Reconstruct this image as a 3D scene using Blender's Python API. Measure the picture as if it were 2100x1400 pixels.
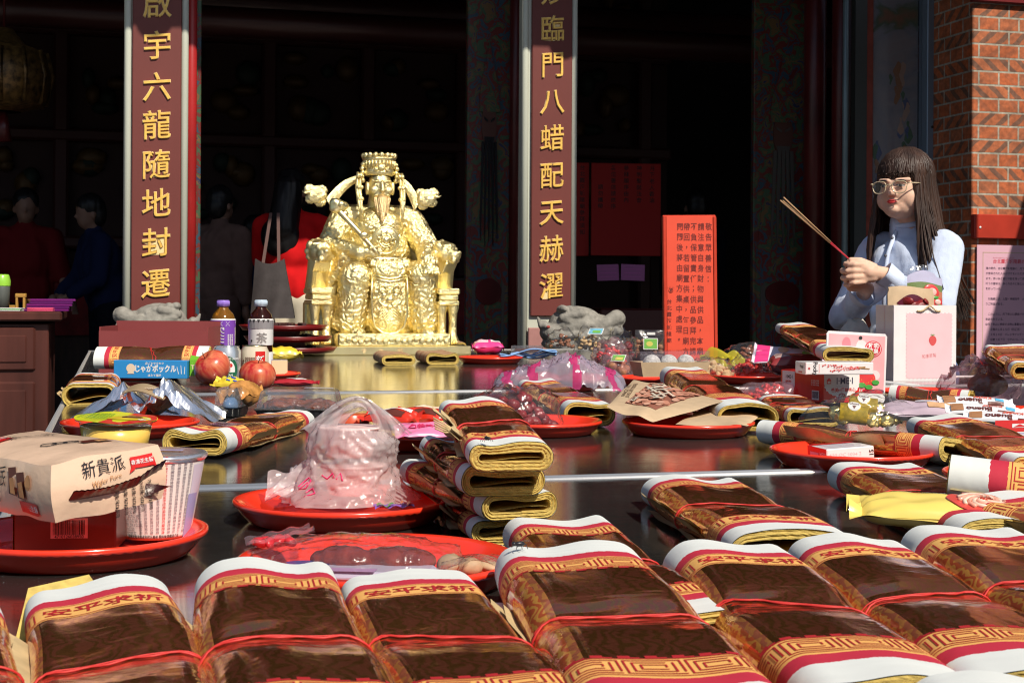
import bpy, bmesh, math, random
from mathutils import Vector, Matrix, noise
R = math.radians
PI = math.pi
sc = bpy.context.scene
for o in list(bpy.data.objects):
    bpy.data.objects.remove(o)

# ------------------------------------------------------------------ camera, sky, sun, exposure
F = 3000.0            # focal length for a picture 2100 wide
H = 0.84              # table height
CZ = 1.10             # camera height
ROLL = R(0.35)
TH = R(15)            # tables and temple front are turned by this much
U = Vector((math.cos(TH), math.sin(TH), 0))
V = Vector((-math.sin(TH), math.cos(TH), 0))
cam = bpy.data.objects.new('camera', bpy.data.cameras.new('camera'))
sc.collection.objects.link(cam)
cam.location = (0, 0, CZ)
cam.rotation_euler = (PI / 2, -ROLL, 0)
cam.data.sensor_width = 36
cam.data.lens = F * 36 / 2100
cam.data.shift_y = -95 / 2100
cam.data.clip_start = 0.02
cam.data.clip_end = 400
cam.data.dof.use_dof = True
cam.data.dof.focus_distance = 2.2
cam.data.dof.aperture_fstop = 36
sc.camera = cam

SUN_EL, SUN_PHI = R(45), R(18)
su, sv, sz = math.cos(SUN_EL) * math.sin(SUN_PHI), -math.cos(SUN_EL) * math.cos(SUN_PHI), math.sin(SUN_EL)
SD = (U * su + V * sv + Vector((0, 0, sz))).normalized()
w = bpy.data.worlds.new('World')
sc.world = w
w.use_nodes = True
nt = w.node_tree
bg = nt.nodes['Background']
sky = nt.nodes.new('ShaderNodeTexSky')
sky.sky_type = 'NISHITA'
sky.sun_disc = False
sky.sun_elevation = SUN_EL
sky.sun_rotation = math.atan2(SD.x, SD.y)
nt.links.new(sky.outputs[0], bg.inputs[0])
bg.inputs[1].default_value = 0.08
sl = bpy.data.lights.new('sun', 'SUN')
sl.energy = 4.3
sl.angle = R(0.5)
sl.color = (1.0, 0.92, 0.79)
so = bpy.data.objects.new('sun', sl)
sc.collection.objects.link(so)
so.rotation_euler = SD.to_track_quat('Z', 'Y').to_euler()
so.location = SD * 20
sc.view_settings.view_transform = 'Standard'
sc.view_settings.look = 'None'
sc.view_settings.exposure = 0.2
sc.view_settings.gamma = 1
sc.cycles.use_denoising = True
sc.cycles.filter_width = 1.1
sc.cycles.max_bounces = 10
sc.cycles.transparent_max_bounces = 24
sc.cycles.caustics_reflective = False
sc.cycles.caustics_refractive = False
sc.cycles.sample_clamp_indirect = 6

# ------------------------------------------------------------------ pixel -> place helpers (2100 x 1400 frame)
def ray(px, py):
    dx, dy = px - 1050, py - 605
    c, s = math.cos(ROLL), math.sin(ROLL)
    return Vector((dx * c + dy * s, F, dx * s - dy * c))
def at(px, py, h=0.0):            # point on a level h above the table top
    d = ray(px, py)
    t = (H + h - CZ) / d.z
    return Vector((0, 0, CZ)) + d * t
def atY(px, py, Y):
    d = ray(px, py)
    return Vector((0, 0, CZ)) + d * (Y / F)
def fac(px, py, v):               # (u, z) on the upright plane v = const
    d = ray(px, py)
    p = Vector((0, 0, CZ)) + d * (v / V.dot(d))
    return U.dot(p), p.z

# ------------------------------------------------------------------ mesh builder
class MB:
    def __init__(s):
        s.v, s.f, s.m, s.s, s.u = [], [], [], [], {}
    def add(s, vs, fs, mi=0, sm=True, M=None, uv=None):
        o = len(s.v)
        if M is None:
            s.v += [tuple(p) for p in vs]
        else:
            s.v += [tuple(M @ Vector(p)) for p in vs]
        s.f += [tuple(i + o for i in f) for f in fs]
        s.m += [mi] * len(fs)
        s.s += [sm] * len(fs)
        if uv:
            for i, t in enumerate(uv):
                s.u[o + i] = t
    def grid(s, fn, nu, nv, cu=False, cv=False, mi=0, sm=True, M=None, uvf=None):
        vs, uv = [], []
        for i in range(nu):
            a = i / (nu if cu else nu - 1)
            for j in range(nv):
                b = j / (nv if cv else nv - 1)
                vs.append(fn(a, b))
                if uvf: uv.append(uvf(a, b))
        fs = []
        for i in range(nu if cu else nu - 1):
            for j in range(nv if cv else nv - 1):
                i2, j2 = (i + 1) % nu, (j + 1) % nv
                fs.append((i * nv + j, i2 * nv + j, i2 * nv + j2, i * nv + j2))
        s.add(vs, fs, mi, sm, M, uv or None)
    def box(s, c, d, mi=0, M=None, ch=0.0, rz=0.0):
        hx, hy, hz = d[0] / 2, d[1] / 2, d[2] / 2
        ch = min(ch, hx * .9, hy * .9, hz * .9)
        T = Matrix.Translation(c) @ Matrix.Rotation(rz, 4, 'Z')
        if M is not None: T = M @ T
        if ch <= 0:
            vs = [(x * hx, y * hy, z * hz) for x in (-1, 1) for y in (-1, 1) for z in (-1, 1)]
            fs = [(0, 1, 3, 2), (4, 6, 7, 5), (0, 4, 5, 1), (2, 3, 7, 6), (0, 2, 6, 4), (1, 5, 7, 3)]
            s.add(vs, fs, mi, False, T)
            return
        vs, ix = [], {}
        for x in (-1, 1):
            for y in (-1, 1):
                for z in (-1, 1):
                    for k in range(3):
                        p = [x * hx, y * hy, z * hz]
                        for q in range(3):
                            if q != k: p[q] -= (x, y, z)[q] * ch
                        ix[(x, y, z, k)] = len(vs)
                        vs.append(p)
        fs = []
        for k in range(3):
            a, b = [q for q in range(3) if q != k]
            for sg in (-1, 1):
                loop = []
                for sa, sb in ((-1, -1), (1, -1), (1, 1), (-1, 1)):
                    t = [0, 0, 0]; t[k] = sg; t[a] = sa; t[b] = sb
                    loop.append(ix[(t[0], t[1], t[2], k)])
                fs.append(tuple(loop))
            for sa in (-1, 1):
                for sb in (-1, 1):
                    t = [0, 0, 0]; t[a] = sa; t[b] = sb
                    t0, t1 = t[:], t[:]
                    t0[k] = -1; t1[k] = 1
                    fs.append((ix[(*t0, a)], ix[(*t1, a)], ix[(*t1, b)], ix[(*t0, b)]))
        for x in (-1, 1):
            for y in (-1, 1):
                for z in (-1, 1):
                    fs.append((ix[(x, y, z, 0)], ix[(x, y, z, 1)], ix[(x, y, z, 2)]))
        s.add(vs, fs, mi, False, T)
    def lathe(s, prof, n=48, mi=0, M=None, sm=True, sq=1.0):
        s.grid(lambda a, b: (0, 0, 0), 2, 2) if False else None
        vs, fs = [], []
        for r, z in prof:
            for i in range(n):
                t = 2 * PI * i / n
                vs.append((r * math.cos(t), r * math.sin(t) * sq, z))
        for k in range(len(prof) - 1):
            for i in range(n):
                j = (i + 1) % n
                fs.append((k * n + i, k * n + j, (k + 1) * n + j, (k + 1) * n + i))
        s.add(vs, fs, mi, sm, M)
    def disc(s, c, r, n=32, mi=0, M=None, sq=1.0):
        s.add([(c[0] + r * math.cos(2 * PI * i / n), c[1] + r * sq * math.sin(2 * PI * i / n), c[2]) for i in range(n)], [tuple(range(n))], mi, False, M)
    def tube(s, pts, r, n=8, closed=False, mi=0, M=None, cap=True):
        pts = [Vector(p) for p in pts]
        N = len(pts)
        rr = r if isinstance(r, (list, tuple)) else [r] * N
        vs, fs = [], []
        up = Vector((0, 0, 1))
        for i, p in enumerate(pts):
            a = pts[(i - 1) % N] if (closed or i > 0) else p
            b = pts[(i + 1) % N] if (closed or i < N - 1) else p
            d = (b - a)
            d = d.normalized() if d.length > 1e-9 else Vector((0, 1, 0))
            x = d.cross(up)
            if x.length < 1e-3: x = d.cross(Vector((1, 0, 0)))
            x.normalize()
            y = x.cross(d).normalized()
            for k in range(n):
                t = 2 * PI * k / n
                vs.append(p + (x * math.cos(t) + y * math.sin(t)) * rr[i])
        for i in range(N if closed else N - 1):
            j = (i + 1) % N
            for k in range(n):
                l = (k + 1) % n
                fs.append((i * n + k, i * n + l, j * n + l, j * n + k))
        if cap and not closed:
            fs.append(tuple(range(n)))
            fs.append(tuple((N - 1) * n + k for k in range(n)))
        s.add(vs, fs, mi, True, M)
    def ell(s, c, r, mi=0, rot=None, nu=18, nv=12, M=None, fn=None):
        T = Matrix.Translation(c)
        if rot: T = T @ Matrix.Rotation(rot[2], 4, 'Z') @ Matrix.Rotation(rot[1], 4, 'Y') @ Matrix.Rotation(rot[0], 4, 'X')
        if M is not None: T = M @ T
        vs = [(0, 0, r[2])]
        for j in range(1, nv):
            p = PI * j / nv
            for i in range(nu):
                t = 2 * PI * i / nu
                q = Vector((math.sin(p) * math.cos(t), math.sin(p) * math.sin(t), math.cos(p)))
                k = fn(q) if fn else 1
                vs.append((q.x * r[0] * k, q.y * r[1] * k, q.z * r[2] * k))
        vs.append((0, 0, -r[2]))
        fs = []
        for i in range(nu):
            fs.append((0, 1 + i, 1 + (i + 1) % nu))
            L = 1 + (nv - 2) * nu
            fs.append((len(vs) - 1, L + (i + 1) % nu, L + i))
        for j in range(nv - 2):
            for i in range(nu):
                i2 = (i + 1) % nu
                fs.append((1 + j * nu + i, 1 + (j + 1) * nu + i, 1 + (j + 1) * nu + i2, 1 + j * nu + i2))
        s.add(vs, fs, mi, True, T)
    def cap(s, p0, p1, r0, r1, mi=0, n=14, M=None):
        p0, p1 = Vector(p0), Vector(p1)
        s.ell(p0, (r0,) * 3, mi, None, n, 8, M)
        s.ell(p1, (r1,) * 3, mi, None, n, 8, M)
        s.tube([p0, p1], [r0, r1], n, False, mi, M)
    def map2(s, vs2, fs, fn, mi=0, sm=False):
        s.add([fn(p[0], p[1]) for p in vs2], fs, mi, sm)
    def text(s, txt, size, fn, mi=0, bold=0.0, ax='CENTER', x=0.0, y=0.0, rot=0.0, sx=1.0):
        vs, fs = glyphs(txt, bold, ax)
        c, q = math.cos(rot), math.sin(rot)
        out = []
        for a, b in vs:
            a, b = a * size * sx, b * size
            out.append(fn(x + a * c - b * q, y + a * q + b * c))
        s.add(out, fs, mi, False)
    def poly(s, pts, fn, mi=0):
        s.add([fn(p[0], p[1]) for p in pts], [tuple(range(len(pts)))], mi, False)
    def rect(s, x0, y0, x1, y1, fn, mi=0, nx=1, ny=1):
        s.grid(lambda a, b: fn(x0 + (x1 - x0) * a, y0 + (y1 - y0) * b), nx + 1, ny + 1, mi=mi, sm=False)
    def build(s, name, mats, parent=None, rc=True, loc=None, rz=None):
        me = bpy.data.meshes.new(name)
        me.from_pydata(s.v, [], s.f)
        for m in (mats if isinstance(mats, (list, tuple)) else [mats]):
            me.materials.append(m)
        me.polygons.foreach_set('material_index', s.m)
        me.polygons.foreach_set('use_smooth', s.s)
        if s.u:
            ul = me.uv_layers.new(name='UVMap')
            li = [0] * len(me.loops)
            me.loops.foreach_get('vertex_index', li)
            flat = []
            for i in li:
                flat += s.u.get(i, (0, 0))
            ul.data.foreach_set('uv', flat)
        if rc:
            bm = bmesh.new()
            bm.from_mesh(me)
            bmesh.ops.recalc_face_normals(bm, faces=bm.faces)
            bm.to_mesh(me)
            bm.free()
        me.update()
        o = bpy.data.objects.new(name, me)
        sc.collection.objects.link(o)
        if parent: o.parent = parent
        if loc is not None: o.location = loc
        if rz is not None: o.rotation_euler = (0, 0, rz)
        return o

_gc = {}
def glyphs(txt, bold=0.0, ax='CENTER'):
    k = (txt, bold, ax)
    if k in _gc: return _gc[k]
    cu = bpy.data.curves.new('glyph', 'FONT')
    cu.body = txt
    cu.size = 1
    cu.align_x = ax
    cu.align_y = 'CENTER'
    cu.offset = bold
    cu.resolution_u = 3
    ob = bpy.data.objects.new('glyph', cu)
    sc.collection.objects.link(ob)
    bpy.context.view_layer.update()
    dg = bpy.context.evaluated_depsgraph_get()
    me = ob.evaluated_get(dg).to_mesh()
    me.calc_loop_triangles()
    vs = [(v.co.x, v.co.y) for v in me.vertices]
    fs = [tuple(t.vertices) for t in me.loop_triangles]
    if vs and len(txt) == 1:
        x0, x1 = min(p[0] for p in vs), max(p[0] for p in vs)
        y0, y1 = min(p[1] for p in vs), max(p[1] for p in vs)
        vs = [(p[0] - (x0 + x1) / 2, p[1] - (y0 + y1) / 2) for p in vs]
    ob.evaluated_get(dg).to_mesh_clear()
    bpy.data.objects.remove(ob)
    bpy.data.curves.remove(cu)
    _gc[k] = (vs, fs)
    return _gc[k]

def plane(o, X, Y, eps=0.0006):
    o, X, Y = Vector(o), Vector(X), Vector(Y)
    N = X.cross(Y).normalized() * eps
    return lambda x, y: o + X * x + Y * y + N

def blob(name, prims, voxel, mats, parent=None, smooth=4, disp=None):
    mb = MB()
    for p in prims:
        if p[0] == 'c': mb.cap(p[1], p[2], p[3], p[4])
        elif p[0] == 'e': mb.ell(p[1], p[2], 0, p[3] if len(p) > 3 else None, 22, 14)
        elif p[0] == 'b': mb.box(p[1], p[2], 0, None, p[3] if len(p) > 3 else 0)
        elif p[0] == 'm': p[1](mb)
    o = mb.build(name, mats, parent)
    m = o.modifiers.new('r', 'REMESH')
    m.mode = 'VOXEL'
    m.voxel_size = voxel
    if smooth:
        m2 = o.modifiers.new('s', 'SMOOTH')
        m2.factor = 0.5
        m2.iterations = smooth
    bpy.context.view_layer.update()
    dg = bpy.context.evaluated_depsgraph_get()
    me = bpy.data.meshes.new_from_object(o.evaluated_get(dg))
    o.modifiers.clear()
    o.data = me
    me.name = name
    if not me.materials:
        for q in (mats if isinstance(mats, (list, tuple)) else [mats]): me.materials.append(q)
    me.polygons.foreach_set('use_smooth', [True] * len(me.polygons))
    if disp:
        co = [(v.co.copy(), v.normal.copy()) for v in me.vertices]
        for v, (c, n) in zip(me.vertices, co):
            v.co = c + n * disp(c, n)
        me.update()
    return o

def tag(o, label=None, cat=None, group=None, kind=None):
    if label: o['label'] = label
    if cat: o['category'] = cat
    if group: o['group'] = group
    if kind: o['kind'] = kind
    return o
def thing(name, label, cat, loc=(0, 0, 0), rz=0.0, group=None, M=None):
    o = bpy.data.objects.new(name, None)
    o.empty_display_size = 0.02
    sc.collection.objects.link(o)
    if M is not None:
        o.location = M.to_translation()
        o.rotation_euler = M.to_euler()
    else:
        o.location = loc
        o.rotation_euler = (0, 0, rz)
    return tag(o, label, cat, group)

# ------------------------------------------------------------------ materials
_mc = {}
def mat(name, col=(.5, .5, .5), rough=.5, metal=0.0, var=0.0, vs=30, bump=0.0, bs=200, coat=0.0, trans=0.0, ior=1.45, sss=0.0, spec=None, rvar=0.0, stretch=(1, 1, 1), sheen=0.0):
    if name in _mc: return _mc[name]
    m = bpy.data.materials.new(name)
    m.use_nodes = True
    n, l = m.node_tree.nodes, m.node_tree.links
    b = n['Principled BSDF']
    b.inputs['Base Color'].default_value = (*col, 1)
    b.inputs['Roughness'].default_value = rough
    b.inputs['Metallic'].default_value = metal
    b.inputs['Coat Weight'].default_value = coat
    b.inputs['Coat Roughness'].default_value = .08
    b.inputs['Transmission Weight'].default_value = trans
    b.inputs['IOR'].default_value = ior
    if spec is not None: b.inputs['Specular IOR Level'].default_value = spec
    if sheen: b.inputs['Sheen Weight'].default_value = sheen
    if sss:
        b.inputs['Subsurface Weight'].default_value = sss
        b.inputs['Subsurface Radius'].default_value = (.012, .005, .003)
        b.inputs['Subsurface Scale'].default_value = .5
    if var or bump or rvar:
        tc = n.new('ShaderNodeTexCoord')
        mp = n.new('ShaderNodeMapping')
        mp.inputs['Scale'].default_value = stretch
        l.new(tc.outputs['Object'], mp.inputs[0])
    if var or rvar:
        t = n.new('ShaderNodeTexNoise')
        t.inputs['Scale'].default_value = vs
        t.inputs['Detail'].default_value = 5
        l.new(mp.outputs[0], t.inputs['Vector'])
    if var:
        r = n.new('ShaderNodeValToRGB')
        r.color_ramp.elements[0].position = .3
        r.color_ramp.elements[1].position = .7
        r.color_ramp.elements[0].color = (*[c * (1 - var) for c in col], 1)
        r.color_ramp.elements[1].color = (*[min(1, c * (1 + var)) for c in col], 1)
        l.new(t.outputs[0], r.inputs[0])
        l.new(r.outputs[0], b.inputs['Base Color'])
    if rvar:
        mr = n.new('ShaderNodeMapRange')
        mr.inputs[1].default_value, mr.inputs[2].default_value = .3, .7
        mr.inputs[3].default_value, mr.inputs[4].default_value = max(.02, rough - rvar), rough + rvar
        l.new(t.outputs[0], mr.inputs[0])
        l.new(mr.outputs[0], b.inputs['Roughness'])
    if bump:
        t2 = n.new('ShaderNodeTexNoise')
        t2.inputs['Scale'].default_value = bs
        t2.inputs['Detail'].default_value = 4
        l.new(mp.outputs[0], t2.inputs['Vector'])
        bp = n.new('ShaderNodeBump')
        bp.inputs['Strength'].default_value = bump
        bp.inputs['Distance'].default_value = .004
        l.new(t2.outputs[0], bp.inputs['Height'])
        l.new(bp.outputs[0], b.inputs['Normal'])
    _mc[name] = m
    return m

def film(name, tint=(1, 1, 1), milk=.05, mcol=(.9, .9, .9), rough=.06, refl=1.0, bump=.3, bs=60):
    if name in _mc: return _mc[name]
    m = bpy.data.materials.new(name)
    m.use_nodes = True
    n, l = m.node_tree.nodes, m.node_tree.links
    n.remove(n['Principled BSDF'])
    out = n['Material Output']
    tr = n.new('ShaderNodeBsdfTransparent'); tr.inputs[0].default_value = (*tint, 1)
    df = n.new('ShaderNodeBsdfDiffuse'); df.inputs[0].default_value = (*mcol, 1)
    tl = n.new('ShaderNodeBsdfTranslucent'); tl.inputs[0].default_value = (*mcol, 1)
    m1 = n.new('ShaderNodeMixShader'); m1.inputs[0].default_value = .5
    l.new(df.outputs[0], m1.inputs[1]); l.new(tl.outputs[0], m1.inputs[2])
    m2 = n.new('ShaderNodeMixShader'); m2.inputs[0].default_value = milk
    l.new(tr.outputs[0], m2.inputs[1]); l.new(m1.outputs[0], m2.inputs[2])
    fr = n.new('ShaderNodeLayerWeight'); fr.inputs[0].default_value = .5
    pw = n.new('ShaderNodeMath'); pw.operation = 'POWER'; pw.inputs[1].default_value = 4.0
    l.new(fr.outputs['Facing'], pw.inputs[0])
    mul = n.new('ShaderNodeMath'); mul.operation = 'MULTIPLY_ADD'; mul.inputs[1].default_value = .75; mul.inputs[2].default_value = .045 * refl; mul.use_clamp = True
    l.new(pw.outputs[0], mul.inputs[0])
    gl = n.new('ShaderNodeBsdfGlossy'); gl.inputs['Roughness'].default_value = rough
    tc = n.new('ShaderNodeTexCoord')
    t2 = n.new('ShaderNodeTexNoise'); t2.inputs['Scale'].default_value = bs; t2.inputs['Detail'].default_value = 3
    l.new(tc.outputs['Object'], t2.inputs['Vector'])
    bp = n.new('ShaderNodeBump'); bp.inputs['Strength'].default_value = bump; bp.inputs['Distance'].default_value = .01
    l.new(t2.outputs[0], bp.inputs['Height']); l.new(bp.outputs[0], gl.inputs['Normal'])
    l.new(bp.outputs[0], fr.inputs['Normal'])
    m3 = n.new('ShaderNodeMixShader')
    l.new(mul.outputs[0], m3.inputs[0]); l.new(m2.outputs[0], m3.inputs[1]); l.new(gl.outputs[0], m3.inputs[2])
    l.new(m3.outputs[0], out.inputs[0])
    _mc[name] = m
    return m

def nz(p, s=1.0, seed=0.0):
    return noise.noise(Vector((p[0] * s + seed * 7.13, p[1] * s - seed * 3.7, (p[2] if len(p) > 2 else 0) * s + seed)))
# ------------------------------------------------------------------ setting: courtyard, tables, temple, brick wall
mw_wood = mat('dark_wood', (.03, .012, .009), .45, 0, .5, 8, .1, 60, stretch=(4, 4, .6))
mw_void = mat('near_black_wall', (.012, .009, .008), .8, 0, .5, 3)  # near-black base: the hall's darkness is partly put into this colour
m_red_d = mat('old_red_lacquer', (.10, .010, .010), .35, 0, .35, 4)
m_pillar = mat('pale_stone', (.60, .62, .52), .42, 0, .12, 3, .08, 80, stretch=(1, 1, .2))
m_board = mat('maroon_board', (.155, .033, .026), .5, 0, .10, 1.5)
m_goldp = mat('gold_leaf_paint', (.95, .56, .12), .34, .15, .15, 40, .15, 150)
m_floor = mat('granite_paving', (.16, .155, .15), .7, 0, .25, 6, .1, 50)

mb = MB()
mb.grid(lambda a, b: (-60 + 120 * a, -60 + 120 * b, 0), 2, 2, sm=False)
tag(mb.build('courtyard_ground', m_floor), kind='structure')
mb = MB()
mb.box((1, 10.6, .09), (13, 6.6, .19), 0, ch=.01)
o = mb.build('temple_floor', mat('dark_floor', (.03, .028, .027), .35, 0, .3, 3), rz=TH)
tag(o, kind='structure')

# steel
def steel(name, rough, dust=True):
    m = mat(name, (.50, .49, .47), rough, 1.0, 0, 30, .02, 400, rvar=.03)
    n, l = m.node_tree.nodes, m.node_tree.links
    b = n['Principled BSDF']
    tc = n.new('ShaderNodeTexCoord')
    mp = n.new('ShaderNodeMapping'); mp.inputs['Scale'].default_value = (3, 260, 1)
    l.new(tc.outputs['Object'], mp.inputs[0])
    t = n.new('ShaderNodeTexNoise'); t.inputs['Scale'].default_value = 3
    l.new(mp.outputs[0], t.inputs['Vector'])
    bp = n.new('ShaderNodeBump'); bp.inputs['Strength'].default_value = .04; bp.inputs['Distance'].default_value = .002
    l.new(t.outputs[0], bp.inputs['Height']); l.new(bp.outputs[0], b.inputs['Normal'])
    if dust:
        vo = n.new('ShaderNodeTexVoronoi'); vo.inputs['Scale'].default_value = 190
        l.new(tc.outputs['Object'], vo.inputs['Vector'])
        r = n.new('ShaderNodeMath'); r.operation = 'LESS_THAN'; r.inputs[1].default_value = .085
        l.new(vo.outputs['Distance'], r.inputs[0])
        ns = n.new('ShaderNodeTexNoise'); ns.inputs['Scale'].default_value = 5; ns.inputs['Detail'].default_value = 3
        l.new(tc.outputs['Object'], ns.inputs['Vector'])
        g = n.new('ShaderNodeMath'); g.operation = 'GREATER_THAN'; g.inputs[1].default_value = .52
        l.new(ns.outputs[0], g.inputs[0])
        mu = n.new('ShaderNodeMath'); mu.operation = 'MULTIPLY'
        l.new(r.outputs[0], mu.inputs[0]); l.new(g.outputs[0], mu.inputs[1])
        # a thin film of dust keeps part of the steel dull
        ad = n.new('ShaderNodeMath'); ad.operation = 'MAXIMUM'
        fl = n.new('ShaderNodeMapRange'); fl.inputs[3].default_value, fl.inputs[4].default_value = .02, .09
        l.new(ns.outputs[0], fl.inputs[0])
        l.new(fl.outputs[0], ad.inputs[1]); l.new(mu.outputs[0], ad.inputs[0])
        dd = n.new('ShaderNodeBsdfDiffuse'); dd.inputs[0].default_value = (.40, .38, .36, 1)
        mx = n.new('ShaderNodeMixShader')
        sfac = n.new('ShaderNodeMath'); sfac.operation = 'MULTIPLY'; sfac.inputs[1].default_value = .6
        l.new(ad.outputs[0], sfac.inputs[0])
        l.new(sfac.outputs[0], mx.inputs[0])
        l.new(b.outputs[0], mx.inputs[1]); l.new(dd.outputs[0], mx.inputs[2])
        l.new(mx.outputs[0], n['Material Output'].inputs[0])
    return m
m_steel = steel('brushed_steel', .09)
m_trim = mat('steel_trim', (.92, .90, .86), .55, 1.0, 0, 30, .05, 300)

def table(label, u0, u1, v0, v1):
    t = thing('steel_table', label, 'table', U * u0 + V * v0, TH, 'stainless steel offering tables')
    du, dv = u1 - u0, v1 - v0
    mb = MB()
    mb.box((du / 2, dv / 2, H - .02), (du - .028, dv - .028, .04), 0)
    mb.build('tabletop', m_steel, t)
    mb = MB()
    r = .007
    for a, b in (((0, r), (du, r)), ((0, dv - r), (du, dv - r)), ((r, 0), (r, dv)), ((du - r, 0), (du - r, dv))):
        mb.tube([(a[0], a[1], H - .0035), (b[0], b[1], H - .0035)], r, 12)
        c = ((a[0] + b[0]) / 2, (a[1] + b[1]) / 2, H - .028)
        mb.box(c, (max(abs(b[0] - a[0]), .012), max(abs(b[1] - a[1]), .012), .045), 0)
    mb.build('edge_trim', m_trim, t)
    for x in (.08, du - .08):
        for y in (.08, dv - .08):
            mb = MB()
            mb.tube([(x, y, 0), (x, y, H - .04)], .02, 14)
            mb.build('leg', m_trim, t)
    return t
V1, V2 = 1.994, 3.846
UL = -.135
table('near stainless steel table crowded with folded gold paper bundles along its front', UL, 3.1, V1 - 1.85, V1)
table('middle stainless steel table between the two bright steel seams', UL, 3.1, V1 + .001, V2)
table('far stainless steel table carrying the gold statue', UL, 2.28, V2 + .001, 6.75)
table('small steel table under the pink gift bag', 2.281, 3.1, V2 + .001, V2 + .46)

# ------------------------------------------------------------------ temple
VF = 7.8
hall = thing('temple_hall', 'dark open temple hall with painted doors behind the golden statue', 'temple', (0, 0, 0), TH)
def hpart(name, fill, mats):
    mb = MB()
    fill(mb)
    return mb.build(name, mats, hall)
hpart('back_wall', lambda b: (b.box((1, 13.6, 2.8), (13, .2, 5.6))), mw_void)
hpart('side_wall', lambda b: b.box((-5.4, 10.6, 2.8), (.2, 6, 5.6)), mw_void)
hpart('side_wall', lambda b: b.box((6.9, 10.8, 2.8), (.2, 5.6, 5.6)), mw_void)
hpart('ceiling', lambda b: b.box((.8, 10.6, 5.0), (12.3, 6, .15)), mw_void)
# lintel and upper front
def lint(b):
    b.box((.4, VF + .62, 4.1), (11.4, .3, 1.6), 0, ch=.02)
    b.box((.4, VF + .60, 3.16), (11.4, .22, .24), 1, ch=.05)
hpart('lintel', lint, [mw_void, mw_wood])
# inner beams that barely show in the dark
for v_, z_, r_ in ((9.6, 2.85, .10), (11.2, 3.3, .12)):
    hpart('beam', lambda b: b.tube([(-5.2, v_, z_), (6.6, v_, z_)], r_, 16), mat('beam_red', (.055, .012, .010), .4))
# altar screen and red-clothed altar deep in the dark
m_screen = painted_screen = None
def screen(b):
    b.box((1.2, 12.3, 2.2), (7.0, .12, 3.9), 0)
    for i in range(9):
        b.box((-2.1 + .82 * i, 12.2, 2.2), (.12, .16, 3.9), 1, ch=.02)
    for k in range(3): b.box((1.2, 12.18, 1.5 + .85 * k), (7.0, .14, .10), 1, ch=.02)
    rs = random.Random(6)
    for i in range(8):
        for k in range(3):
            for q in range(7): b.ell((-1.69 + .82 * i + rs.uniform(-.24, .24), 12.2, 1.95 + .85 * k + rs.uniform(-.26, .26)), (rs.uniform(.05, .13), .08, rs.uniform(.05, .12)), 2 + q % 2, nu=10, nv=7)
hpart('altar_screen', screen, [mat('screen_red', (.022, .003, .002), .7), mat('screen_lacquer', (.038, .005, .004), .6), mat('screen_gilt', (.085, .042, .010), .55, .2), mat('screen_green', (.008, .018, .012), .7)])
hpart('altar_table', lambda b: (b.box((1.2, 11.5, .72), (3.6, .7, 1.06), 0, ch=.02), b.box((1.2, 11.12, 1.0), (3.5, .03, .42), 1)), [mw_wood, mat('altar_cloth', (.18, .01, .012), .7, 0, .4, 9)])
# roof with scalloped eave of tile ends (its shadow crosses the couplet boards)
VE = 6.3
def zsh(zw, vw=VF):            # eave height whose shadow falls at zw on plane vw
    return zw + (vw - VE) * sz / -sv
ush = (VF - VE) * su / -sv      # the shadow lies this much to the left
ZE = zsh(2.5)
def eave(b):
    b.grid(lambda a, c: (-6 + 11.2 * a, VE + (9.8 - VE) * c, ZE + .10 + 1.9 * c + .25 * c * c), 40, 12)
    b.grid(lambda a, c: (-6 + 11.2 * a, VE + (9.8 - VE) * c, ZE + 1.9 * c + .25 * c * c), 40, 12)
    b.box((-.4, VE, ZE + .06), (11.2, .04, .13))
    b.box((-.4, VE + 1.0, ZE + .62), (11.2, .3, .2))
roof = hpart('roof', eave, mat('roof_tile', (.17, .045, .02), .5, 0, .3, 6, .3, 30))
uk0, uk1 = fac(1190, 350, 7.7)[0] + .75, fac(1992, 350, 7.25)[0] + .57
hpart('added_shade_board', lambda b: b.box(((uk0 + uk1) / 2, 5.5, 3.85), (uk1 - uk0, .05, 2.2), 0, ch=.01), mw_wood)  # unseen board, added to keep the right bay out of the sun
ub1 = fac(318, 75, VF)[0] + ush
ub2 = fac(1160, 118, VF)[0] + ush
def lantern(u_, z_, label):
    t = thing('hanging_lantern', label, 'lantern', U * u_ + V * (VE + .02) + Vector((0, 0, ZE - .15 + z_)), TH, 'round lanterns under the eave')
    b = MB(); b.ell((0, 0, .03), (.105, .105, .095), nu=24)
    b.build('paper_globe', mat('lantern_red', (.5, .03, .02), .6), t)
    b = MB(); b.tube([(0, 0, .12), (0, 0, .2)], .006, 6); b.lathe([(.05, .12), (.05, .14), (0, .14)], 16)
    b.build('cap', m_goldp, t)
t_ = thing('palace_lantern', 'large gilt palace lantern hanging in the dark at the upper left', 'lantern', atY(8, 175, 8.8), TH)
b = MB(); b.lathe([(.10, -.16), (.24, -.12), (.28, .05), (.24, .20), (.12, .25), (.05, .34), (0, .35)], 12)
for i in range(12):
    a = i * PI / 6; b.tube([(.245 * math.cos(a), .245 * math.sin(a), -.12), (.285 * math.cos(a), .285 * math.sin(a), .05), (.245 * math.cos(a), .245 * math.sin(a), .20)], .014, 6)
b.build('lantern_body', mat('dull_gilt', (.13, .07, .02), .45, .3, .8, 30), t_)
b = MB(); b.tube([(0, 0, .3), (0, 0, 1.6)], .008, 6); b.tube([(0, 0, -.16), (0, 0, -.34)], [.02, .05], 10); b.build('chain_and_tassel', m_red_d, t_)
lantern(ub1, .15, 'round red lantern under the eave above the left couplet board')
lantern(ub2, .15, 'round red lantern under the eave above the right couplet board')

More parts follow.
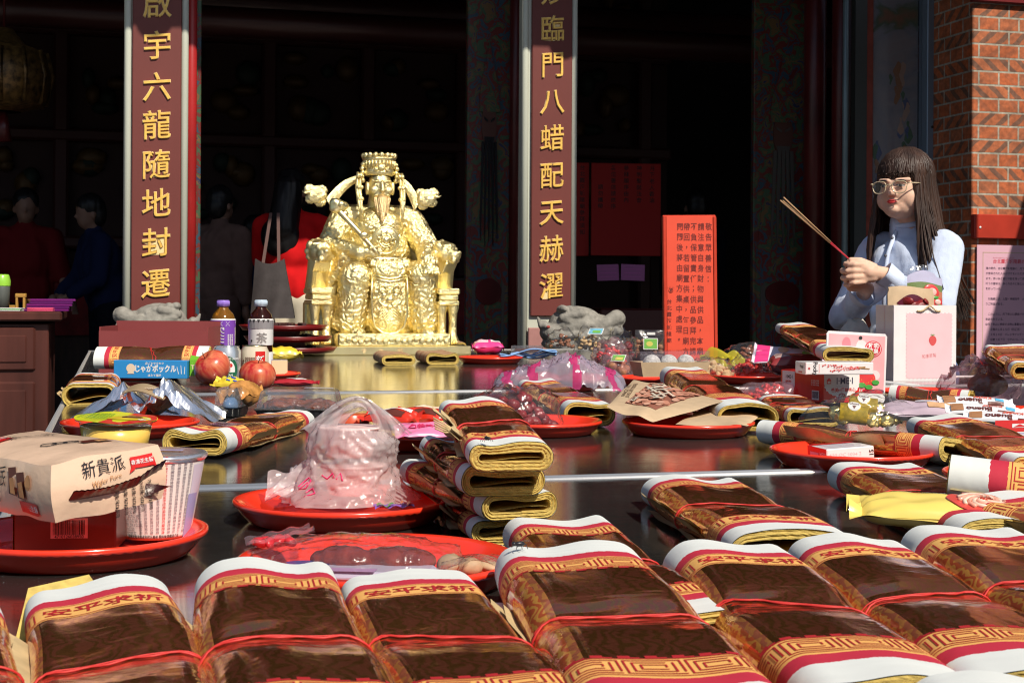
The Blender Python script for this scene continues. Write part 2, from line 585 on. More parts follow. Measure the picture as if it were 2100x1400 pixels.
# pillars with couplet boards
def pillar(px0, px1):
    u0, u1 = fac(px0, 350, VF)[0], fac(px1, 350, VF)[0]
    def f(b):
        b.box(((u0 + u1) / 2, VF + .075, 2.4), (u1 - u0, .11, 4.8), 0, ch=.03)
        for x in (u0 + .016, u1 - .016):
            b.tube([(x, VF + .03, .2), (x, VF + .03, 4.8)], .021, 12)
    return hpart('pillar', f, m_pillar), u0, u1
_, ua0, ua1 = pillar(255, 384)
_, uc0, uc1 = pillar(1073, 1184)
def board(px0, px1, zb, chars, pxc, ys, size, label, ends):
    u0, u1 = fac(px0, 350, VF)[0], fac(px1, 350, VF)[0]
    t = thing('couplet_board', label, 'couplet board', U * ((u0 + u1) / 2) + V * VF + Vector((0, 0, zb)), TH, 'couplet boards on the temple pillars')
    wdt = u1 - u0
    b = MB()
    b.box((0, .012, (3.8 - zb) / 2), (wdt, .03, 3.8 - zb), 0, ch=.004)
    b.build('panel', m_board, t)
    for ch_, y in zip(chars, ys):
        _, z = fac(pxc + (350 - y) * .006, y, VF)
        b = MB()
        vs, fs = glyphs(ch_, .002)
        shear = .10
        def put(off, k):
            return [((p[0] + .14 * 0) * size * k, off, (p[1] + shear * p[0]) * size * 1.08 * k) for p in vs]
        n0 = len(vs)
        # raised brush character: bevelled rim under a flat face
        pts = [(p[0] * size, -.0045, (p[1] + shear * p[0]) * size * 1.05) for p in vs]
        bot = [(p[0] * size, -.003, (p[1] + shear * p[0]) * size * 1.05) for p in vs]
        ed = {}
        for f in fs:
            for a, c in ((f[0], f[1]), (f[1], f[2]), (f[2], f[0])):
                ed[(a, c)] = ed.get((a, c), 0) + 1
        side = [(a, c, c + n0, a + n0) for (a, c) in ed if (c, a) not in ed]
        T = Matrix.Translation((0, 0, z - zb))
        top = [(p[0], -.014, p[2]) for p in pts]
        b.add(top + bot, fs + side, 0, False, T)
        vs2, fs2 = glyphs(ch_, .016)
        b.add([(p[0] * size, -.0052, (p[1] + shear * p[0]) * size * 1.05) for p in vs2], fs2, 1, False, T)
        b.build('character', [m_goldp, mat('pale_gold_rim', (.90, .70, .36), .4, .1)], t, rc=False)
    return t
board(270, 371, .62, '啟宇六龍隨地封遷', 320, [8, 93, 178, 256, 337, 416, 497, 582], .150, 'maroon board of gold characters on the pillar left of the statue', 0)
board(1090, 1172, fac(1130, 648, VF)[1], '妙臨門八蜡配天赫濯', 1133, [-16, 59, 134, 210, 283, 360, 437, 510, 586], .144, 'maroon board of gold characters on the pillar right of the statue', 0)
# pinkish stone foot under the right board
hpart('pillar_foot', lambda b: b.box(((uc0 + uc1) / 2 , VF - .005, .62), (.25, .02, .60), 0, ch=.004), mat('pink_stone', (.36, .17, .155), .6, 0, .15, 8))

# painted door leaves
def painted(name, seed):
    if name in _mc: return _mc[name]
    m = mat(name, (.1, .05, .04), .4, 0)
    n, l = m.node_tree.nodes, m.node_tree.links
    b = n['Principled BSDF']
    tc = n.new('ShaderNodeTexCoord')
    t = n.new('ShaderNodeTexNoise'); t.inputs['Scale'].default_value = 11; t.inputs['Detail'].default_value = 6
    t.inputs['Distortion'].default_value = 1.0
    l.new(tc.outputs['Object'], t.inputs['Vector'])
    r = n.new('ShaderNodeValToRGB')
    e = r.color_ramp
    e.interpolation = 'CONSTANT'
    cols = [(.13, .018, .014), (.03, .07, .10), (.15, .024, .018), (.05, .10, .05), (.16, .09, .035), (.025, .035, .09), (.16, .035, .022)]
    for i, c in enumerate(cols):
        if i > 1: e.elements.new(.3 + .07 * i)
        e.elements[i].position = .3 + .07 * i if i else 0
        e.elements[i].color = (*c, 1)
    l.new(t.outputs[0], r.inputs[0]); l.new(r.outputs[0], b.inputs['Base Color'])
    return m
m_paint = painted('door_painting', 1)
m_skin_p = mat('painted_face', (.10, .036, .024), .5)
m_bk = mat('painted_black', (.008, .008, .010), .35)
m_wh = mat('painted_grey', (.085, .072, .060), .5)
def door(px0, px1, v, label, beard, rz=0.0, ytop=-250):
    u0, u1 = fac(px0, 350, v)[0], fac(px1, 350, v)[0]
    W_ = u1 - u0
    b = MB()
    b.box((W_ / 2, .02, 1.75), (W_, .05, 3.1), 0, ch=.004)
    fn = lambda x, y: Vector((W_ * (.5 + x), -.0065, y))
    # robed guardian in flat relief
    k = []
    def lay(pts, mi, d):
        b.add([(W_ * (.5 + x), -.007 - d, y) for x, y in pts] + [(W_ * (.5 + x), -.004, y) for x, y in pts],
              [tuple(range(len(pts)))] + [(i, (i + 1) % len(pts), (i + 1) % len(pts) + len(pts), i + len(pts)) for i in range(len(pts))], mi, False)
    el = lambda cx, cy, rx, ry, n=24: [(cx + rx * math.cos(2 * PI * i / n), cy + ry * math.sin(2 * PI * i / n)) for i in range(n)]
    lay([(-.42, .6), (.42, .6), (.46, 1.3), (.34, 1.75), (.16, 1.98), (-.16, 1.98), (-.34, 1.75), (-.46, 1.3)], 0, .004)
    lay(el(0, 2.12, .17, .15), 1, .008)
    lay([(-.24, 2.2), (.24, 2.2), (.2, 2.36), (.08, 2.5), (0, 2.62), (-.08, 2.5), (-.2, 2.36)], 0, .010)
    for i in range(5):
        x = -.14 + .07 * i
        lay([(x - .03, 2.02), (x + .03, 2.02), (x * 1.35 + .02, 1.55), (x * 1.35, 1.42 - .03 * (i % 2)), (x * 1.35 - .02, 1.55)], 2, .012 + .001 * i)
    lay([(-.12, 2.05), (.12, 2.05), (.1, 2.02), (-.1, 2.02)], 2, .012)
    for sx in (-1, 1):
        lay([(sx * .03, 2.15), (sx * .12, 2.17), (sx * .12, 2.155), (sx * .03, 2.135)], 2, .0125)
        lay([(sx * .30, 1.2), (sx * .38, 1.15), (sx * .34, .7), (sx * .30, .6)], 3, .009)
    lay(el(0, 1.12, .30, .08), 4, .013)
    o = b.build('door_leaf', [m_paint, m_skin_p, beard, m_wh, m_red_d], hall)
    o['label'] = label
    o.location = (u0, v, 0)
    o.rotation_euler = (0, 0, rz)
    return o
door(957, 1046, 8.55, 'door painted with a black bearded guardian', m_bk)
door(1545, 1662, 8.5, 'door painted with a white bearded guardian', m_wh)
uL0, uL1 = fac(386, 350, 8.3)[0], fac(411, 350, 8.3)[0]
def edge_door(b):
    b.box((uL0 - .1, 8.35, 1.75), (.30, .9, 3.1), 0, ch=.004)
o = hpart('door_leaf', lambda b: b.box((ua1 + .028, VF + .42, 1.75), (.10, .48, 3.1), 0, ch=.004), m_paint)
hpart('door_frame', lambda b: b.tube([(ua1 + .022, VF + .10, .2), (ua1 + .022, VF + .10, 4)], .03, 14), mat('red_lacquer', (.38, .02, .02), .35, 0, .15, 5))
# red round columns and frames on the right of the hall
def rcol(px0, px1, v, m=m_red_d):
    u0, u1 = fac(px0, 350, v)[0], fac(px1, 350, v)[0]
    r = (u1 - u0) / 2
    hpart('column', lambda b: b.tube([((u0 + u1) / 2, v + r, .2), ((u0 + u1) / 2, v + r, 4.6)], r, 24), m)
rcol(1048, 1076, 8.5)
rcol(1660, 1702, 8.2)
rcol(1716, 1752, 8.0)
u0 = fac(1708, 350, 7.85)[0]
m_post = mat('blue_grey_metal', (.17, .23, .25), .38, .3, .1, 6)
b = MB(); b.tube([(0, 0, 0), (0, 0, 4.4)], .018, 14); b.lathe([(.045, 0), (.045, .012), (.02, .02)], 20)
tag(b.build('steel_post', m_post, None, loc=U * u0 + V * 7.7 + Vector((0, 0, .0)), rz=TH), 'slim blue grey metal post left of the woman', 'post')
# painted wall panel behind clear sheet, with blue metal frame
VW = 7.72
ax = [fac(p, 350, VW)[0] for p in (1752, 1776, 1790, 1868, 1888, 1908)]
hpart('panel_surround', lambda b: (b.box(((ax[0] + ax[1]) / 2, VW + .02, 2.3), (ax[1] - ax[0], .05, 4.6), 0),), mat('dark_green_frame', (.05, .055, .05), .4))
pn = thing('painted_panel', 'painted landscape wall panel behind clear sheet above the woman', 'wall painting', U * ax[2] + V * VW, TH)
def panel_paint():
    m = mat('landscape_painting', (.2, .2, .22), .5)
    n, l = m.node_tree.nodes, m.node_tree.links
    tc = n.new('ShaderNodeTexCoord')
    t = n.new('ShaderNodeTexNoise'); t.inputs['Scale'].default_value = 3.2; t.inputs['Detail'].default_value = 4; t.inputs['Distortion'].default_value = 1.2
    l.new(tc.outputs['Object'], t.inputs['Vector'])
    r = n.new('ShaderNodeValToRGB')
    cols = [(.08, .10, .17), (.26, .24, .25), (.20, .20, .24), (.06, .11, .05), (.22, .10, .05)]
    pos = [0, .42, .55, .62, .7]
    for i, c in enumerate(cols):
        if i > 1: r.color_ramp.elements.new(pos[i])
        r.color_ramp.elements[i].position = pos[i]
        r.color_ramp.elements[i].color = (*c, 1)
    l.new(t.outputs[0], r.inputs[0]); l.new(r.outputs[0], n['Principled BSDF'].inputs['Base Color'])
    return m
b = MB(); b.box(((ax[4] - ax[2]) / 2, .06, 2.3), (ax[4] - ax[2], .04, 4.4), 0)
def pp(x, y): return Vector(((ax[3] - ax[2]) * x, .038, y))
rr = random.Random(3)
for cx, cy, s_ in ((.75, 2.25, .10), (.85, 2.05, .09), (.2, 1.80, .08), (.3, 1.62, .08)):
    for k in range(9):
        a = rr.random() * 6.28
        q = s_ * (.3 + .5 * rr.random())
        ex, ey = cx + s_ * 2.2 * rr.uniform(-1, 1), cy + s_ * 2 * rr.uniform(-1, 1)
        b.poly([(ex + q * 2 * math.cos(a + t_) * (.6 + .4 * math.sin(3 * t_)), ey + q * math.sin(a + t_)) for t_ in [i * .52 for i in range(12)]],
               lambda x, y: Vector((min(max((ax[3] - ax[2]) * x, .0), ax[4] - ax[2]), .0385 - .0004 * k, y)), 1 + k % 4)
b.build('painting', [panel_paint(), mat('paint_ochre', (.30, .14, .06), .5), mat('paint_green', (.05, .13, .06), .5), mat('paint_blue', (.06, .09, .2), .5), mat('paint_flesh', (.42, .27, .2), .5)], pn, rc=False)
b = MB(); b.box((ax[1] - ax[2] + .022, .035, 2.3), (.045, .07, 4.4), 0, ch=.004)
b.build('brick_jamb', mat('red_brick_jamb', (.25, .05, .03), .7, 0, .3, 12, .2, 60), pn)
b = MB(); b.box(((ax[4] + ax[5]) / 2 - ax[2], -.02, 2.3), (ax[5] - ax[4], .10, 4.4), 0, ch=.004)
for z_ in (1.2, 2.1): b.lathe([(.008, 0), (.008, .004), (0, .005)], 10, 1, Matrix.Translation(((ax[4] + ax[5]) / 2 - ax[2], -.071, z_)) @ Matrix.Rotation(PI / 2, 4, 'X'))
b.build('frame', [mat('blue_aluminium', (.22, .28, .36), .4, .4), m_bk], pn)
b = MB(); b.box(((ax[4] - ax[2]) / 2, -.005, 2.3), (ax[4] - ax[2], .006, 4.4), 0)
b.build('clear_sheet', film('acrylic', (1, 1, 1), .04, (.6, .65, .75), .03, .8, .02, 3), pn)

# brick wall
def brick():
    m = mat('brickwork', (.35, .12, .06), .75)
    n, l = m.node_tree.nodes, m.node_tree.links
    b = n['Principled BSDF']
    uv = n.new('ShaderNodeUVMap')
    bt = n.new('ShaderNodeTexBrick')
    bt.offset = .5
    bt.squash = .5; bt.squash_frequency = 2
    bt.inputs['Scale'].default_value = 1
    bt.inputs['Brick Width'].default_value = .255
    bt.inputs['Row Height'].default_value = .0765
    bt.inputs['Mortar Size'].default_value = .006
    bt.inputs['Mortar Smooth'].default_value = .2
    bt.inputs['Color1'].default_value = (.52, .125, .04, 1)
    bt.inputs['Color2'].default_value = (.46, .15, .065, 1)
    bt.inputs['Mortar'].default_value = (.42, .38, .31, 1)
    l.new(uv.outputs[0], bt.inputs['Vector'])
    # kiln bands: slanted dark stripes that change direction from course to course
    sep = n.new('ShaderNodeSeparateXYZ'); l.new(uv.outputs[0], sep.inputs[0])
    def mth(op, a, b_=None, c=None):
        q = n.new('ShaderNodeMath'); q.operation = op
        for i, z in enumerate((a, b_, c)):
            if z is None: continue
            if isinstance(z, (int, float)): q.inputs[i].default_value = z
            else: l.new(z, q.inputs[i])
        return q.outputs[0]
    row = mth('FLOOR', mth('DIVIDE', sep.outputs[1], .0765))
    odd = mth('MODULO', row, 2.0)
    fl4 = mth('GREATER_THAN', mth('MODULO', row, 8.0), 3.5)
    sgn = mth('SUBTRACT', mth('MULTIPLY', fl4, 2.0), 1.0)
    dn = n.new('ShaderNodeTexNoise'); dn.inputs['Scale'].default_value = 16; dn.inputs['Detail'].default_value = 3
    l.new(uv.outputs[0], dn.inputs['Vector'])
    d = mth('ADD', mth('ADD', sep.outputs[0], mth('MULTIPLY', sgn, mth('MULTIPLY', sep.outputs[1], 1.15))), mth('MULTIPLY', dn.outputs[0], .03))
    st = mth('SINE', mth('ADD', mth('MULTIPLY', d, 2 * PI / .105), mth('MULTIPLY', row, 2.1)))
    msk = n.new('ShaderNodeMapRange'); msk.inputs[1].default_value, msk.inputs[2].default_value = .15, .45
    l.new(st, msk.inputs[0])
    notm = mth('SUBTRACT', 1.0, bt.outputs['Fac'])
    f1 = mth('MULTIPLY', mth('MULTIPLY', msk.outputs[0], notm), mth('ADD', .25, mth('MULTIPLY', odd, .6)))
    mx = n.new('ShaderNodeMix'); mx.data_type = 'RGBA'
    l.new(f1, mx.inputs[0]); l.new(bt.outputs[0], mx.inputs[6]); mx.inputs[7].default_value = (.15, .085, .06, 1)
    n2 = n.new('ShaderNodeTexNoise'); n2.inputs['Scale'].default_value = 40; n2.inputs['Detail'].default_value = 6
    l.new(uv.outputs[0], n2.inputs['Vector'])
    rp = n.new('ShaderNodeMapRange'); rp.inputs[1].default_value, rp.inputs[2].default_value, rp.inputs[3].default_value, rp.inputs[4].default_value = .3, .7, .72, 1.18
    l.new(n2.outputs[0], rp.inputs[0])
    mm = n.new('ShaderNodeMix'); mm.data_type = 'RGBA'; mm.blend_type = 'MULTIPLY'; mm.inputs[0].default_value = 1
    l.new(mx.outputs[2], mm.inputs[6]); l.new(rp.outputs[0], mm.inputs[7])
    n5 = n.new('ShaderNodeTexNoise'); n5.inputs['Scale'].default_value = 5; n5.inputs['Detail'].default_value = 4
    l.new(uv.outputs[0], n5.inputs['Vector'])
    r5 = n.new('ShaderNodeMapRange'); r5.inputs[1].default_value, r5.inputs[2].default_value, r5.inputs[3].default_value, r5.inputs[4].default_value = .35, .65, .62, 1.1
    l.new(n5.outputs[0], r5.inputs[0])
    m5 = n.new('ShaderNodeMix'); m5.data_type = 'RGBA'; m5.blend_type = 'MULTIPLY'; m5.inputs[0].default_value = .8
    l.new(mm.outputs[2], m5.inputs[6]); l.new(r5.outputs[0], m5.inputs[7])
    l.new(m5.outputs[2], b.inputs['Base Color'])
    hh = mth('ADD', mth('MULTIPLY', notm, .6), mth('MULTIPLY', n2.outputs[0], .25))
    bp = n.new('ShaderNodeBump'); bp.inputs['Strength'].default_value = .6; bp.inputs['Distance'].default_value = .006
    l.new(hh, bp.inputs['Height']); l.new(bp.outputs[0], b.inputs['Normal'])
    return m
VB = 7.25
ub, _ = fac(1992, 350, VB)
bw = thing('brick_wall', 'red brick wall with slanted dark bands beside the woman', 'wall', U * ub + V * VB, TH)
zl = fac(2050, 742, VB)[1]
b = MB()
Wb, Dp = 1.5, .55
b.add([(0, 0, zl), (Wb, 0, zl), (Wb, 0, 4), (0, 0, 4)], [(0, 1, 2, 3)], 0, False, None, [(0.02, zl), (Wb + .02, zl), (Wb + .02, 4), (.02, 4)])
b.add([(0, Dp, zl), (0, 0, zl), (0, 0, 4), (0, Dp, 4)], [(0, 1, 2, 3)], 0, False, None, [(-Dp + .03, zl), (.03, zl), (.03, 4), (-Dp + .03, 4)])
b.add([(Wb, 0, zl), (Wb, Dp, zl), (Wb, Dp, 4), (Wb, 0, 4)], [(0, 1, 2, 3)], 0, False, None, [(0, zl), (Dp, zl), (Dp, 4), (0, 4)])
b.build('brickwork', brick(), bw, rc=False)
b = MB(); b.box((Wb / 2 - .01, Dp / 2 - .01, zl / 2 - .002), (Wb + .02, Dp, zl - .004), 0, ch=.015)
b.build('stone_base', mat('rough_stone', (.16, .11, .05), .9, 0, .5, 30, .8, 40), bw)
z0, z1 = fac(2050, 490, VB)[1], fac(2050, 441, VB)[1]
b = MB(); b.box((.55, -.012, (z0 + z1) / 2), (1.1, .05, z1 - z0), 0, ch=.004)
for x in (.035,): b.lathe([(.008, 0), (.006, .004), (0, .005)], 10, 1, Matrix.Translation((x, -.037, z0 + .06)) @ Matrix.Rotation(PI / 2, 4, 'X'))
b.build('red_rail', [mat('red_rail_paint', (.42, .035, .018), .4, 0, .12, 8), m_trim], bw)
z0b = fac(2050, 8, VB)[1]
b = MB(); b.box((Wb / 2 - .01, -.012, z0b + .17), (Wb, .05, .34), 0, ch=.004)
b.build('red_rail', mat('red_rail_dark', (.16, .012, .014), .4), bw)

# neighbouring wing, just outside the picture on the right; its eave shades part of the poster
up, zp = fac(2040, 610, VB)
uw = 5.45
zt = zp + (uw - up) / su * sz
wg = thing('side_wing', 'plain side wing at the right edge of the courtyard', 'building', U * uw + V * 2.2, TH)
b = MB(); b.box((.5, 2.4, zt / 2 - .1), (.8, 4.9, zt - .2), 0)
b.build('wall', mat('plaster', (.5, .47, .43), .8, 0, .1, 3), wg)
b = MB(); b.box((.5, 2.45, zt - .05), (1.0, 5.0, .1), 0, ch=.01)
b.build('roof_slab', mat('roof_grey', (.2, .2, .2), .8), wg)

# row of houses across the street behind the camera
hs = thing('street_house', 'plain street house opposite the temple behind the camera', 'building', U * -9 + V * -13, TH)
b = MB(); b.box((10, 3, 2.2), (22, 5, 4.4), 0)
b.build('wall', mat('street_plaster', (.40, .36, .31), .85, 0, .2, 2), hs)
b = MB()
for i in range(7):
    for k in range(1): b.box((1.6 + 2.8 * i, 5.52, 2.2), (1.4, .08, 1.6), 0, ch=.01)
b.build('window', mat('window_glass', (.03, .035, .04), .1), hs)

# pink poster
p0, p1 = fac(1999, 742, VB), fac(2000, 502, VB)
ps = thing('pink_poster', 'pink Japanese text poster on the brick wall under the red rail', 'poster', U * (p0[0] + .0) + V * (VB - .014) + Vector((0, 0, p0[1])), TH)
ph, pw = p1[1] - p0[1], .52
m_txt = mat('ink_dark', (.05, .025, .06), .6)
m_txr = mat('ink_red', (.62, .05, .08), .6)
b = MB()
b.box((pw / 2, 0, ph / 2), (pw, .006, ph), 0)
fn = lambda x, y: Vector((x, -.0036, y))
b.rect(.035, .04, .04, ph - .04, fn, 3); b.rect(.035, ph - .045, pw - .035, ph - .04, fn, 3); b.rect(.035, .04, pw - .035, .045, fn, 3)
b.text('台北霞海城隍廟の月下老人', .026, fn, 2, .015, 'LEFT', .10, ph - .093)
b.text('たいぺいかかいじょうこうびょう', .009, fn, 2, 0, 'LEFT', .10, ph - .073)
ln = ['清の時代、台北霞海城隍廟に、月下老人が祀られた', 'が参拝された人はお守りをいただき良縁を祈る', 'ます。赤い糸と喜びの飴を持って帰ると願いが', '叶うの意味は、多くの方々に信じられ、縁結びの神', 'を祈っている。', '', '　城隍廟には、人間・神様両界　人間関係が円満に', 'うご利益がある。', '', '　このように、月下老人に願掛けするために参拝して', '来訪されている。', '◎月下老人に参拝する特に重要な日：', '　　立春の１月１５日（旧正月）', '　　２月１４日　バレンタインデー', '　　旧暦７月７日　七夕のバレンタインデー', '　　旧暦８月１５日　月下老人の誕生日']
for i, t in enumerate(ln):
    if t: b.text(t, .0155, fn, 1, .008, 'LEFT', .055, ph - .132 - i * .0285)
b.text('金　　　鉛　　　糸', .022, fn, 2, .02, 'LEFT', .11, ph - .60)
for i, t in enumerate(['１．三種類の金紙を購入　参拝', '２．赤い糸と一緒に、台座の上に置き', '３．線香をいただく']):
    b.text(t, .0155, fn, 1, .008, 'LEFT', .055, ph - .64 - i * .022)
b.text('鉛銭・喜糖', .016, fn, 2, .02, 'LEFT', .37, ph - .42)
b.poly([(.37, ph - .53), (.45, ph - .53), (.46, ph - .45), (.36, ph - .45)], fn, 1)
fn2 = lambda x, y: Vector((x, -.0042, y))
b.poly([(.378, ph - .50), (.442, ph - .50), (.447, ph - .475), (.373, ph - .475)], fn2, 4)
b.build('sheet', [mat('pink_paper', (.72, .42, .52), .6), m_txt, m_txr, mat('tan_line', (.55, .38, .3), .6), mat('plum_print', (.3, .03, .2), .5)], ps, rc=False)
# ------------------------------------------------------------------ folded gold paper bundles and red plates
def joss_mat():
    m = bpy.data.materials.new('gold_foil_paper')
    m.use_nodes = True
    n, l = m.node_tree.nodes, m.node_tree.links
    b = n['Principled BSDF']
    uv = n.new('ShaderNodeUVMap')
    sp = n.new('ShaderNodeSeparateXYZ'); l.new(uv.outputs[0], sp.inputs[0])
    tc = n.new('ShaderNodeTexCoord')
    ns = n.new('ShaderNodeTexNoise'); ns.inputs['Scale'].default_value = 260; ns.inputs['Detail'].default_value = 3
    l.new(tc.outputs['Object'], ns.inputs['Vector'])
    ng = n.new('ShaderNodeTexNoise'); ng.inputs['Scale'].default_value = 45
    l.new(tc.outputs['Object'], ng.inputs['Vector'])
    def mth(op, a, b_=None):
        q = n.new('ShaderNodeMath'); q.operation = op
        for i, z in enumerate((a, b_)):
            if z is None: continue
            if isinstance(z, (int, float)): q.inputs[i].default_value = z
            else: l.new(z, q.inputs[i])
        return q.outputs[0]
    d = sp.outputs[1]
    dw = mth('ADD', d, mth('ADD', mth('MULTIPLY', mth('SUBTRACT', ns.outputs[0], .5), .004), mth('MULTIPLY', mth('SUBTRACT', ng.outputs[0], .5), .006)))
    def mixc(f, a, b_):
        q = n.new('ShaderNodeMix'); q.data_type = 'RGBA'
        l.new(f, q.inputs[0])
        for i, z in ((6, a), (7, b_)):
            if isinstance(z, tuple): q.inputs[i].default_value = (*z, 1)
            else: l.new(z, q.inputs[i])
        return q.outputs[2]
    # foil: coppery, with the printed picture faintly showing
    vo = n.new('ShaderNodeTexWave'); vo.inputs['Scale'].default_value = 34; vo.inputs['Distortion'].default_value = 14; vo.inputs['Detail'].default_value = 2; vo.inputs['Detail Scale'].default_value = 1.2
    l.new(uv.outputs[0], vo.inputs['Vector'])
    pr = mth('GREATER_THAN', vo.outputs[1], .45)
    foil = mixc(pr, (.60, .25, .075), (.45, .135, .07))
    sv_ = mth('ABSOLUTE', sp.outputs[0])
    foil = mixc(mth('GREATER_THAN', sv_, .052), foil, mixc(pr, (.85, .40, .09), (.62, .13, .05)))
    gold = (.80, .43, .115)
    c1 = mixc(mth('GREATER_THAN', dw, .046), (.70, .72, .69), (.50, .018, .045))
    c2 = mixc(mth('GREATER_THAN', mth('ADD', d, mth('MULTIPLY', mth('SUBTRACT', ns.outputs[0], .5), .002)), .066), c1, gold)
    isf = mth('GREATER_THAN', d, .108)
    c3 = mixc(isf, c2, foil)
    l.new(c3, b.inputs['Base Color'])
    side = mth('SUBTRACT', 1.0, mth('MULTIPLY', mth('GREATER_THAN', sv_, .046), .5))
    l.new(mth('MULTIPLY', mth('MULTIPLY', mth('MULTIPLY', isf, side), .93), mth('SUBTRACT', 1.0, mth('MULTIPLY', pr, .09))), b.inputs['Metallic'])
    n3 = n.new('ShaderNodeTexNoise'); n3.inputs['Scale'].default_value = 30; n3.inputs['Detail'].default_value = 4
    l.new(tc.outputs['Object'], n3.inputs['Vector'])
    rr_ = n.new('ShaderNodeMapRange'); rr_.inputs[1].default_value, rr_.inputs[2].default_value, rr_.inputs[3].default_value, rr_.inputs[4].default_value = .3, .7, .07, .17
    l.new(n3.outputs[0], rr_.inputs[0])
    ro = n.new('ShaderNodeMix'); ro.data_type = 'FLOAT'
    l.new(isf, ro.inputs[0]); ro.inputs[2].default_value = .75; l.new(rr_.outputs[0], ro.inputs[3])
    l.new(ro.outputs[0], b.inputs['Roughness'])
    mp = n.new('ShaderNodeMapping'); mp.inputs['Scale'].default_value = (1, 1, 1)
    l.new(tc.outputs['Object'], mp.inputs[0])
    n4 = n.new('ShaderNodeTexNoise'); n4.inputs['Scale'].default_value = 12; n4.inputs['Detail'].default_value = 3; n4.inputs['Distortion'].default_value = .8
    mp.inputs['Scale'].default_value = (.8, 1.2, 1)
    l.new(mp.outputs[0], n4.inputs['Vector'])
    bp = n.new('ShaderNodeBump'); bp.inputs['Strength'].default_value = .38; bp.inputs['Distance'].default_value = .006
    l.new(n4.outputs[0], bp.inputs['Height'])
    bp2 = n.new('ShaderNodeBump'); bp2.inputs['Strength'].default_value = .05; bp2.inputs['Distance'].default_value = .001
    l.new(ns.outputs[0], bp2.inputs['Height'])
    l.new(bp.outputs[0], bp2.inputs['Normal'])
    l.new(bp2.outputs[0], b.inputs['Normal'])
    return m
m_joss = joss_mat()
m_inkr = mat('red_print_ink', (.42, .012, .018), .7)
def paper_edge():
    m = mat('mustard_paper', (.62, .45, .12), .85, 0, .16, 160)
    n, l = m.node_tree.nodes, m.node_tree.links
    uv = n.new('ShaderNodeUVMap')
    mp = n.new('ShaderNodeMapping'); mp.inputs['Scale'].default_value = (6, 240, 1)
    l.new(uv.outputs[0], mp.inputs[0])
    t = n.new('ShaderNodeTexNoise'); t.inputs['Scale'].default_value = 4; t.inputs['Detail'].default_value = 3
    l.new(mp.outputs[0], t.inputs['Vector'])
    bp = n.new('ShaderNodeBump'); bp.inputs['Strength'].default_value = .7; bp.inputs['Distance'].default_value = .002
    l.new(t.outputs[0], bp.inputs['Height']); l.new(bp.outputs[0], n['Principled BSDF'].inputs['Normal'])
    return m
m_must = paper_edge()
m_tanp = mat('tan_paper', (.58, .43, .22), .85, 0, .15, 50, .2, 120)
m_string = mat('red_rubber_band', (.62, .035, .03), .5)
m_inkfaded = mat('brown_print_ink', (.38, .06, .03), .8)
m_jtan = mat('plain_tan_wrapper', (.52, .33, .18), .7, 0, .15, 20, .15, 90)

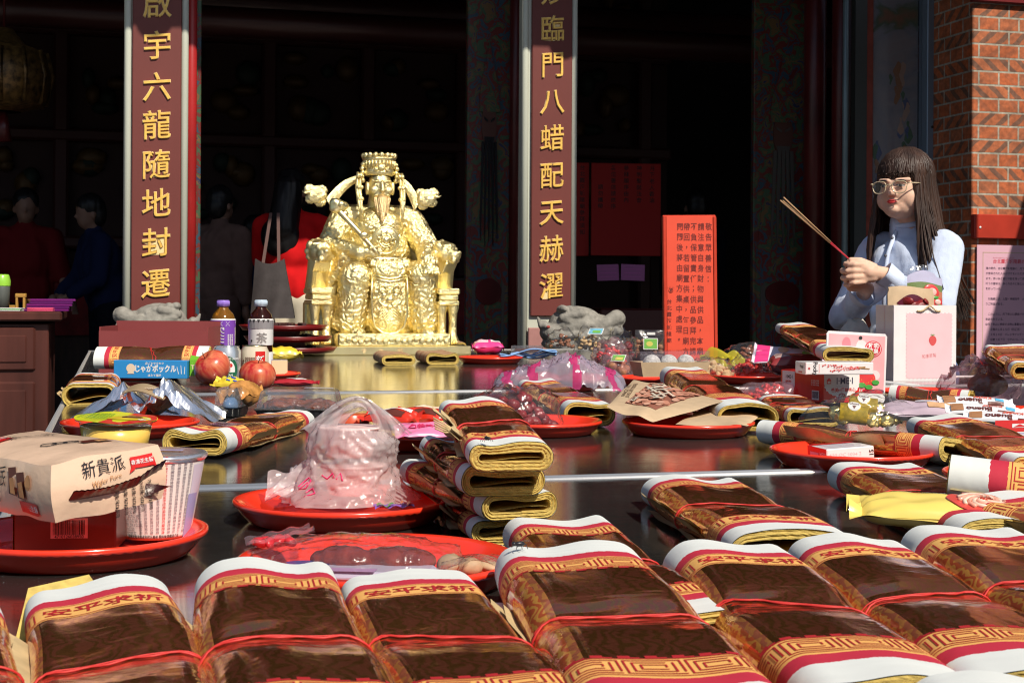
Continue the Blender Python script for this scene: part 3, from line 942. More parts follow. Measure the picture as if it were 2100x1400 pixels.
def joss(label, A, B, za, zb, W=.125, T=.036, far='text', near='key', flap=-1, seed=0, L=None, slot=.45, wave=.0026, anchor='A', roll=0.0, string=True, group='gold paper bundles on the tables', tan=False, ins=True, tail=0):
    rr = random.Random(seed * 13 + 5)
    pA, pB = at(A[0], A[1], za), at(B[0], B[1], zb)
    d = pA - pB
    Ln = d.length if L is None else L
    yv = d.normalized()
    if L is None: c = (pA + pB) / 2
    elif anchor == 'A': c = pA - yv * Ln / 2
    else: c = pB + yv * Ln / 2
    xv = yv.cross(Vector((0, 0, 1))).normalized()
    zv = xv.cross(yv).normalized()
    M = Matrix((xv, yv, zv)).transposed().to_4x4()
    M = Matrix.Translation(c) @ M @ Matrix.Rotation(roll, 4, 'Y')
    M = M @ Matrix.Translation((0, 0, -T))
    th = thing('joss_paper_bundle', label, 'paper bundle', group=group, M=M)
    L = Ln
    k = L / .48
    r = T / 2
    f = (W - T) / 2
    P = 2 * (W - T) + 2 * PI * r
    kw = min(1.0, max(.55, W / .115))
    ph1, ph2 = rr.uniform(0, 6), rr.uniform(0, 6)
    wv = wave * rr.uniform(.7, 1.3)
    def sec(c_, t_in=0.0):
        ff, r_ = f, r - t_in
        sgn = 1 if c_ >= 0 else -1
        a = abs(c_)
        q = f; arc = PI * r
        if a < q: x, z = a, r + r_
        elif a < q + arc:
            an = (a - q) / r
            x, z = q + r_ * math.sin(an), r + r_ * math.cos(an)
        else: x, z = q - (a - q - arc), r - r_
        return x * sgn, z
    def pin(y):
        return 1 - (.16 * math.exp(-(y / .035) ** 2) if string else 0)
    def S(c_, y, t_in=0.0, off=0.0):
        x, z = sec(c_, t_in)
        g = max(0, (z - r * .7) / (T - r * .7))
        e = min(1, abs(y) / (L / 2))
        z += g * wv * (.35 + .65 * e * e) * (math.sin(x / W * 7.5 + ph1 + y * 3) + .35 * math.sin(x / W * 11 + ph2 - y * 5))
        z *= pin(y) if z > 0 else 1
        x += .0022 * math.sin(y * 19 + ph2)
        if off:
            nx, nz_ = x, (z - r) * 1.6
            q = abs(nx) - f
            if q > 0:
                vx, vz = q * (1 if nx > 0 else -1), z - r
                l_ = math.hypot(vx, vz) or 1
                x += vx / l_ * off; z += vz / l_ * off
            else: z += off if z > r else -off
        return Vector((x, y, z))
    NC, NY = 72, 26
    ys = sorted(set([-L / 2 + L * i / (NY - 1) for i in range(NY)] + [-.02, -.01, 0, .01, .02]))
    ch = {'L': 0}
    if tan:
        b = MB()
        b.grid(lambda a, e: S((a - .5) * P, ys[round(e * (len(ys) - 1))]), NC, len(ys), cu=True)
        for e_ in range(7):
            y = -L / 2 + L * (e_ + .6) / 7
            b.grid(lambda a, q: S((a - .5) * (P * .8), y + .06 * (a - .5) * (-1) ** e_ + (q - .5) * .006, 0, .0005), 30, 2, mi=1)
        b.build('wrapper', [m_jtan, m_inkfaded], th)
    else:
        b = MB()
        def uvf(a, e):
            y = ys[round(e * (len(ys) - 1))]
            return ((a - .5) * P, (L / 2 - abs(y)) / k)
        vs, uv, fs = [], [], []
        for i in range(NC + 1):
            for j in range(len(ys)):
                a, e = i / NC, j / (len(ys) - 1)
                vs.append(S((a - .5) * P * .99999, ys[j])); uv.append(uvf(a, e))
        for i in range(NC):
            for j in range(len(ys) - 1):
                fs.append((i * len(ys) + j, (i + 1) * len(ys) + j, (i + 1) * len(ys) + j + 1, i * len(ys) + j + 1))
        b.add(vs, fs, 0, True, None, uv)
        # printed borders
        for sg, kind in ((1, far), (-1, near)):
            if not kind: continue
            fn = lambda x, d_: S(max(-P / 2 + 1e-4, min(P / 2 - 1e-4, x)), sg * (L / 2 - d_ * k), 0, .0005)
            def strip(c0, c1, d0, d1):
                nx_ = max(1, int(abs(c1 - c0) / .0045))
                b.rect(c0, d0, c1, d1, fn, 1, nx_, 1)
            cm = P / 2 - .012
            strip(-cm, cm, .0695, .0706)
            strip(-cm, cm, .1055, .1068)
            def meander(x0, x1, d0=.073, d1=.103, n_=3):
                lw = .0013
                st = (d1 - d0) / (2 * n_ + .2)
                for q in range(n_):
                    i_ = q * st
                    a0, a1, e0, e1 = x0 + i_, x1 - i_, d0 + i_, d1 - i_
                    if a1 - a0 < .004: break
                    strip(a0, a1, e0, e0 + lw)
                    strip(a0, a1 - (st if q % 2 else 0), e1 - lw, e1)
                    strip(a0, a0 + lw, e0, e1)
                    strip(a1 - lw, a1, e0 + (st if q % 2 == 0 else 0), e1)
            if kind == 'text':
                cw = .0225 * kw
                for i, g_ in enumerate('安平求祈'):
                    cx = (i - 1.5) * cw
                    b.text(g_, .0235 * kw, lambda x, y: fn(x, .0885 - sg * y / k), 1, .012, x=cx, rot=rr.uniform(-.06, .06), sx=1.0)
                for s_ in (-1, 1):
                    x0 = s_ * 2.15 * cw
                    for q in range(2):
                        a0 = x0 + s_ * (.002 + q * .034 * kw)
                        meander(min(a0, a0 + s_ * .031 * kw), max(a0, a0 + s_ * .031 * kw))
            else:
                x = -cm + .004
                while x + .036 < cm:
                    meander(x, x + .035, .0735, .1025, 3)
                    x += .0375
                x = -cm
                while x < cm - .012:       # stepped red tongues where the foil begins
                    strip(x, x + .0075, .107, .1125); strip(x + .0075, x + .013, .107, .109)
                    x += .0165
        b.build('wrapper', [m_joss, m_inkr], th, rc=False)
    # paper inside: ring ends and inner wall
    t = r * (1 - slot)
    b = MB()
    NR = 9
    for sg in (1, -1):
        jit = [[rr.uniform(-.0010, .0010) for _ in range(NC)] for _ in range(NR + 1)]
        base = [rr.uniform(-.0012, .0014) for _ in range(NR + 1)]
        vs, uv, fs = [], [], []
        for q in range(NR + 1):
            for i in range(NC):
                ti = .0006 + (t - .0006) * q / NR
                p = S((i / NC - .5) * P, sg * (L / 2 + .0004), ti)
                p.y += sg * (base[q] + jit[q][i] * .5 if 0 < q < NR else 0)
                vs.append(p); uv.append((i / NC, q / NR * t * 3))
        for q in range(NR):
            for i in range(NC):
                j = (i + 1) % NC
                fs.append((q * NC + i, q * NC + j, (q + 1) * NC + j, (q + 1) * NC + i))
        b.add(vs, fs, 0, False, None, uv)
    b.grid(lambda a, e: S((a - .5) * P, (e - .5) * L, t), NC, 8, cu=True)
    if ins:   # loose inner fold seen in the slot
        hh = r - t
        b.grid(lambda a, e: Vector(((a - .5) * (W - 2.4 * t), (e - .5) * (L - .006), r - hh * .9 + hh * 1.3 * a * (.4 + .5 * math.sin(a * 3)))), 14, 3)
    b.build('paper_sheets', m_must, th)
    if string:
        b = MB()
        sk = rr.uniform(-.02, .02)
        pts = [S((i / 48 - .5) * P, sk * math.sin(i / 48 * 2 * PI) + .002 * math.sin(i * 1.3), 0, .0012) for i in range(48)]
        b.tube(pts, .0009, 6, True)
        pts = [S((i / 48 - .5) * P, .004 + sk * .7 * math.sin(i / 48 * 2 * PI), 0, .0010) for i in range(48)]
        b.tube(pts, .0006, 6, True)
        b.build('rubber_band', m_string, th)
    if flap:
        b = MB()
        hx = flap * (W / 2 - .004)
        for q, (a0, ln, w_, z0, lift) in enumerate(((rr.uniform(-.03, .03), .26, .018, .012, .016), (rr.uniform(-.05, .05), .22, .012, .018, .010), (rr.uniform(-.04, .04), .29, .010, .005, .001))):
            def fl(a, e, q=q, a0=a0, ln=ln, w_=w_, z0=z0, lift=lift):
                y = a0 * k + (e - .5) * ln * k
                sh = 1 - .65 * math.exp(-(y / .03) ** 2)
                ed = 1 + .12 * math.sin(e * 9 + q)
                return Vector((hx + flap * w_ * a * sh * ed, y, z0 + lift * a * sh + .0006 * math.sin(e * 20 + q)))
            b.grid(fl, 4, 22)
            b.grid(lambda a, e: fl(a, e) - Vector((0, 0, .0012)), 4, 22)
        b.build('paper_fold', m_tanp, th)
    if tail:
        b = MB()
        for q in range(5):
            b.tube([(-W / 2 + .004, 0, r), (-W / 2 - .010, .003 * (q - 2), r + .002 * q), (-W / 2 - .022, .006 * (q - 2), r + .006 + .002 * q)], .0010, 5)
        b.build('twisted_paper_tail', m_tanp, th)
    return th

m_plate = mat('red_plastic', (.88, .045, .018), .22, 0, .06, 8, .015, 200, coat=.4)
def plate(label, px, py, D=.25, h0=0.0):
    r = D / 2
    p = at(px, py, .022 + h0)
    b = MB()
    prof = [(0, .006), (r * .70, .006), (r * .76, .008), (r * .86, .018), (r * .92, .0235), (r * .98, .0265), (r, .0255), (r * 1.0, .0215), (r * .965, .0185), (r * .93, .0125), (r * .86, .003), (r * .82, 0), (r * .74, 0), (r * .72, .003), (0, .003)]
    b.lathe(prof, 72)
    o = b.build('red_plate', m_plate, None, loc=(p.x, p.y, H + h0))
    return tag(o, label, 'plate', 'red plastic plates of offerings')
PL = {}
for key, px, py, D, lab in (
    ('A', 163, 1093, .25, 'red plate at the lower left under the wafer pack and the noodle cup'),
    ('B', 703, 1027, .25, 'red plate under the tied plastic bag of steamed bowls'),
    ('C', 776, 1148, .25, 'red plate with the clear packet of dark sausage behind the front row'),
    ('D', 268, 866, .25, 'red plate under the open silver foil bags'),
    ('E', 292, 762, .25, 'red plate under the blue snack box and maroon carton'),
    ('F', 530, 766, .25, 'red plate beside the two apples and the cream box'),
    ('G', 842, 887, .25, 'red plate of small candy packets left of the paper stack'),
    ('H', 1100, 864, .25, 'red plate under the bag of whole red jujubes'),
    ('I', 1411, 866, .25, 'red plate under the kraft peanut pouch'),
    ('J', 1746, 925, .25, 'red plate with the small red and white box at the right'),
    ('K', 1130, 783, .27, 'red plate under the pink striped plastic bag'),
    ('L', 1005, 733, .25, 'red plate with the pink wrapped cake at the back'),
    ('M', 1350, 775, .25, 'red plate under the tray of sugared mochi'),
    ('N', 1530, 770, .25, 'red plate of dried dates and red candy'),
    ('O', 1700, 806, .27, 'red plate under the red biscuit carton'),
    ('P', 1905, 803, .26, 'red plate under the long paper roll below the gift bag'),
    ('Q', 2135, 845, .26, 'red plate at the right edge under the tilted bundle'),
    ('R', 2130, 975, .25, 'red plate at the right edge under the open paper roll'),
):
    PL[key] = plate(lab, px, py, D)

# front row, left to right
J = joss
fr = 'front row of gold paper bundles'
J('gold paper bundle cut by the left edge of the picture in the front row', (-168, 1222), (-140, 1400), .036, .036, L=.46, seed=1, group=fr, W=.112)
J('second bundle of the front row, tilted beside the yellow paper corner', (203, 1190), (250, 1400), .038, .034, L=.46, seed=2, group=fr, far='text', roll=R(-5), W=.108)
J('front bundle with a key border in line with the sausage packet left end', (540, 1148), (632, 1400), .050, .046, L=.46, seed=3, group=fr, far='key', W=.110, T=.044)
J('front bundle right of the sausage packet with lettered border', (832, 1170), (1012, 1400), .036, .036, L=.43, seed=4, group=fr, far='text', near='key', W=.110)
J('large front bundle with a fly sitting on its white end', (1168, 1114), (1405, 1400), .052, .046, L=.47, seed=5, group=fr, far='key', W=.126, T=.048)
J('front bundle lying under the one with the fly', (1090, 1238), (1290, 1400), .015, .015, L=.46, seed=6, group=fr, T=.028, flap=0, W=.12)
J('front bundle between the fly bundle and the lower right corner', (1490, 1112), (1838, 1392), .046, .042, seed=7, group=fr, far='text', near='key', W=.112, T=.042)
J('front bundle second from the right edge with lettered border', (1732, 1098), (2100, 1330), .042, .04, L=.47, seed=8, group=fr, far='text', W=.110, T=.040)
J('front bundle at the right edge below the yellow snack bag', (1968, 1080), (2290, 1240), .044, .042, L=.47, seed=9, group=fr, far='text', W=.118, T=.042)
J('bundle half hidden behind the one with the fly', (1138, 1062), (1300, 1190), .034, .034, L=.44, seed=10, far='key', W=.112)
J('bundle corner at the lower right corner of the picture', (2075, 1385), (2330, 1600), .045, .045, L=.48, seed=44, group=fr, far='key')
# middle
J('bundle lying alone on the dark steel right of the stack', (1412, 978), (1632, 1088), .034, .040, seed=11, far='key', near='text', slot=.5)
J('bundle beside the yellow snack bag pointing at the steel seam', (1788, 949), (2000, 1032), .040, .036, L=.46, seed=12, far='text', near='text')
J('bundle behind the yellow snack bag at the right edge', (2015, 1010), (2420, 1082), .044, .044, L=.48, seed=13, far='text')
J('open paper roll with wide white end at the right edge', (1952, 938), (2240, 975), .074, .060, L=.46, seed=14, far='text', near='text', W=.075, T=.052, slot=.8, flap=0, wave=.001, string=False, roll=R(20))
J('bundle at the right edge in front of the chocolate bars', (1935, 852), (2140, 925), .060, .044, L=.46, seed=15, far='text', near='key')
J('bundle lying crosswise over the plate with the small box', (1592, 866), (1965, 900), .046, .045, seed=16, far='key', near='key', W=.095, T=.040, slot=.3, roll=R(14))
J('bundle sloping over the kraft pouch with a wide open end', (1398, 752), (1532, 828), .074, .056, seed=17, far='text', near='key', T=.052, W=.118, slot=.72, wave=.002)
J('open bundle end half hidden behind the gold coin sweets', (1560, 790), (1668, 838), .036, .036, L=.42, anchor='B', seed=18, far='text', near='text', T=.036, W=.11, slot=.6, flap=0)
J('bundle crossing in front of the bag of red jujubes', (1102, 778), (1210, 826), .052, .048, seed=19, far='text', near='key', W=.105, T=.046, slot=.62)
J('bundle raised on top of the boxes beside the strawberry pouch', (1628, 662), (1738, 712), .172, .142, seed=20, far='text', near='text', T=.036, W=.12, slot=.45)
J('bundle propped high at the right edge above the chocolate bars', (2068, 706), (2230, 800), .145, .09, L=.46, seed=21, far='text')
J('long paper roll lying under the gift bag', (1832, 789), (1992, 800), .055, .050, seed=22, far='key', near='key', W=.06, T=.045, slot=.6, flap=1, wave=.001)
# left
J('bundle laid across the front of the maroon carton', (196, 717), (428, 717), .100, .102, seed=23, far='text', near='text', W=.075, T=.05, slot=.5, wave=.001, flap=1, roll=R(-30))
J('open ended bundle pointing at the camera at the left table edge', (200, 758), (184, 786), .050, .050, L=.46, anchor='B', seed=24, far='text', near=None, T=.056, W=.125, slot=.66, wave=.001)
J('bundle lying askew in front of the meat boxes', (592, 842), (402, 884), .030, .044, seed=25, far='text', near='text', W=.105, T=.038, slot=.4, flap=1)
# the stack
st = 'stack of gold paper bundles'
J('lowest bundle of the stack, its spiral end on the table', (930, 985), (1032, 1062), .030, .028, seed=26, group=st, W=.072, T=.028, slot=.4, far='text', near='key', L=.31, anchor='B')
J('second bundle from the bottom of the stack', (925, 955), (1066, 1010), .058, .056, seed=27, group=st, W=.084, T=.028, slot=.42, far='key', near='key', L=.30, anchor='B')
J('third bundle from the bottom of the stack', (940, 903), (1032, 959), .084, .083, seed=28, group=st, W=.088, T=.029, slot=.38, far='key', near='key', L=.31, anchor='B')
J('top bundle of the stack with its whole foil face showing', (975, 817), (1053, 908), .134, .112, seed=29, group=st, W=.086, T=.029, slot=.3, far='key', near='text', tail=1, L=.32, anchor='B')
# small plain bundles by the statue
sg_ = 'small plain bundles in front of the statue'
J('small plain tan bundle in front of the middle of the statue plinth', (778, 713), (818, 727), .042, .040, seed=30, group=sg_, tan=True, W=.125, T=.040, slot=.35, L=.30, anchor='B', flap=0, string=False)
J('small plain tan bundle right of its twin at the statue plinth', (868, 713), (908, 725), .044, .042, seed=31, group=sg_, tan=True, W=.125, T=.042, slot=.5, L=.30, anchor='B', flap=0, string=False)
J('small plain tan bundle end behind the right corner of the plinth', (915, 697), (928, 702), .035, .035, seed=32, group=sg_, tan=True, W=.13, T=.036, slot=.5, L=.3, anchor='B', flap=0, string=False)

b = MB()
b.add([(0, 0, .002), (.075, .02, .012), (.03, .085, .036), (-.01, .06, .03)], [(0, 1, 2, 3)], 0, False)
b.add([(0, 0, .0005), (.075, .02, .0105), (.03, .085, .0345), (-.01, .06, .0285)], [(3, 2, 1, 0)], 0, False)
tag(b.build('paper_sheet', m_must, None, rc=False, loc=at(30, 1322, 0)), 'loose corner of mustard yellow paper between two front bundles at the left', 'paper')
# ------------------------------------------------------------------ golden statue, stone heads, fly
def gold(name, col, rough, bs, st):
    m = mat(name, col, rough, 1.0, .12, 12, 0)
    n, l = m.node_tree.nodes, m.node_tree.links
    b = n['Principled BSDF']
    tc = n.new('ShaderNodeTexCoord')
    t = n.new('ShaderNodeTexNoise'); t.inputs['Scale'].default_value = bs; t.inputs['Detail'].default_value = 3; t.inputs['Distortion'].default_value = 2
    l.new(tc.outputs['Object'], t.inputs['Vector'])
    a = n.new('ShaderNodeMath'); a.operation = 'PINGPONG'; a.inputs[1].default_value = .08
    l.new(t.outputs[0], a.inputs[0])
    bp = n.new('ShaderNodeBump'); bp.inputs['Strength'].default_value = st; bp.inputs['Distance'].default_value = .03
    l.new(a.outputs[0], bp.inputs['Height'])
    l.new(bp.outputs[0], b.inputs['Normal'])
    return m
m_gold = gold('gilding_relief', (.97, .79, .41), .34, 46, .42)
m_gold2 = gold('gilding_smooth', (.97, .80, .43), .33, 80, .15)
m_goldd = gold('gilding_brown', (.84, .62, .32), .42, 90, .4)
sp_ = at(778, 728, 0)
stt = thing('deity_statue', 'gilded seated deity statue with a winged crown on its throne', 'statue', (sp_.x - .032, sp_.y + .26, H), TH)
stt.scale = (1.045, 1.045, 1.045)
def emb(c, nn):
    if c.z > .625: return 0
    if c.x < -.01 and c.x > -.14 and c.y < -.12 and .36 < c.z < .48: return 0
    q = noise.noise(c * 30) + .5 * noise.noise(c * 60)
    return .0021 * math.sin(q * 8) * min(1, (.625 - c.z) * 12)
pr = [
 ('e', (0, .06, .47), (.145, .11, .17)), ('e', (.008, .0, .43), (.128, .105, .10)), ('e', (0, .0, .53), (.11, .09, .09)),
 ('c', (-.125, .05, .572), (.125, .05, .572), .062, .062), ('c', (0, .04, .60), (.006, .01, .68), .045, .043),
 ('e', (.006, .004, .705), (.051, .062, .078)), ('e', (.006, -.012, .675), (.044, .052, .045)), ('e', (.006, -.046, .645), (.026, .02, .018)),
 ('c', (.006, -.058, .722), (.006, -.071, .688), .0065, .0105), ('e', (-.003, -.06, .686), (.006, .007, .005)), ('e', (.015, -.06, .686), (.006, .007, .005)),
 ('c', (-.006, -.056, .726), (-.036, -.045, .729), .0035, .003), ('c', (.018, -.056, .726), (.048, -.045, .729), .0035, .003),
 ('e', (-.017, -.050, .712), (.013, .004, .003)), ('e', (.029, -.050, .712), (.013, .004, .003)),
 ('e', (-.024, -.040, .69), (.018, .014, .018)), ('e', (.036, -.040, .69), (.018, .014, .018)),
 ('c', (.002, -.062, .674), (-.026, -.052, .664), .006, .004), ('c', (.010, -.062, .674), (.038, -.052, .664), .006, .004),
 ('e', (.006, -.06, .661), (.013, .007, .0045)),
 ('e', (-.05, .0, .70), (.008, .018, .03)), ('e', (.062, .0, .70), (.008, .018, .03)),
 # arms and sleeves
 ('c', (-.15, .04, .565), (-.205, -.02, .455), .058, .056), ('c', (-.205, -.02, .455), (-.10, -.15, .42), .05, .034), ('c', (-.20, -.02, .42), (-.205, -.05, .30), .05, .03), ('c', (-.15, -.09, .40), (-.20, -.07, .31), .045, .02),
 ('e', (-.065, -.168, .425), (.034, .022, .024)),
 ('c', (.15, .04, .565), (.205, -.02, .45), .058, .056), ('c', (.205, -.02, .45), (.19, -.135, .385), .052, .042), ('c', (.225, -.0, .42), (.235, -.03, .26), .045, .028),
 ('e', (.185, -.175, .362), (.028, .03, .02)),
 # lap, legs, hem
 ('e', (0, .05, .30), (.19, .13, .09)),
 ('c', (-.09, .05, .31), (-.118, -.135, .318), .082, .07), ('c', (.10, .05, .31), (.165, -.125, .322), .082, .07),
 ('c', (-.118, -.13, .30), (-.135, -.11, .13), .068, .066), ('c', (.165, -.12, .30), (.178, -.10, .13), .066, .066),
 ('e', (-.155, -.08, .125), (.085, .075, .04)), ('e', (.185, -.075, .125), (.08, .07, .04)), ('c', (-.20, -.03, .30), (-.22, -.05, .13), .04, .045),
 ('e', (.02, -.09, .18), (.11, .07, .13)),
 ('e', (.018, -.165, .25), (.078, .022, .12)), ('e', (.018, -.168, .165), (.07, .02, .085)), ('e', (.018, -.155, .345), (.075, .04, .05)),
 ('e', (0, .1, .42), (.17, .08, .2)),
 ('e', (-.118, -.205, .085), (.032, .05, .03)), ('e', (.175, -.20, .082), (.034, .055, .03)),
]
for i, (fz, fx) in enumerate(((.437, .0), (.428, .004), (.419, .004), (.411, -.002))):     # fingers closed on the sceptre
    pr += [('c', (-.055, -.183, fz), (-.022 + fx, -.182, fz - .002), .0075, .0065), ('c', (-.022 + fx, -.182, fz - .002), (-.03 + fx, -.165, fz - .003), .0065, .006)]
pr.append(('c', (-.065, -.19, .44), (-.035, -.195, .446), .0075, .006))
for i in range(5):                                                                       # fingers on the knee
    pr.append(('c', (.168 + .012 * i, -.185, .358), (.160 + .016 * i, -.212 + .006 * abs(i - 2), .335), .0078, .006))
for i in range(9):
    a = -1.15 + .29 * i
    pr.append(('c', (.018 + .078 * math.sin(a * .95), -.17, .40 - .012 * math.cos(a)), (.018 + .085 * math.sin(a), -.176, .375 - .01 * math.cos(a)), .007, .007))
blob('robed_figure', pr, .0032, m_gold, stt, 2, emb)
# belt and medallion, apron frame
b = MB()
b.grid(lambda a, e: Vector((.008 + (.133 + .004 * math.sin(e * PI)) * math.sin((a - .5) * 2.4), .0 - (.112 + .006 * math.sin(e * PI)) * math.cos((a - .5) * 2.4), .378 + .026 * e)), 40, 6)
for i in range(9):
    a = (i - 4) * .24
    b.box((.008 + .14 * math.sin(a), -.118 * math.cos(a), .391), (.022, .008, .016), 0, ch=.003, rz=a)
b.build('belt', m_gold2, stt)
b = MB()
mc = Vector((.012, -.108, .475))
tl = Matrix.Translation(mc) @ Matrix.Rotation(R(90), 4, 'X') @ Matrix.Rotation(R(4), 4, 'X')
b.lathe([(0, .010), (.05, .009), (.054, .006)], 40, 0, tl)
b.tube([tl @ Vector((.056 * math.cos(i / 40 * 2 * PI), .056 * math.sin(i / 40 * 2 * PI), .006)) for i in range(40)], .0045, 8, True)
rr = random.Random(5)
pts = [tl @ Vector(((.012 + .03 * (i / 60)) * math.cos(i * .32), (.012 + .03 * (i / 60)) * math.sin(i * .32), .011 + .003 * math.sin(i))) for i in range(60)]
b.tube(pts, [.0065 - .00007 * i for i in range(60)], 7)
b.ell(tl @ Vector((0, .0, .014)), (.014, .01, .016))
for q in range(10):
    a = q * .63
    b.tube([tl @ Vector((.02 * math.cos(a), .02 * math.sin(a), .012)), tl @ Vector((.033 * math.cos(a + .3), .033 * math.sin(a + .3), .014)), tl @ Vector((.046 * math.cos(a + .1), .046 * math.sin(a + .1), .009))], [.004, .004, .002], 6)
b.build('dragon_medallion', m_gold2, stt)
b = MB()   # hanging apron panel: border, lion mask and wave pattern
def ap(x, z): return Vector((.018 + x, -.1905 + .09 * (x * x) * 8 + max(0, z - .28) * .15, z))
bord = [ap(-.072, .33), ap(-.074, .25), ap(-.074, .17), ap(-.062, .115), ap(-.03, .09), ap(0, .085), ap(.03, .09), ap(.062, .115), ap(.074, .17), ap(.074, .25), ap(.072, .33)]
b.tube(bord, .005, 8)
for k in range(4):
    b.tube([ap(-.058 + .003 * k, .135 - .0 + .012 * k), ap(-.03, .165 + .012 * k), ap(-.008, .125 + .012 * k), ap(.014, .165 + .012 * k), ap(.058 - .003 * k, .13 + .012 * k)], .0028, 6)
for sx in (-1, 1):
    b.tube([ap(sx * (.03 + .014 * math.cos(t * .5)), .272 + .014 * math.sin(t * .5)) for t in range(16)], .004, 6)
    b.ell(ap(sx * .024, .245), (.012, .006, .010))
    b.tube([ap(sx * .006, .262), ap(sx * .03, .268), ap(sx * .05, .255)], .005, 6)
    b.tube([ap(sx * .004, .205), ap(sx * .02, .198), ap(sx * .036, .21), ap(sx * .05, .225)], .0045, 6)
b.ell(ap(0, .228), (.016, .009, .012)); b.ell(ap(0, .197), (.014, .006, .006))
for z in (.318, .306): b.tube([ap(-.07, z + .012), ap(-.03, z), ap(0, z - .004), ap(.03, z), ap(.07, z + .012)], .004, 6)
b.build('apron_panel', m_gold2, stt)
# crown, wings, ribbons
b = MB()
b.lathe([(.058, .752), (.066, .758), (.066, .775), (.062, .78), (.064, .80), (.071, .822), (.073, .828), (.05, .832), (0, .834)], 40, 0, Matrix.Translation((.004, .012, 0)))
for i in range(16):
    a = i / 16 * 2 * PI
    b.ell((.004 + .066 * math.cos(a), .012 + .066 * math.sin(a), .838), (.0125,) * 3, nu=12, nv=8)
for i in range(26):
    a = i / 26 * 2 * PI
    b.tube([(.004 + .064 * math.cos(a), .012 + .064 * math.sin(a), .784), (.004 + .069 * math.cos(a), .012 + .069 * math.sin(a), .815)], .0045, 6)
b.ell((.004, -.055, .785), (.016, .008, .014)); b.ell((-.02, -.052, .777), (.010, .007, .009)); b.ell((.028, -.052, .777), (.010, .007, .009))
for sx in (-1, 1):
    for k in range(5): b.ell((.004 + sx * (.071 + .004 * (k % 2)), .0, .80 - .017 * k), (.011, .014, .011), nu=10, nv=8)
b.build('crown', m_gold, stt)
for sx, x0, x1, zt_ in ((-1, -.085, -.262, .668), (1, .095, .212, .664)):
    def band(t, s_):
        x = x0 + (x1 * .80 - x0) * t
        z = .742 - .115 * t + .02 * math.sin(t * 3)
        wv = .012 + .012 * t
        return Vector((x + sx * s_ * wv * .5, .03 - .02 * t, z + s_ * wv))
    b = MB()
    b.grid(lambda a, e: band(a, (e - .5) * 2) + Vector((0, .004 * math.sin(e * PI), 0)), 16, 5)
    b.grid(lambda a, e: band(a, (e - .5) * 2) + Vector((0, -.006 * math.sin(e * PI) - .001, 0)), 16, 5)
    for q, (dx, dz, r_) in enumerate(((0, 0, .038), (.028, .020, .024), (-.016, -.028, .024), (.024, -.018, .022), (-.022, .018, .024))):
        b.ell((x1 + sx * dx, .0 + .004 * q, zt_ + dz), (r_ * 1.1, .010, r_), fn=lambda q_: 1 + .12 * math.sin(q_.x * 9) * math.cos(q_.z * 8))
    b.tube([(x1 + sx * .03, -.006, zt_ + .008), (x1 + sx * .05, -.004, zt_ + .004), (x1 + sx * .062, 0, zt_ + .012)], [.008, .005, .002], 8)
    b.build('crown_wing', m_gold, stt)
    b = MB()
    xb = .004 + sx * .083
    for k in (0, 1):
        b.tube([(xb + sx * .012 * k, -.01, .765), (xb + sx * (.006 + .012 * k), -.03, .70), (xb + sx * (.004 + .010 * k), -.05, .64), (xb + sx * .002, -.075, .585 - .03 * k)], [.006, .0075, .0075, .006], 8)
        for z in (.75, .70, .65): b.ell((xb + sx * .012 * k, -.02 - (.765 - z) * .25, z), (.010,) * 3, nu=10, nv=8)
    b.build('crown_ribbon', m_gold, stt)
pr = [('c', (.006, -.058, .645), (.004, -.085, .585), .025, .016), ('c', (.004, -.085, .59), (.0, -.098, .555), .017, .006), ('c', (-.02, -.052, .65), (-.012, -.075, .59), .012, .008), ('c', (.032, -.052, .65), (.02, -.075, .59), .012, .008)]
blob('beard', pr, .003, m_goldd, stt, 2, lambda c, nn: .0012 * math.sin(c.x * 900 + 2 * math.sin(c.z * 60)))
# ruyi sceptre
b = MB()
sp0, sp1 = Vector((-.195, -.135, .600)), Vector((-.03, -.192, .412))
b.tube([sp0.lerp(sp1, t) + Vector((0, -.012 * math.sin(t * PI), 0)) for t in [i / 12 for i in range(13)]], [.013 - .004 * i / 12 for i in range(13)], 10)
b.ell(sp0 + Vector((.0, -.012, .014)), (.040, .022, .030), fn=lambda q: 1 + .15 * math.cos(3 * math.atan2(q.z, q.x)))
b.ell(sp0 + Vector((.012, -.028, .018)), (.016, .010, .014))
b.ell(sp0.lerp(sp1, .62) + Vector((.0, -.022, .008)), (.020, .010, .014)); b.ell(sp0 + Vector((.03, 0, -.02)), (.018, .016, .018))
b.build('ruyi_sceptre', m_gold2, stt)
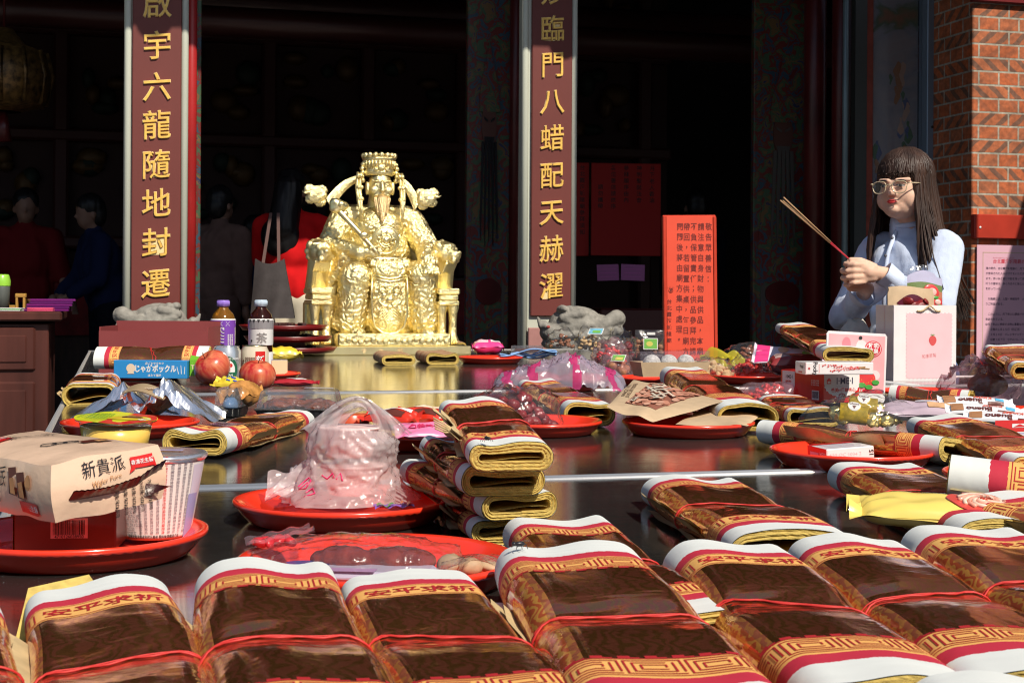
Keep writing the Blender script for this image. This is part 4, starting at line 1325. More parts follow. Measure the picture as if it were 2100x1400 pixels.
# throne
for sx, x in ((-1, -.262), (1, .272)):
    b = MB()
    b.box((x, -.06, .262), (.095, .24, .026), 0, ch=.006); b.box((x, -.06, .236), (.082, .23, .022), 0, ch=.004); b.box((x, -.06, .214), (.09, .235, .018), 0, ch=.004)
    b.box((x, .10, .13), (.08, .09, .17), 0, ch=.006)
    for dx in (-.024, .024):
        b.lathe([(.022, .04), (.026, .06), (.018, .08), (.016, .13), (.019, .17), (.026, .195), (.026, .208)], 18, 0, Matrix.Translation((x + dx, -.14, 0)))
        for k in range(3): b.ell((x + dx + .01 * (k - 1), -.165, .05), (.008, .012, .010))
    b.build('throne_arm', m_gold, stt)
    hx = x + (.0 if sx < 0 else -.0)
    fx, fy = (.25, -.97) if sx < 0 else (.62, -.78)       # the beasts look a little to the right
    fv = Vector((fx, fy, 0)); rv = Vector((-fy, fx, 0))
    c0 = Vector((hx, -.10, .425))
    pr = [('c', (hx, -.02, .27), (hx, -.08, .40), .048, .046), ('e', c0, (.047, .050, .050)), ('e', c0 + fv * .045 + Vector((0, 0, -.010)), (.032, .032, .026)),
          ('e', c0 + fv * .072 + Vector((0, 0, .0)), (.013, .013, .010)), ('c', c0 + fv * .04 + rv * .026 + Vector((0, 0, -.03)), c0 + fv * .06 - rv * .02 + Vector((0, 0, -.034)), .013, .013),
          ('c', (hx, 0, .27), (hx * .9, .10, .38), .05, .05)]
    for s_ in (-1, 1):
        pr += [('e', c0 + fv * .036 + rv * s_ * .022 + Vector((0, 0, .016)), (.012, .012, .010)), ('c', c0 + fv * .03 + rv * s_ * .012 + Vector((0, 0, .032)), c0 + fv * .02 + rv * s_ * .036 + Vector((0, 0, .03)), .009, .007), ('e', c0 - fv * .005 + rv * s_ * .042 + Vector((0, 0, .028)), (.014, .014, .018))]
    for k in range(12):
        a = k * .52
        p = c0 - fv * .02 + rv * .046 * math.cos(a) + Vector((0, 0, .046 * math.sin(a)))
        pr.append(('e', p, (.014, .014, .014)))
    for k in range(6):
        pr.append(('c', c0 + fv * .03 + rv * (.012 * (k - 2.5)) + Vector((0, 0, -.045)), c0 + fv * .01 + rv * (.014 * (k - 2.5)) + Vector((0, 0, -.085)), .008, .004))
    blob('beast_head', pr, .004, m_gold, stt, 2)
b = MB()
b.box((0, .15, .28), (.44, .06, .44), 0, ch=.02); b.box((0, .05, .15), (.46, .26, .20), 0, ch=.01)
b.build('throne_seat', m_gold, stt)
b = MB()
b.box((.028, -.06, .062), (.47, .40, .052), 0, ch=.006)
for k in range(18): b.ell((-.19 + .0255 * k, -.262, .060 + .004 * math.sin(k * 1.7)), (.013, .006, .010 + .004 * (k % 2)), nu=10, nv=6)
b.build('footrest', m_gold, stt)
b = MB()
b.box((.0, .0, .018), (.70, .52, .036), 0, ch=.004)
for t, x in (('令', -.10), ('合', -.03), ('明', .05)): b.text(t, .022, plane((x, -.2605, .018), (1, 0, 0), (0, 0, 1)), 1, .01)
b.build('plinth', [m_gold2, m_goldd], stt)

# stone beast heads at the pillars
m_stone = mat('weathered_stone', (.27, .255, .225), .9, 0, .25, 30, .6, 90)
def stone_head(label, px, py, Y, face, sc_=1.0):
    p = atY(px, py, Y)
    t = thing('stone_beast', label, 'stone carving', (p.x, p.y, 0), TH, 'stone beasts at the pillars')
    zc = p.z - .13 * sc_
    f = face
    P = lambda x, y, z: (x * f * sc_, y * sc_, zc + z * sc_)
    k = sc_
    def E(x, y, z, a, b_, c, rt=None): return ('e', P(x, y, z), (a * k, b_ * k, c * k), rt)
    def C(p0, p1, r0, r1): return ('c', P(*p0), P(*p1), r0 * k, r1 * k)
    pr = [E(-.02, 0, 0, .17, .14, .115), E(.10, .02, -.03, .14, .13, .10), E(-.16, -.01, -.045, .085, .10, .06), E(-.15, -.01, -.11, .085, .09, .035), E(-.225, -.01, .0, .03, .055, .03),
          C((-.245, -.03, .0), (-.265, -.03, .045), .02, .008), E(-.215, -.06, -.01, .018, .018, .016),
          C((-.13, -.09, .045), (-.03, -.115, .072), .026, .03), E(-.095, -.10, .028, .034, .03, .028), C((-.2, -.08, -.07), (-.05, -.125, -.05), .018, .022),
          C((-.05, -.125, -.05), (.0, -.13, -.09), .022, .03), E(.0, -.13, -.06, .034, .02, .034),
          C((.06, -.11, -.02), (.20, -.10, .045), .03, .05), E(.215, -.09, .04, .045, .03, .05), C((.05, -.11, -.05), (.21, -.10, -.03), .03, .035), C((.04, -.11, -.08), (.2, -.1, -.09), .03, .03)]
    for i in range(8):
        x = -.12 + .043 * i
        pr.append(E(x, -.05, .095 - .0045 * i * i * .6, .030, .07, .026)); pr.append(E(x + .02, .03, .09 - .004 * i * i * .6, .026, .07, .024))
    for i in range(5): pr.append(C((-.06 + .05 * i, -.11, .05 - .008 * i), (.0 + .05 * i, -.125, .005 - .01 * i), .016, .02))
    pr += [C((-.05, 0, -.1), (-.02, .0, -.32), .12, .15), E(-.02, 0, -.33, .2, .16, .12)]
    blob('beast_head', pr, .0055, m_stone, t, 1, lambda c, n_: .0012 * noise.noise(c * 60))
    b = MB(); b.ell(P(-.214, -.078, -.008), (.012 * k, .006 * k, .008 * k))
    b.build('painted_nostril', mat('faded_red', (.35, .05, .04), .8), t)
    b = MB()
    b.box((0, .02, zc / 2 - .16 * k), (.40 * k, .32, zc - .32 * k), 0, ch=.02); b.box((0, .02, .06), (.5 * k, .40, .12), 0, ch=.02)
    b.build('pedestal', m_stone, t)
stone_head('grey carved stone beast head facing right below the left couplet board', 320, 616, 7.25, -1, .80)
stone_head('grey carved stone beast head with a red nostril below the right couplet board', 1188, 622, 7.5, 1, .86)

# flies
def fly(label, px, py, h, rz, s_=1.0):
    p = at(px, py, h)
    t = thing('fly', label, 'fly', p, rz, 'flies on the paper bundles')
    b = MB()
    k = .001 * s_
    b.ell((0, 0, 3 * k), (3.6 * k, 1.8 * k, 1.8 * k)); b.ell((4.2 * k, 0, 3.2 * k), (1.5 * k, 1.7 * k, 1.5 * k))
    for sx in (-2, 0, 2):
        for sy in (-1, 1): b.tube([(sx * k, sy * 1.2 * k, 2.4 * k), (sx * 1.5 * k, sy * 3 * k, 3 * k), (sx * 2 * k, sy * 4.4 * k, .2 * k)], .25 * k, 5)
    b.build('body', mat('fly_black', (.02, .02, .025), .35), t)
    b = MB()
    for sy in (-1, 1): b.poly([(0, 0), (-2, 1.2), (-6, 2.2), (-7.5, 1.4), (-6.5, .2)], lambda x, y: Vector((x * k, sy * (y + .4) * k, (4.6 - x * .05) * k)))
    b.build('wings', film('fly_wing', (.8, .8, .8), .25, (.5, .5, .5), .2), t, rc=False)
fly('small black fly on the white end of the large front bundle', 1066, 1124, .0530, R(200), 1.25)
fly('small fly on the near white edge of the top bundle of the stack', 998, 905, .114, R(-60), 1.1)
# ------------------------------------------------------------------ people
m_skin = mat('skin', (.74, .47, .34), .55, 0, .06, 25, .05, 300, sss=.15, spec=.3)
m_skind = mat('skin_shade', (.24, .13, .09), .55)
def hair_mat(name, col):
    m = mat(name, col, .46, 0, .5, 30, .25, 160, stretch=(1, 1, .06), spec=.4)
    return m
m_hair = hair_mat('dark_brown_hair', (.042, .021, .014))
m_hairb = hair_mat('black_hair', (.008, .007, .008))
m_denim = mat('navy_cloth', (.005, .006, .011), .9, 0, .2, 30, spec=.1)

def rotz(p, a):
    c, s = math.cos(a), math.sin(a)
    return Vector((p[0] * c - p[1] * s, p[0] * s + p[1] * c, p[2]))

# --- woman with glasses holding incense
W0 = atY(1861, 605, 5.0); W0.z = 0
wo = thing('person', 'long haired woman in glasses and a pale blue blouse holding incense sticks', 'person', W0)
YB, YHd = R(-50), R(-40)
bl = lambda x, y, z: rotz((x, y, z), YB)
hd = lambda x, y, z: rotz((x, y, z), YHd) + Vector((-.022, -.03, .004))
px = lambda a, b_, Y: atY(a, b_, Y) - W0
wl, pl = px(1815, 562, 4.80), px(1782, 558, 4.785)
wr, pr_ = px(1778, 592, 4.86), px(1745, 572, 4.835)
el_, er_ = bl(.165, -.09, 1.06), bl(-.20, -.08, 1.03)
pr = []
for sx in (-1, 1):
    pr += [('c', bl(sx * .085, 0, .84), bl(sx * .09, -.01, .45), .085, .055), ('c', bl(sx * .09, -.01, .45), bl(sx * .085, .02, .09), .052, .036), ('e', bl(sx * .09, -.06, .045), (.045, .075, .04), (0, 0, YB))]
pr += [('e', bl(0, 0, .90), (.15, .11, .13), (0, 0, YB)), ('e', bl(0, 0, 1.05), (.13, .095, .15), (0, 0, YB)), ('e', bl(0, 0, 1.19), (.15, .10, .13), (0, 0, YB)), ('c', bl(-.12, 0, 1.268), bl(.12, 0, 1.268), .042, .042),
       ('c', bl(0, .01, 1.28), hd(0, .02, 1.40), .052, .047)]
pr += [('e', hd(0, .012, 1.505), (.076, .092, .092), (0, 0, YHd)), ('e', hd(0, -.022, 1.452), (.068, .072, .080), (0, 0, YHd)), ('e', hd(0, -.03, 1.408), (.060, .056, .048), (0, 0, YHd)),
       ('e', hd(.039, -.040, 1.428), (.038, .036, .042)), ('e', hd(-.039, -.040, 1.428), (.038, .036, .042)), ('e', hd(0, -.075, 1.392), (.024, .02, .017)),
       ('c', hd(0, -.090, 1.468), hd(0, -.104, 1.445), .0065, .0105), ('e', hd(-.010, -.094, 1.441), (.008, .009, .007)), ('e', hd(.010, -.094, 1.441), (.008, .009, .007)),
       ('c', hd(-.016, -.090, 1.487), hd(-.05, -.072, 1.490), .008, .008), ('c', hd(.016, -.090, 1.487), hd(.05, -.072, 1.490), .008, .008),
       ('e', hd(0, -.088, 1.417), (.020, .010, .010), (0, 0, YHd)),
       ('e', hd(-.079, .01, 1.46), (.008, .02, .03)), ('e', hd(.079, .01, 1.46), (.008, .02, .03))]
# arms
pr += [('c', bl(.145, 0, 1.262), el_, .036, .034), ('c', el_, wl, .038, .024), ('c', bl(-.145, 0, 1.262), er_, .036, .034), ('c', er_, wr, .038, .024)]
# near hand: palm, four fingers wrapped round the sticks, thumb on top
pr += [('c', wl, pl, .024, .026), ('c', px(1790, 550, 4.785), px(1765, 548, 4.782), .019, .017), ('c', px(1790, 568, 4.785), px(1766, 572, 4.785), .018, .016)]
for i, (y0, y1, x1, r_) in enumerate(((541, 542, 1741, .0092), (553, 555, 1737, .0094), (565, 568, 1738, .0090), (576, 580, 1744, .0080))):
    pr += [('c', px(1772, y0 + 2, 4.777), px(1752, y1, 4.768), r_ * 1.08, r_), ('c', px(1752, y1, 4.768), px(x1, y1 + 1, 4.778), r_, r_ * .92), ('c', px(x1, y1 + 1, 4.778), px(x1 + 2, y1 + 3, 4.796), r_ * .92, r_ * .8)]
pr += [('c', px(1786, 543, 4.786), px(1764, 533, 4.785), .0115, .0095), ('c', px(1764, 533, 4.785), px(1744, 532, 4.785), .0095, .0078)]
# far hand, knuckles to the left
pr += [('c', wr, pr_, .024, .026), ('c', px(1760, 560, 4.84), px(1742, 556, 4.838), .018, .017), ('c', px(1762, 588, 4.842), px(1745, 588, 4.838), .018, .016)]
for i, (y0, x1, r_) in enumerate(((541, 1734, .0090), (555, 1727, .0094), (570, 1728, .0092), (584, 1734, .0082))):
    pr += [('c', px(1748, y0 + 3, 4.838), px(x1, y0, 4.822), r_ * 1.08, r_), ('c', px(x1, y0, 4.822), px(x1 + 8, y0 + 2, 4.804), r_, r_ * .9)]
pr += [('c', px(1752, 545, 4.835), px(1742, 534, 4.815), .0105, .008)]
blob('body', pr, .0036, m_skin, wo, 3)
# face details
b = MB()
for sx in (-1, 1):
    T = Matrix.Translation(hd(sx * .031, -.0905, 1.469)) @ Matrix.Rotation(YHd + sx * .32, 4, 'Z')
    b.ell((0, 0, 0), (.0135, .004, .0042), 0, (0, sx * .06, 0), 14, 8, T)
b.build('eye', mat('eye_white', (.55, .48, .44), .3), wo)
b = MB()
for sx in (-1, 1):
    T = Matrix.Translation(hd(sx * .031, -.0915, 1.469)) @ Matrix.Rotation(YHd + sx * .32, 4, 'Z')
    b.ell((-.001, -.0012, 0), (.0058, .0035, .0046), 0, None, 12, 8, T)
    b.tube([T @ Vector(((-.015 + .003 * k), -.0022 + .00008 * (k - 5) ** 2, .0048 - .00012 * (k - 5) ** 2)) for k in range(11)], .0013, 6)
    b.tube([T @ Vector(((-.017 + .0034 * k), -.004 + .00012 * (k - 5) ** 2, .019 - .00014 * (k - 5) ** 2)) for k in range(11)], .0022, 6)
b.build('iris_and_brow', m_hairb, wo)
b = MB()
T = Matrix.Translation(hd(0, -.0985, 1.4165)) @ Matrix.Rotation(YHd, 4, 'Z')
b.tube([T @ Vector((-.019 + .0038 * k, .0016 * ((k - 5) / 5) ** 2 * 5, .0035 + (.0012 if k in (3, 7) else 0) - .0035 * ((k - 5) / 5) ** 2)) for k in range(11)], [.0010 + .0019 * math.sin(k / 10 * PI) for k in range(11)], 8)
b.tube([T @ Vector((-.017 + .0034 * k, .0016 * ((k - 5) / 5) ** 2 * 5 - .0004, -.0035 + .0035 * ((k - 5) / 5) ** 2)) for k in range(11)], [.0010 + .0026 * math.sin(k / 10 * PI) for k in range(11)], 8)
b.build('lips', mat('red_lips', (.62, .045, .05), .35), wo)
# glasses
b = MB()
m_gl = mat('clear_cream_frame', (.62, .50, .32), .15, 0, coat=.6)
gl_mb = MB()
for sx in (-1, 1):
    T = Matrix.Translation(hd(sx * .036, -.112, 1.463)) @ Matrix.Rotation(YHd + sx * .14, 4, 'Z')
    ring = []
    for k in range(28):
        a = k / 28 * 2 * PI
        x = .0255 * math.copysign(abs(math.cos(a)) ** .75, math.cos(a)); z = .020 * math.copysign(abs(math.sin(a)) ** .8, math.sin(a))
        ring.append(T @ Vector((x * (1.06 if z > 0 else .94), 0, z)))
    b.tube(ring, .0017, 8, True)
    gl_mb.add(ring, [tuple(range(28))], 0, False)
    e0 = T @ Vector((sx * .028, 0, .013))
    b.tube([e0, e0 + (hd(sx * .075, -.10, 1.476) - e0) * .6, hd(sx * .078, -.062, 1.478), hd(sx * .080, -.04, 1.477)], [.0026, .0022, .0018, .0014], 8)
b.tube([hd(-.012, -.113, 1.468), hd(0, -.115, 1.472), hd(.012, -.113, 1.468)], .0022, 8)
g = b.build('glasses', m_gl, wo)
gl_mb.build('lens', film('lens', (.98, .97, .95), .02, (.8, .7, .6), .02, .8, 0, 3), g, rc=False)
# hair: cap and locks
pr = [('e', hd(0, .020, 1.512), (.085, .093, .089), (0, 0, YHd)), ('e', hd(0, .055, 1.46), (.086, .062, .10), (0, 0, YHd)), ('e', hd(0, .065, 1.36), (.105, .050, .16), (0, 0, YHd)), ('e', hd(.01, .085, 1.20), (.14, .045, .16), (0, 0, YHd))]
hb = blob('hair', pr, .008, m_hair, wo, 3)
b = MB()
rr = random.Random(21)
def lock(az, reach, end, r0, swing=0.0, drop=0.0, bul=.022):
    # az: 0 = front, +left side of her body (right of the picture)
    fx, fy = math.sin(az), -math.cos(az)
    pts = []
    for t in [i / 7 for i in range(8)]:
        ph = t * reach
        rad = math.sin(ph)
        pts.append(hd(.0885 * rad * fx + .004 * rr.uniform(-1, 1), .018 + .103 * rad * fy, 1.510 + .095 * math.cos(ph) + .002 * rr.uniform(-1, 1)))
    if end < pts[-1].z:
        p = pts[-1]
        n_ = 7
        for i in range(1, n_ + 1):
            q = i / n_
            z = p.z + (end - p.z) * q
            o_ = hd(fx * 1.0, fy * 1.0, 0) - hd(0, 0, 0)
            pts.append(Vector((p.x, p.y, z)) + o_ * (bul * math.sin(q * 2.2) + swing * q * q) + Vector((drop * q * q, -drop * .55 * q * q, 0)) + Vector((rr.uniform(-1, 1), rr.uniform(-1, 1), 0)) * .003)
    N = len(pts)
    b.tube(pts, [r0 * (.45 + .7 * math.sin(min(1, (i + 1) / N * 1.1) * 2.6)) * (1 if i < N - 2 else .5) + .0008 for i in range(N)], 6)
for i in range(170):           # fringe
    az = -.82 + 1.64 * i / 169 + rr.uniform(-.03, .03)
    lock(az, 1.50 + rr.uniform(-.05, .06), 1.484 + .012 * abs(az) + rr.uniform(-.010, .012), .0027, -.012, 0, .0)
for i in range(330):          # long side and back hair
    az = .80 + (2 * PI - 1.60) * i / 329 + rr.uniform(-.04, .04)
    side = az if az < PI else az - 2 * PI
    end = 1.10 + rr.uniform(-.05, .05)
    sw = .02
    if .75 < side < 1.25: end, sw = 1.12 + rr.uniform(-.02, .06), .015
    if side < -.7 and side > -1.6: end = 1.16 + rr.uniform(-.04, .04)
    if 1.25 < side < 2.9: end, sw = 1.07 + rr.uniform(-.05, .03), .085
    dr_ = .055 * math.exp(-((side - 1.75) / .6) ** 2)
    if 1.25 < side < 2.3: sw = .03
    lock(az, 1.75, end, .0040 + rr.uniform(-.0015, .0012), sw, dr_ + (rr.uniform(-.015, .015) if dr_ > .01 else 0))
for i in range(60):
    lock(1.15 + rr.uniform(-.3, .6), 1.75, 1.08 + rr.uniform(-.06, .05), 0.0016, .07 + rr.uniform(0, .03), .012)
b.build('hair_locks', m_hair, hb, rc=False)
# blouse
m_bl = mat('pale_blue_cotton', (.58, .66, .83), .85, 0, .05, 40, .3, 260, sheen=.2)
pr = [('e', bl(0, 0, .90), (.175, .135, .16), (0, 0, YB)), ('e', bl(0, 0, 1.05), (.140, .105, .17), (0, 0, YB)), ('e', bl(0, -.01, 1.18), (.148, .110, .14), (0, 0, YB)), ('c', bl(-.14, 0, 1.27), bl(.14, 0, 1.27), .054, .054), ('c', bl(0, .0, 1.29), bl(0, -.010, 1.350), .066, .051),
      ('c', bl(.15, 0, 1.262), el_ + Vector((.004, 0, .02)), .056, .064), ('c', el_, wl + (el_ - wl) * .25, .064, .040), ('c', bl(-.15, 0, 1.262), er_, .052, .054), ('c', er_, wr + (er_ - wr) * .30, .054, .044), ('e', el_ + Vector((.015, 0, -.02)), (.052, .052, .06))]
def fold(c, n_):
    return .0060 * math.sin(11 * noise.noise(Vector((c.x * 7, c.y * 7, c.z * 2.0)))) + .0012 * noise.noise(Vector((c.x * 120, c.y * 120, c.z * 30)))
blouse = blob('blouse', pr, .0058, m_bl, wo, 2, fold)
def cuff(wp, dr, r0, r1, ln, nm):
    dr = dr.normalized()
    x = dr.cross(Vector((0, 0, 1))).normalized(); y = x.cross(dr)
    b = MB()
    def f(a, e):
        t = a * 2 * PI
        r_ = r0 + (r1 - r0) * e + .004 * math.sin(t * 4 + 1) * e
        return wp + dr * (ln * e) + (x * math.cos(t) + y * math.sin(t)) * r_
    b.grid(f, 36, 8, cu=True); b.grid(lambda a, e: f(a, e) - (wp + dr * ln * e - f(a, e)).normalized() * -.002, 36, 8, cu=True)
    b.build(nm, m_bl, blouse)
cuff(wl + (el_ - wl) * .24, wl - el_, .036, .038, .055, 'cuff')
cuff(wr + (er_ - wr) * .26, wr - er_, .040, .062, .075, 'cuff')
b = MB()
ck = [bl(.050 * math.sin(a), -.008 - .047 * math.cos(a), 1.354 + .012 * math.cos(a) * -1) for a in [i / 24 * 2 * PI for i in range(24)]]
b.tube(ck, .009, 8, True)
b.tube([bl(.0, -.066, 1.325), bl(0, -.112, 1.25), bl(0, -.132, 1.16), bl(0, -.137, 1.02)], .007, 8)
b.build('collar_and_placket', m_bl, blouse)
b = MB()
for z, y in ((1.30, -.088), (1.24, -.126), (1.17, -.142), (1.10, -.146)): b.ell(bl(0, y, z), (.0055, .0055, .0055), nu=10, nv=8)
b.build('buttons', mat('grey_button', (.12, .12, .14), .3), blouse)
pr = [('e', bl(0, 0, .86), (.165, .125, .12), (0, 0, YB)), ('c', bl(-.09, 0, .84), bl(-.09, 0, .14), .10, .075), ('c', bl(.09, 0, .84), bl(.09, 0, .14), .10, .075)]
blob('trousers', pr, .012, mat('blue_denim', (.10, .14, .26), .9, 0, .2, 40), wo, 2)
# white cloth bag on her far arm
t = thing('shoulder_bag', 'white cloth shoulder bag hanging beside the woman behind the pouch', 'bag', atY(1755, 690, 4.98))
b = MB()
b.ell((0, 0, -.01), (.055, .05, .075), nu=20, nv=14, fn=lambda q: 1 + .06 * math.sin(q.z * 6 + q.x * 9))
b.build('pouch', mat('white_canvas', (.62, .58, .52), .9, 0, .08, 40, .3, 90), t)
b = MB(); b.tube([(0, 0, .05), (.012, 0, .09), (.028, .0, .13), (.06, .02, .2)], [.018, .008, .007, .006], 8)
b.build('strap', mat('white_canvas'), t)
# incense sticks
tip = px(1600, 411, 4.72) + W0; hnd = px(1745, 535, 4.79) + W0; low = hnd + (hnd - tip) * .22
t = thing('incense_sticks', 'bunch of unlit incense sticks held by the woman', 'incense', hnd)
d_ = tip - hnd
for k, (o_, m_, n_) in enumerate(((Vector((0, 0, 0)), None, 0), (Vector((.006, -.004, .010)), None, 1), (Vector((.003, .006, .004)), None, 2))):
    b = MB()
    e = d_ + o_ * 1.2
    b.tube([low - hnd, Vector((0, 0, 0)) + o_ * .1, e * .30], .0016, 6)
    b.tube([e * .30, e * (1.0 - .012 * k)], .0026, 8, mi=1)
    b.build('stick', [mat('red_bamboo', (.62, .03, .05), .5), mat('sandal_incense', (.42, .26, .14), .85)], t)

# --- people in the shade of the hall
ZF = .186
def shade(label, pxh, Y, hgt, yaw, cols, arms=None, hair='short', lean=0.0):
    p = atY(pxh, 605, Y)
    k = hgt / 1.66
    t = thing('person', label, 'person', (p.x, p.y, ZF))
    L = lambda x, y, z: rotz((x * k, y * k + lean * max(0, z - .9), z * k), yaw)
    a_l, a_r = arms or ((.2, -.04, 1.10, .2, -.08, .86), (-.2, -.04, 1.10, -.2, -.08, .86))
    pr, cl, tr = [], [], []
    for sx in (-1, 1):
        pr += [('c', L(sx * .09, 0, .86), L(sx * .09, 0, .46), .085, .055), ('c', L(sx * .09, 0, .46), L(sx * .09, .02, .09), .052, .038), ('e', L(sx * .09, -.06, .045), (.05, .08, .045), (0, 0, yaw))]
        tr += [('c', L(sx * .09, 0, .86), L(sx * .09, 0, .12), .11, .08)]
    pr += [('e', L(0, 0, 1.05), (.13, .09, .22), (0, 0, yaw)), ('e', L(0, 0, 1.25), (.16, .09, .12), (0, 0, yaw)), ('c', L(0, .01, 1.33), L(0, 0, 1.46), .052, .048), ('e', L(0, .01, 1.56), (.075, .092, .10), (0, 0, yaw)), ('e', L(0, -.02, 1.50), (.06, .07, .075), (0, 0, yaw)), ('c', L(0, -.09, 1.53), L(0, -.104, 1.51), .007, .011), ('e', L(-.078, .01, 1.52), (.01, .018, .028)), ('e', L(.078, .01, 1.52), (.01, .018, .028))]
    tr += [('e', L(0, 0, .88), (.165, .12, .11), (0, 0, yaw))]
    cl += [('e', L(0, 0, .98), (.19, .135, .19), (0, 0, yaw)), ('e', L(0, 0, 1.18), (.19, .14, .2), (0, 0, yaw)), ('c', L(-.16, 0, 1.345), L(.16, 0, 1.345), .065, .065), ('c', L(0, 0, 1.34), L(0, 0, 1.40), .075, .065)]
    for sx, a in ((1, a_l), (-1, a_r)):
        e, h_ = L(a[0], a[1], a[2]), L(a[3], a[4], a[5])
        pr += [('c', L(sx * .18, 0, 1.34), e, .045, .038), ('c', e, h_, .036, .025), ('e', h_ + (h_ - e).normalized() * .05, (.03, .025, .045))]
        for q in range(4): pr.append(('c', h_ + (h_ - e).normalized() * .06 + rotz((.012 * (q - 1.5), 0, 0), yaw), h_ + (h_ - e).normalized() * .125 + rotz((.013 * (q - 1.5), -.012, 0), yaw), .008, .007))
        cl += [('c', L(sx * .185, 0, 1.325), e, .07, .066), ('c', e, e + (h_ - e) * cols.get('sleeve', .85), .064, .05)]
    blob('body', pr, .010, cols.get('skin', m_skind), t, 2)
    blob('clothing', cl, .011, cols['top'], t, 14, lambda c, n_: .005 * math.sin(8 * noise.noise(Vector((c.x * 9, c.y * 9, c.z * 2.2)))))
    blob('trousers', tr, .014, cols['leg'], t, 2)
    hr = [('e', L(0, .022, 1.585), (.086, .095, .092), (0, 0, yaw)), ('e', L(0, .055, 1.53), (.08, .06, .09), (0, 0, yaw))]
    if hair == 'long': hr += [('c', L(0, .07, 1.55), L(.03, .10, 1.30), .085, .10), ('e', L(.04, .11, 1.26), (.12, .06, .13), (0, 0, yaw))]
    blob('hair', hr, .009, m_hairb, t, 2, lambda c, n_: .004 * noise.noise(Vector((c.x * 40, c.y * 40, c.z * 8))))
    return t, p, L
m_redj = mat('red_jacket', (.62, .010, .012), .8, 0, .12, 12, spec=.12)
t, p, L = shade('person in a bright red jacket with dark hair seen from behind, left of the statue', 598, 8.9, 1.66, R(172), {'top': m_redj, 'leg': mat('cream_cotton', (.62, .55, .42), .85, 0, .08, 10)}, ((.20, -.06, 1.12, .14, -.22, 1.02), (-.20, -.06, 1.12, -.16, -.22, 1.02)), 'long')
b_ = thing('tote_bag', 'dark grey tote bag on the shoulder of the person in red', 'bag', atY(560, 600, 8.62))
b = MB()
def bg_(a, e, s_):
    x = -.10 + .20 * a
    w_ = (.085 + .045 * e)
    return Vector(((a - .5) * 2 * w_ + .02 * e - .02, s_ * (.012 + .035 * math.sin(a * PI) * (.35 + .65 * e)) + .012 * math.sin(a * 11 + e * 5) * e, .17 - .32 * e - .03 * (2 * abs(a - .5)) ** 2 * (1 - e) * -1))
b.grid(lambda a, e: bg_(a, e, -1), 22, 16); b.grid(lambda a, e: bg_(a, e, 1), 22, 16)
b.build('bag_body', mat('dark_grey_cloth', (.055, .045, .045), .75, 0, .15, 20, .3, 40), b_, rc=False)
for dx in (-.06, .035):
    b = MB(); b.grid(lambda a, e: Vector((dx * (1 - .55 * a) + (e - .5) * .018 + .01 * a, -.012 + .02 * a, .16 + .31 * a)), 12, 2)
    b.grid(lambda a, e: Vector((dx * (1 - .55 * a) + (e - .5) * .018 + .01 * a, -.009 + .02 * a, .16 + .31 * a)), 12, 2)
    b.build('strap', mat('brown_strap', (.16, .09, .08), .7), b_, rc=False)
m_coat = mat('dark_brown_coat', (.16, .095, .08), .9, 0, .15, 14, spec=.12)
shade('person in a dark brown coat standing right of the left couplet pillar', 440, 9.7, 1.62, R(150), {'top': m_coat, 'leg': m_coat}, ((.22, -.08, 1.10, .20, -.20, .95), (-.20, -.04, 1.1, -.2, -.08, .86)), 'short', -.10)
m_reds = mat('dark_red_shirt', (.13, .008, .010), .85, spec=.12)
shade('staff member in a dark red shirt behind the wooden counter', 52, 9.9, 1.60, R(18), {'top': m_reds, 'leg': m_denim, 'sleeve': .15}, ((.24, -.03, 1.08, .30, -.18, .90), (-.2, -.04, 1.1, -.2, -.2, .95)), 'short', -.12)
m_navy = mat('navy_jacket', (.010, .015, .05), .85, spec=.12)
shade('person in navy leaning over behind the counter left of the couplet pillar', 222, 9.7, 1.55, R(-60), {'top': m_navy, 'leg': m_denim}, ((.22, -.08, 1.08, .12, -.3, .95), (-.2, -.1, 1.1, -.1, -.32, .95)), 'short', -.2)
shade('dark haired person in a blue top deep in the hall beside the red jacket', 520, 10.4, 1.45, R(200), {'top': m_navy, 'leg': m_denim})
shade('short haired man in dark clothes behind the standing red notice', 1424, 11.5, 1.74, R(190), {'top': m_denim, 'leg': m_denim})
# ------------------------------------------------------------------ offerings: builders
def gloss(name, col=(.5, .5, .5), rough=.3, **k): return mat(name, col, rough, 0, k.pop('var', .03), 20, coat=k.pop('coat', .3), **k)
WHITE = gloss('white_print', (.80, .79, .77), .4)
BLACK = mat('black_print', (.015, .013, .014), .5)
RED = gloss('red_print', (.66, .02, .018), .35)
YEL = gloss('yellow_print', (.80, .58, .04), .35)
GRN = gloss('green_print', (.06, .32, .05), .4)
BLUE = gloss('blue_print', (.02, .20, .56), .4)
PINK = gloss('pink_print', (.78, .20, .36), .35)
LPINK = gloss('light_pink_print', (.85, .56, .60), .4)
CREAM = gloss('cream_print', (.80, .62, .45), .4)
KRAFT = mat('kraft_paper', (.55, .40, .25), .7, 0, .08, 40, .1, 120)
BROWN = gloss('brown_print', (.13, .03, .018), .35)
SILVER = mat('silver_foil', (.90, .91, .93), .16, .9, 0, 20, .25, 35)
GOLDF = mat('gold_foil', (.97, .76, .30), .28, 1.0, 0, 20, .5, 120)
CLEAR = film('clear_film', (.98, .98, .98), .035, (.85, .86, .9), .07, 1.0, .5, 45)
CLEARP = film('pinkish_film', (1, .93, .95), .16, (.85, .62, .66), .09, 1.2, .5, 45)
HARD = film('clear_hard_plastic', (.96, .97, .98), .15, (.85, .87, .9), .10, 2.4, .25, 60)
MILK = film('milky_bag_film', (1, .95, .95), .50, (.96, .90, .90), .09, 1.6, .7, 55)
JUJ = mat('jujube_skin', (.19, .010, .012), .36, 0, .35, 60, .6, 110)
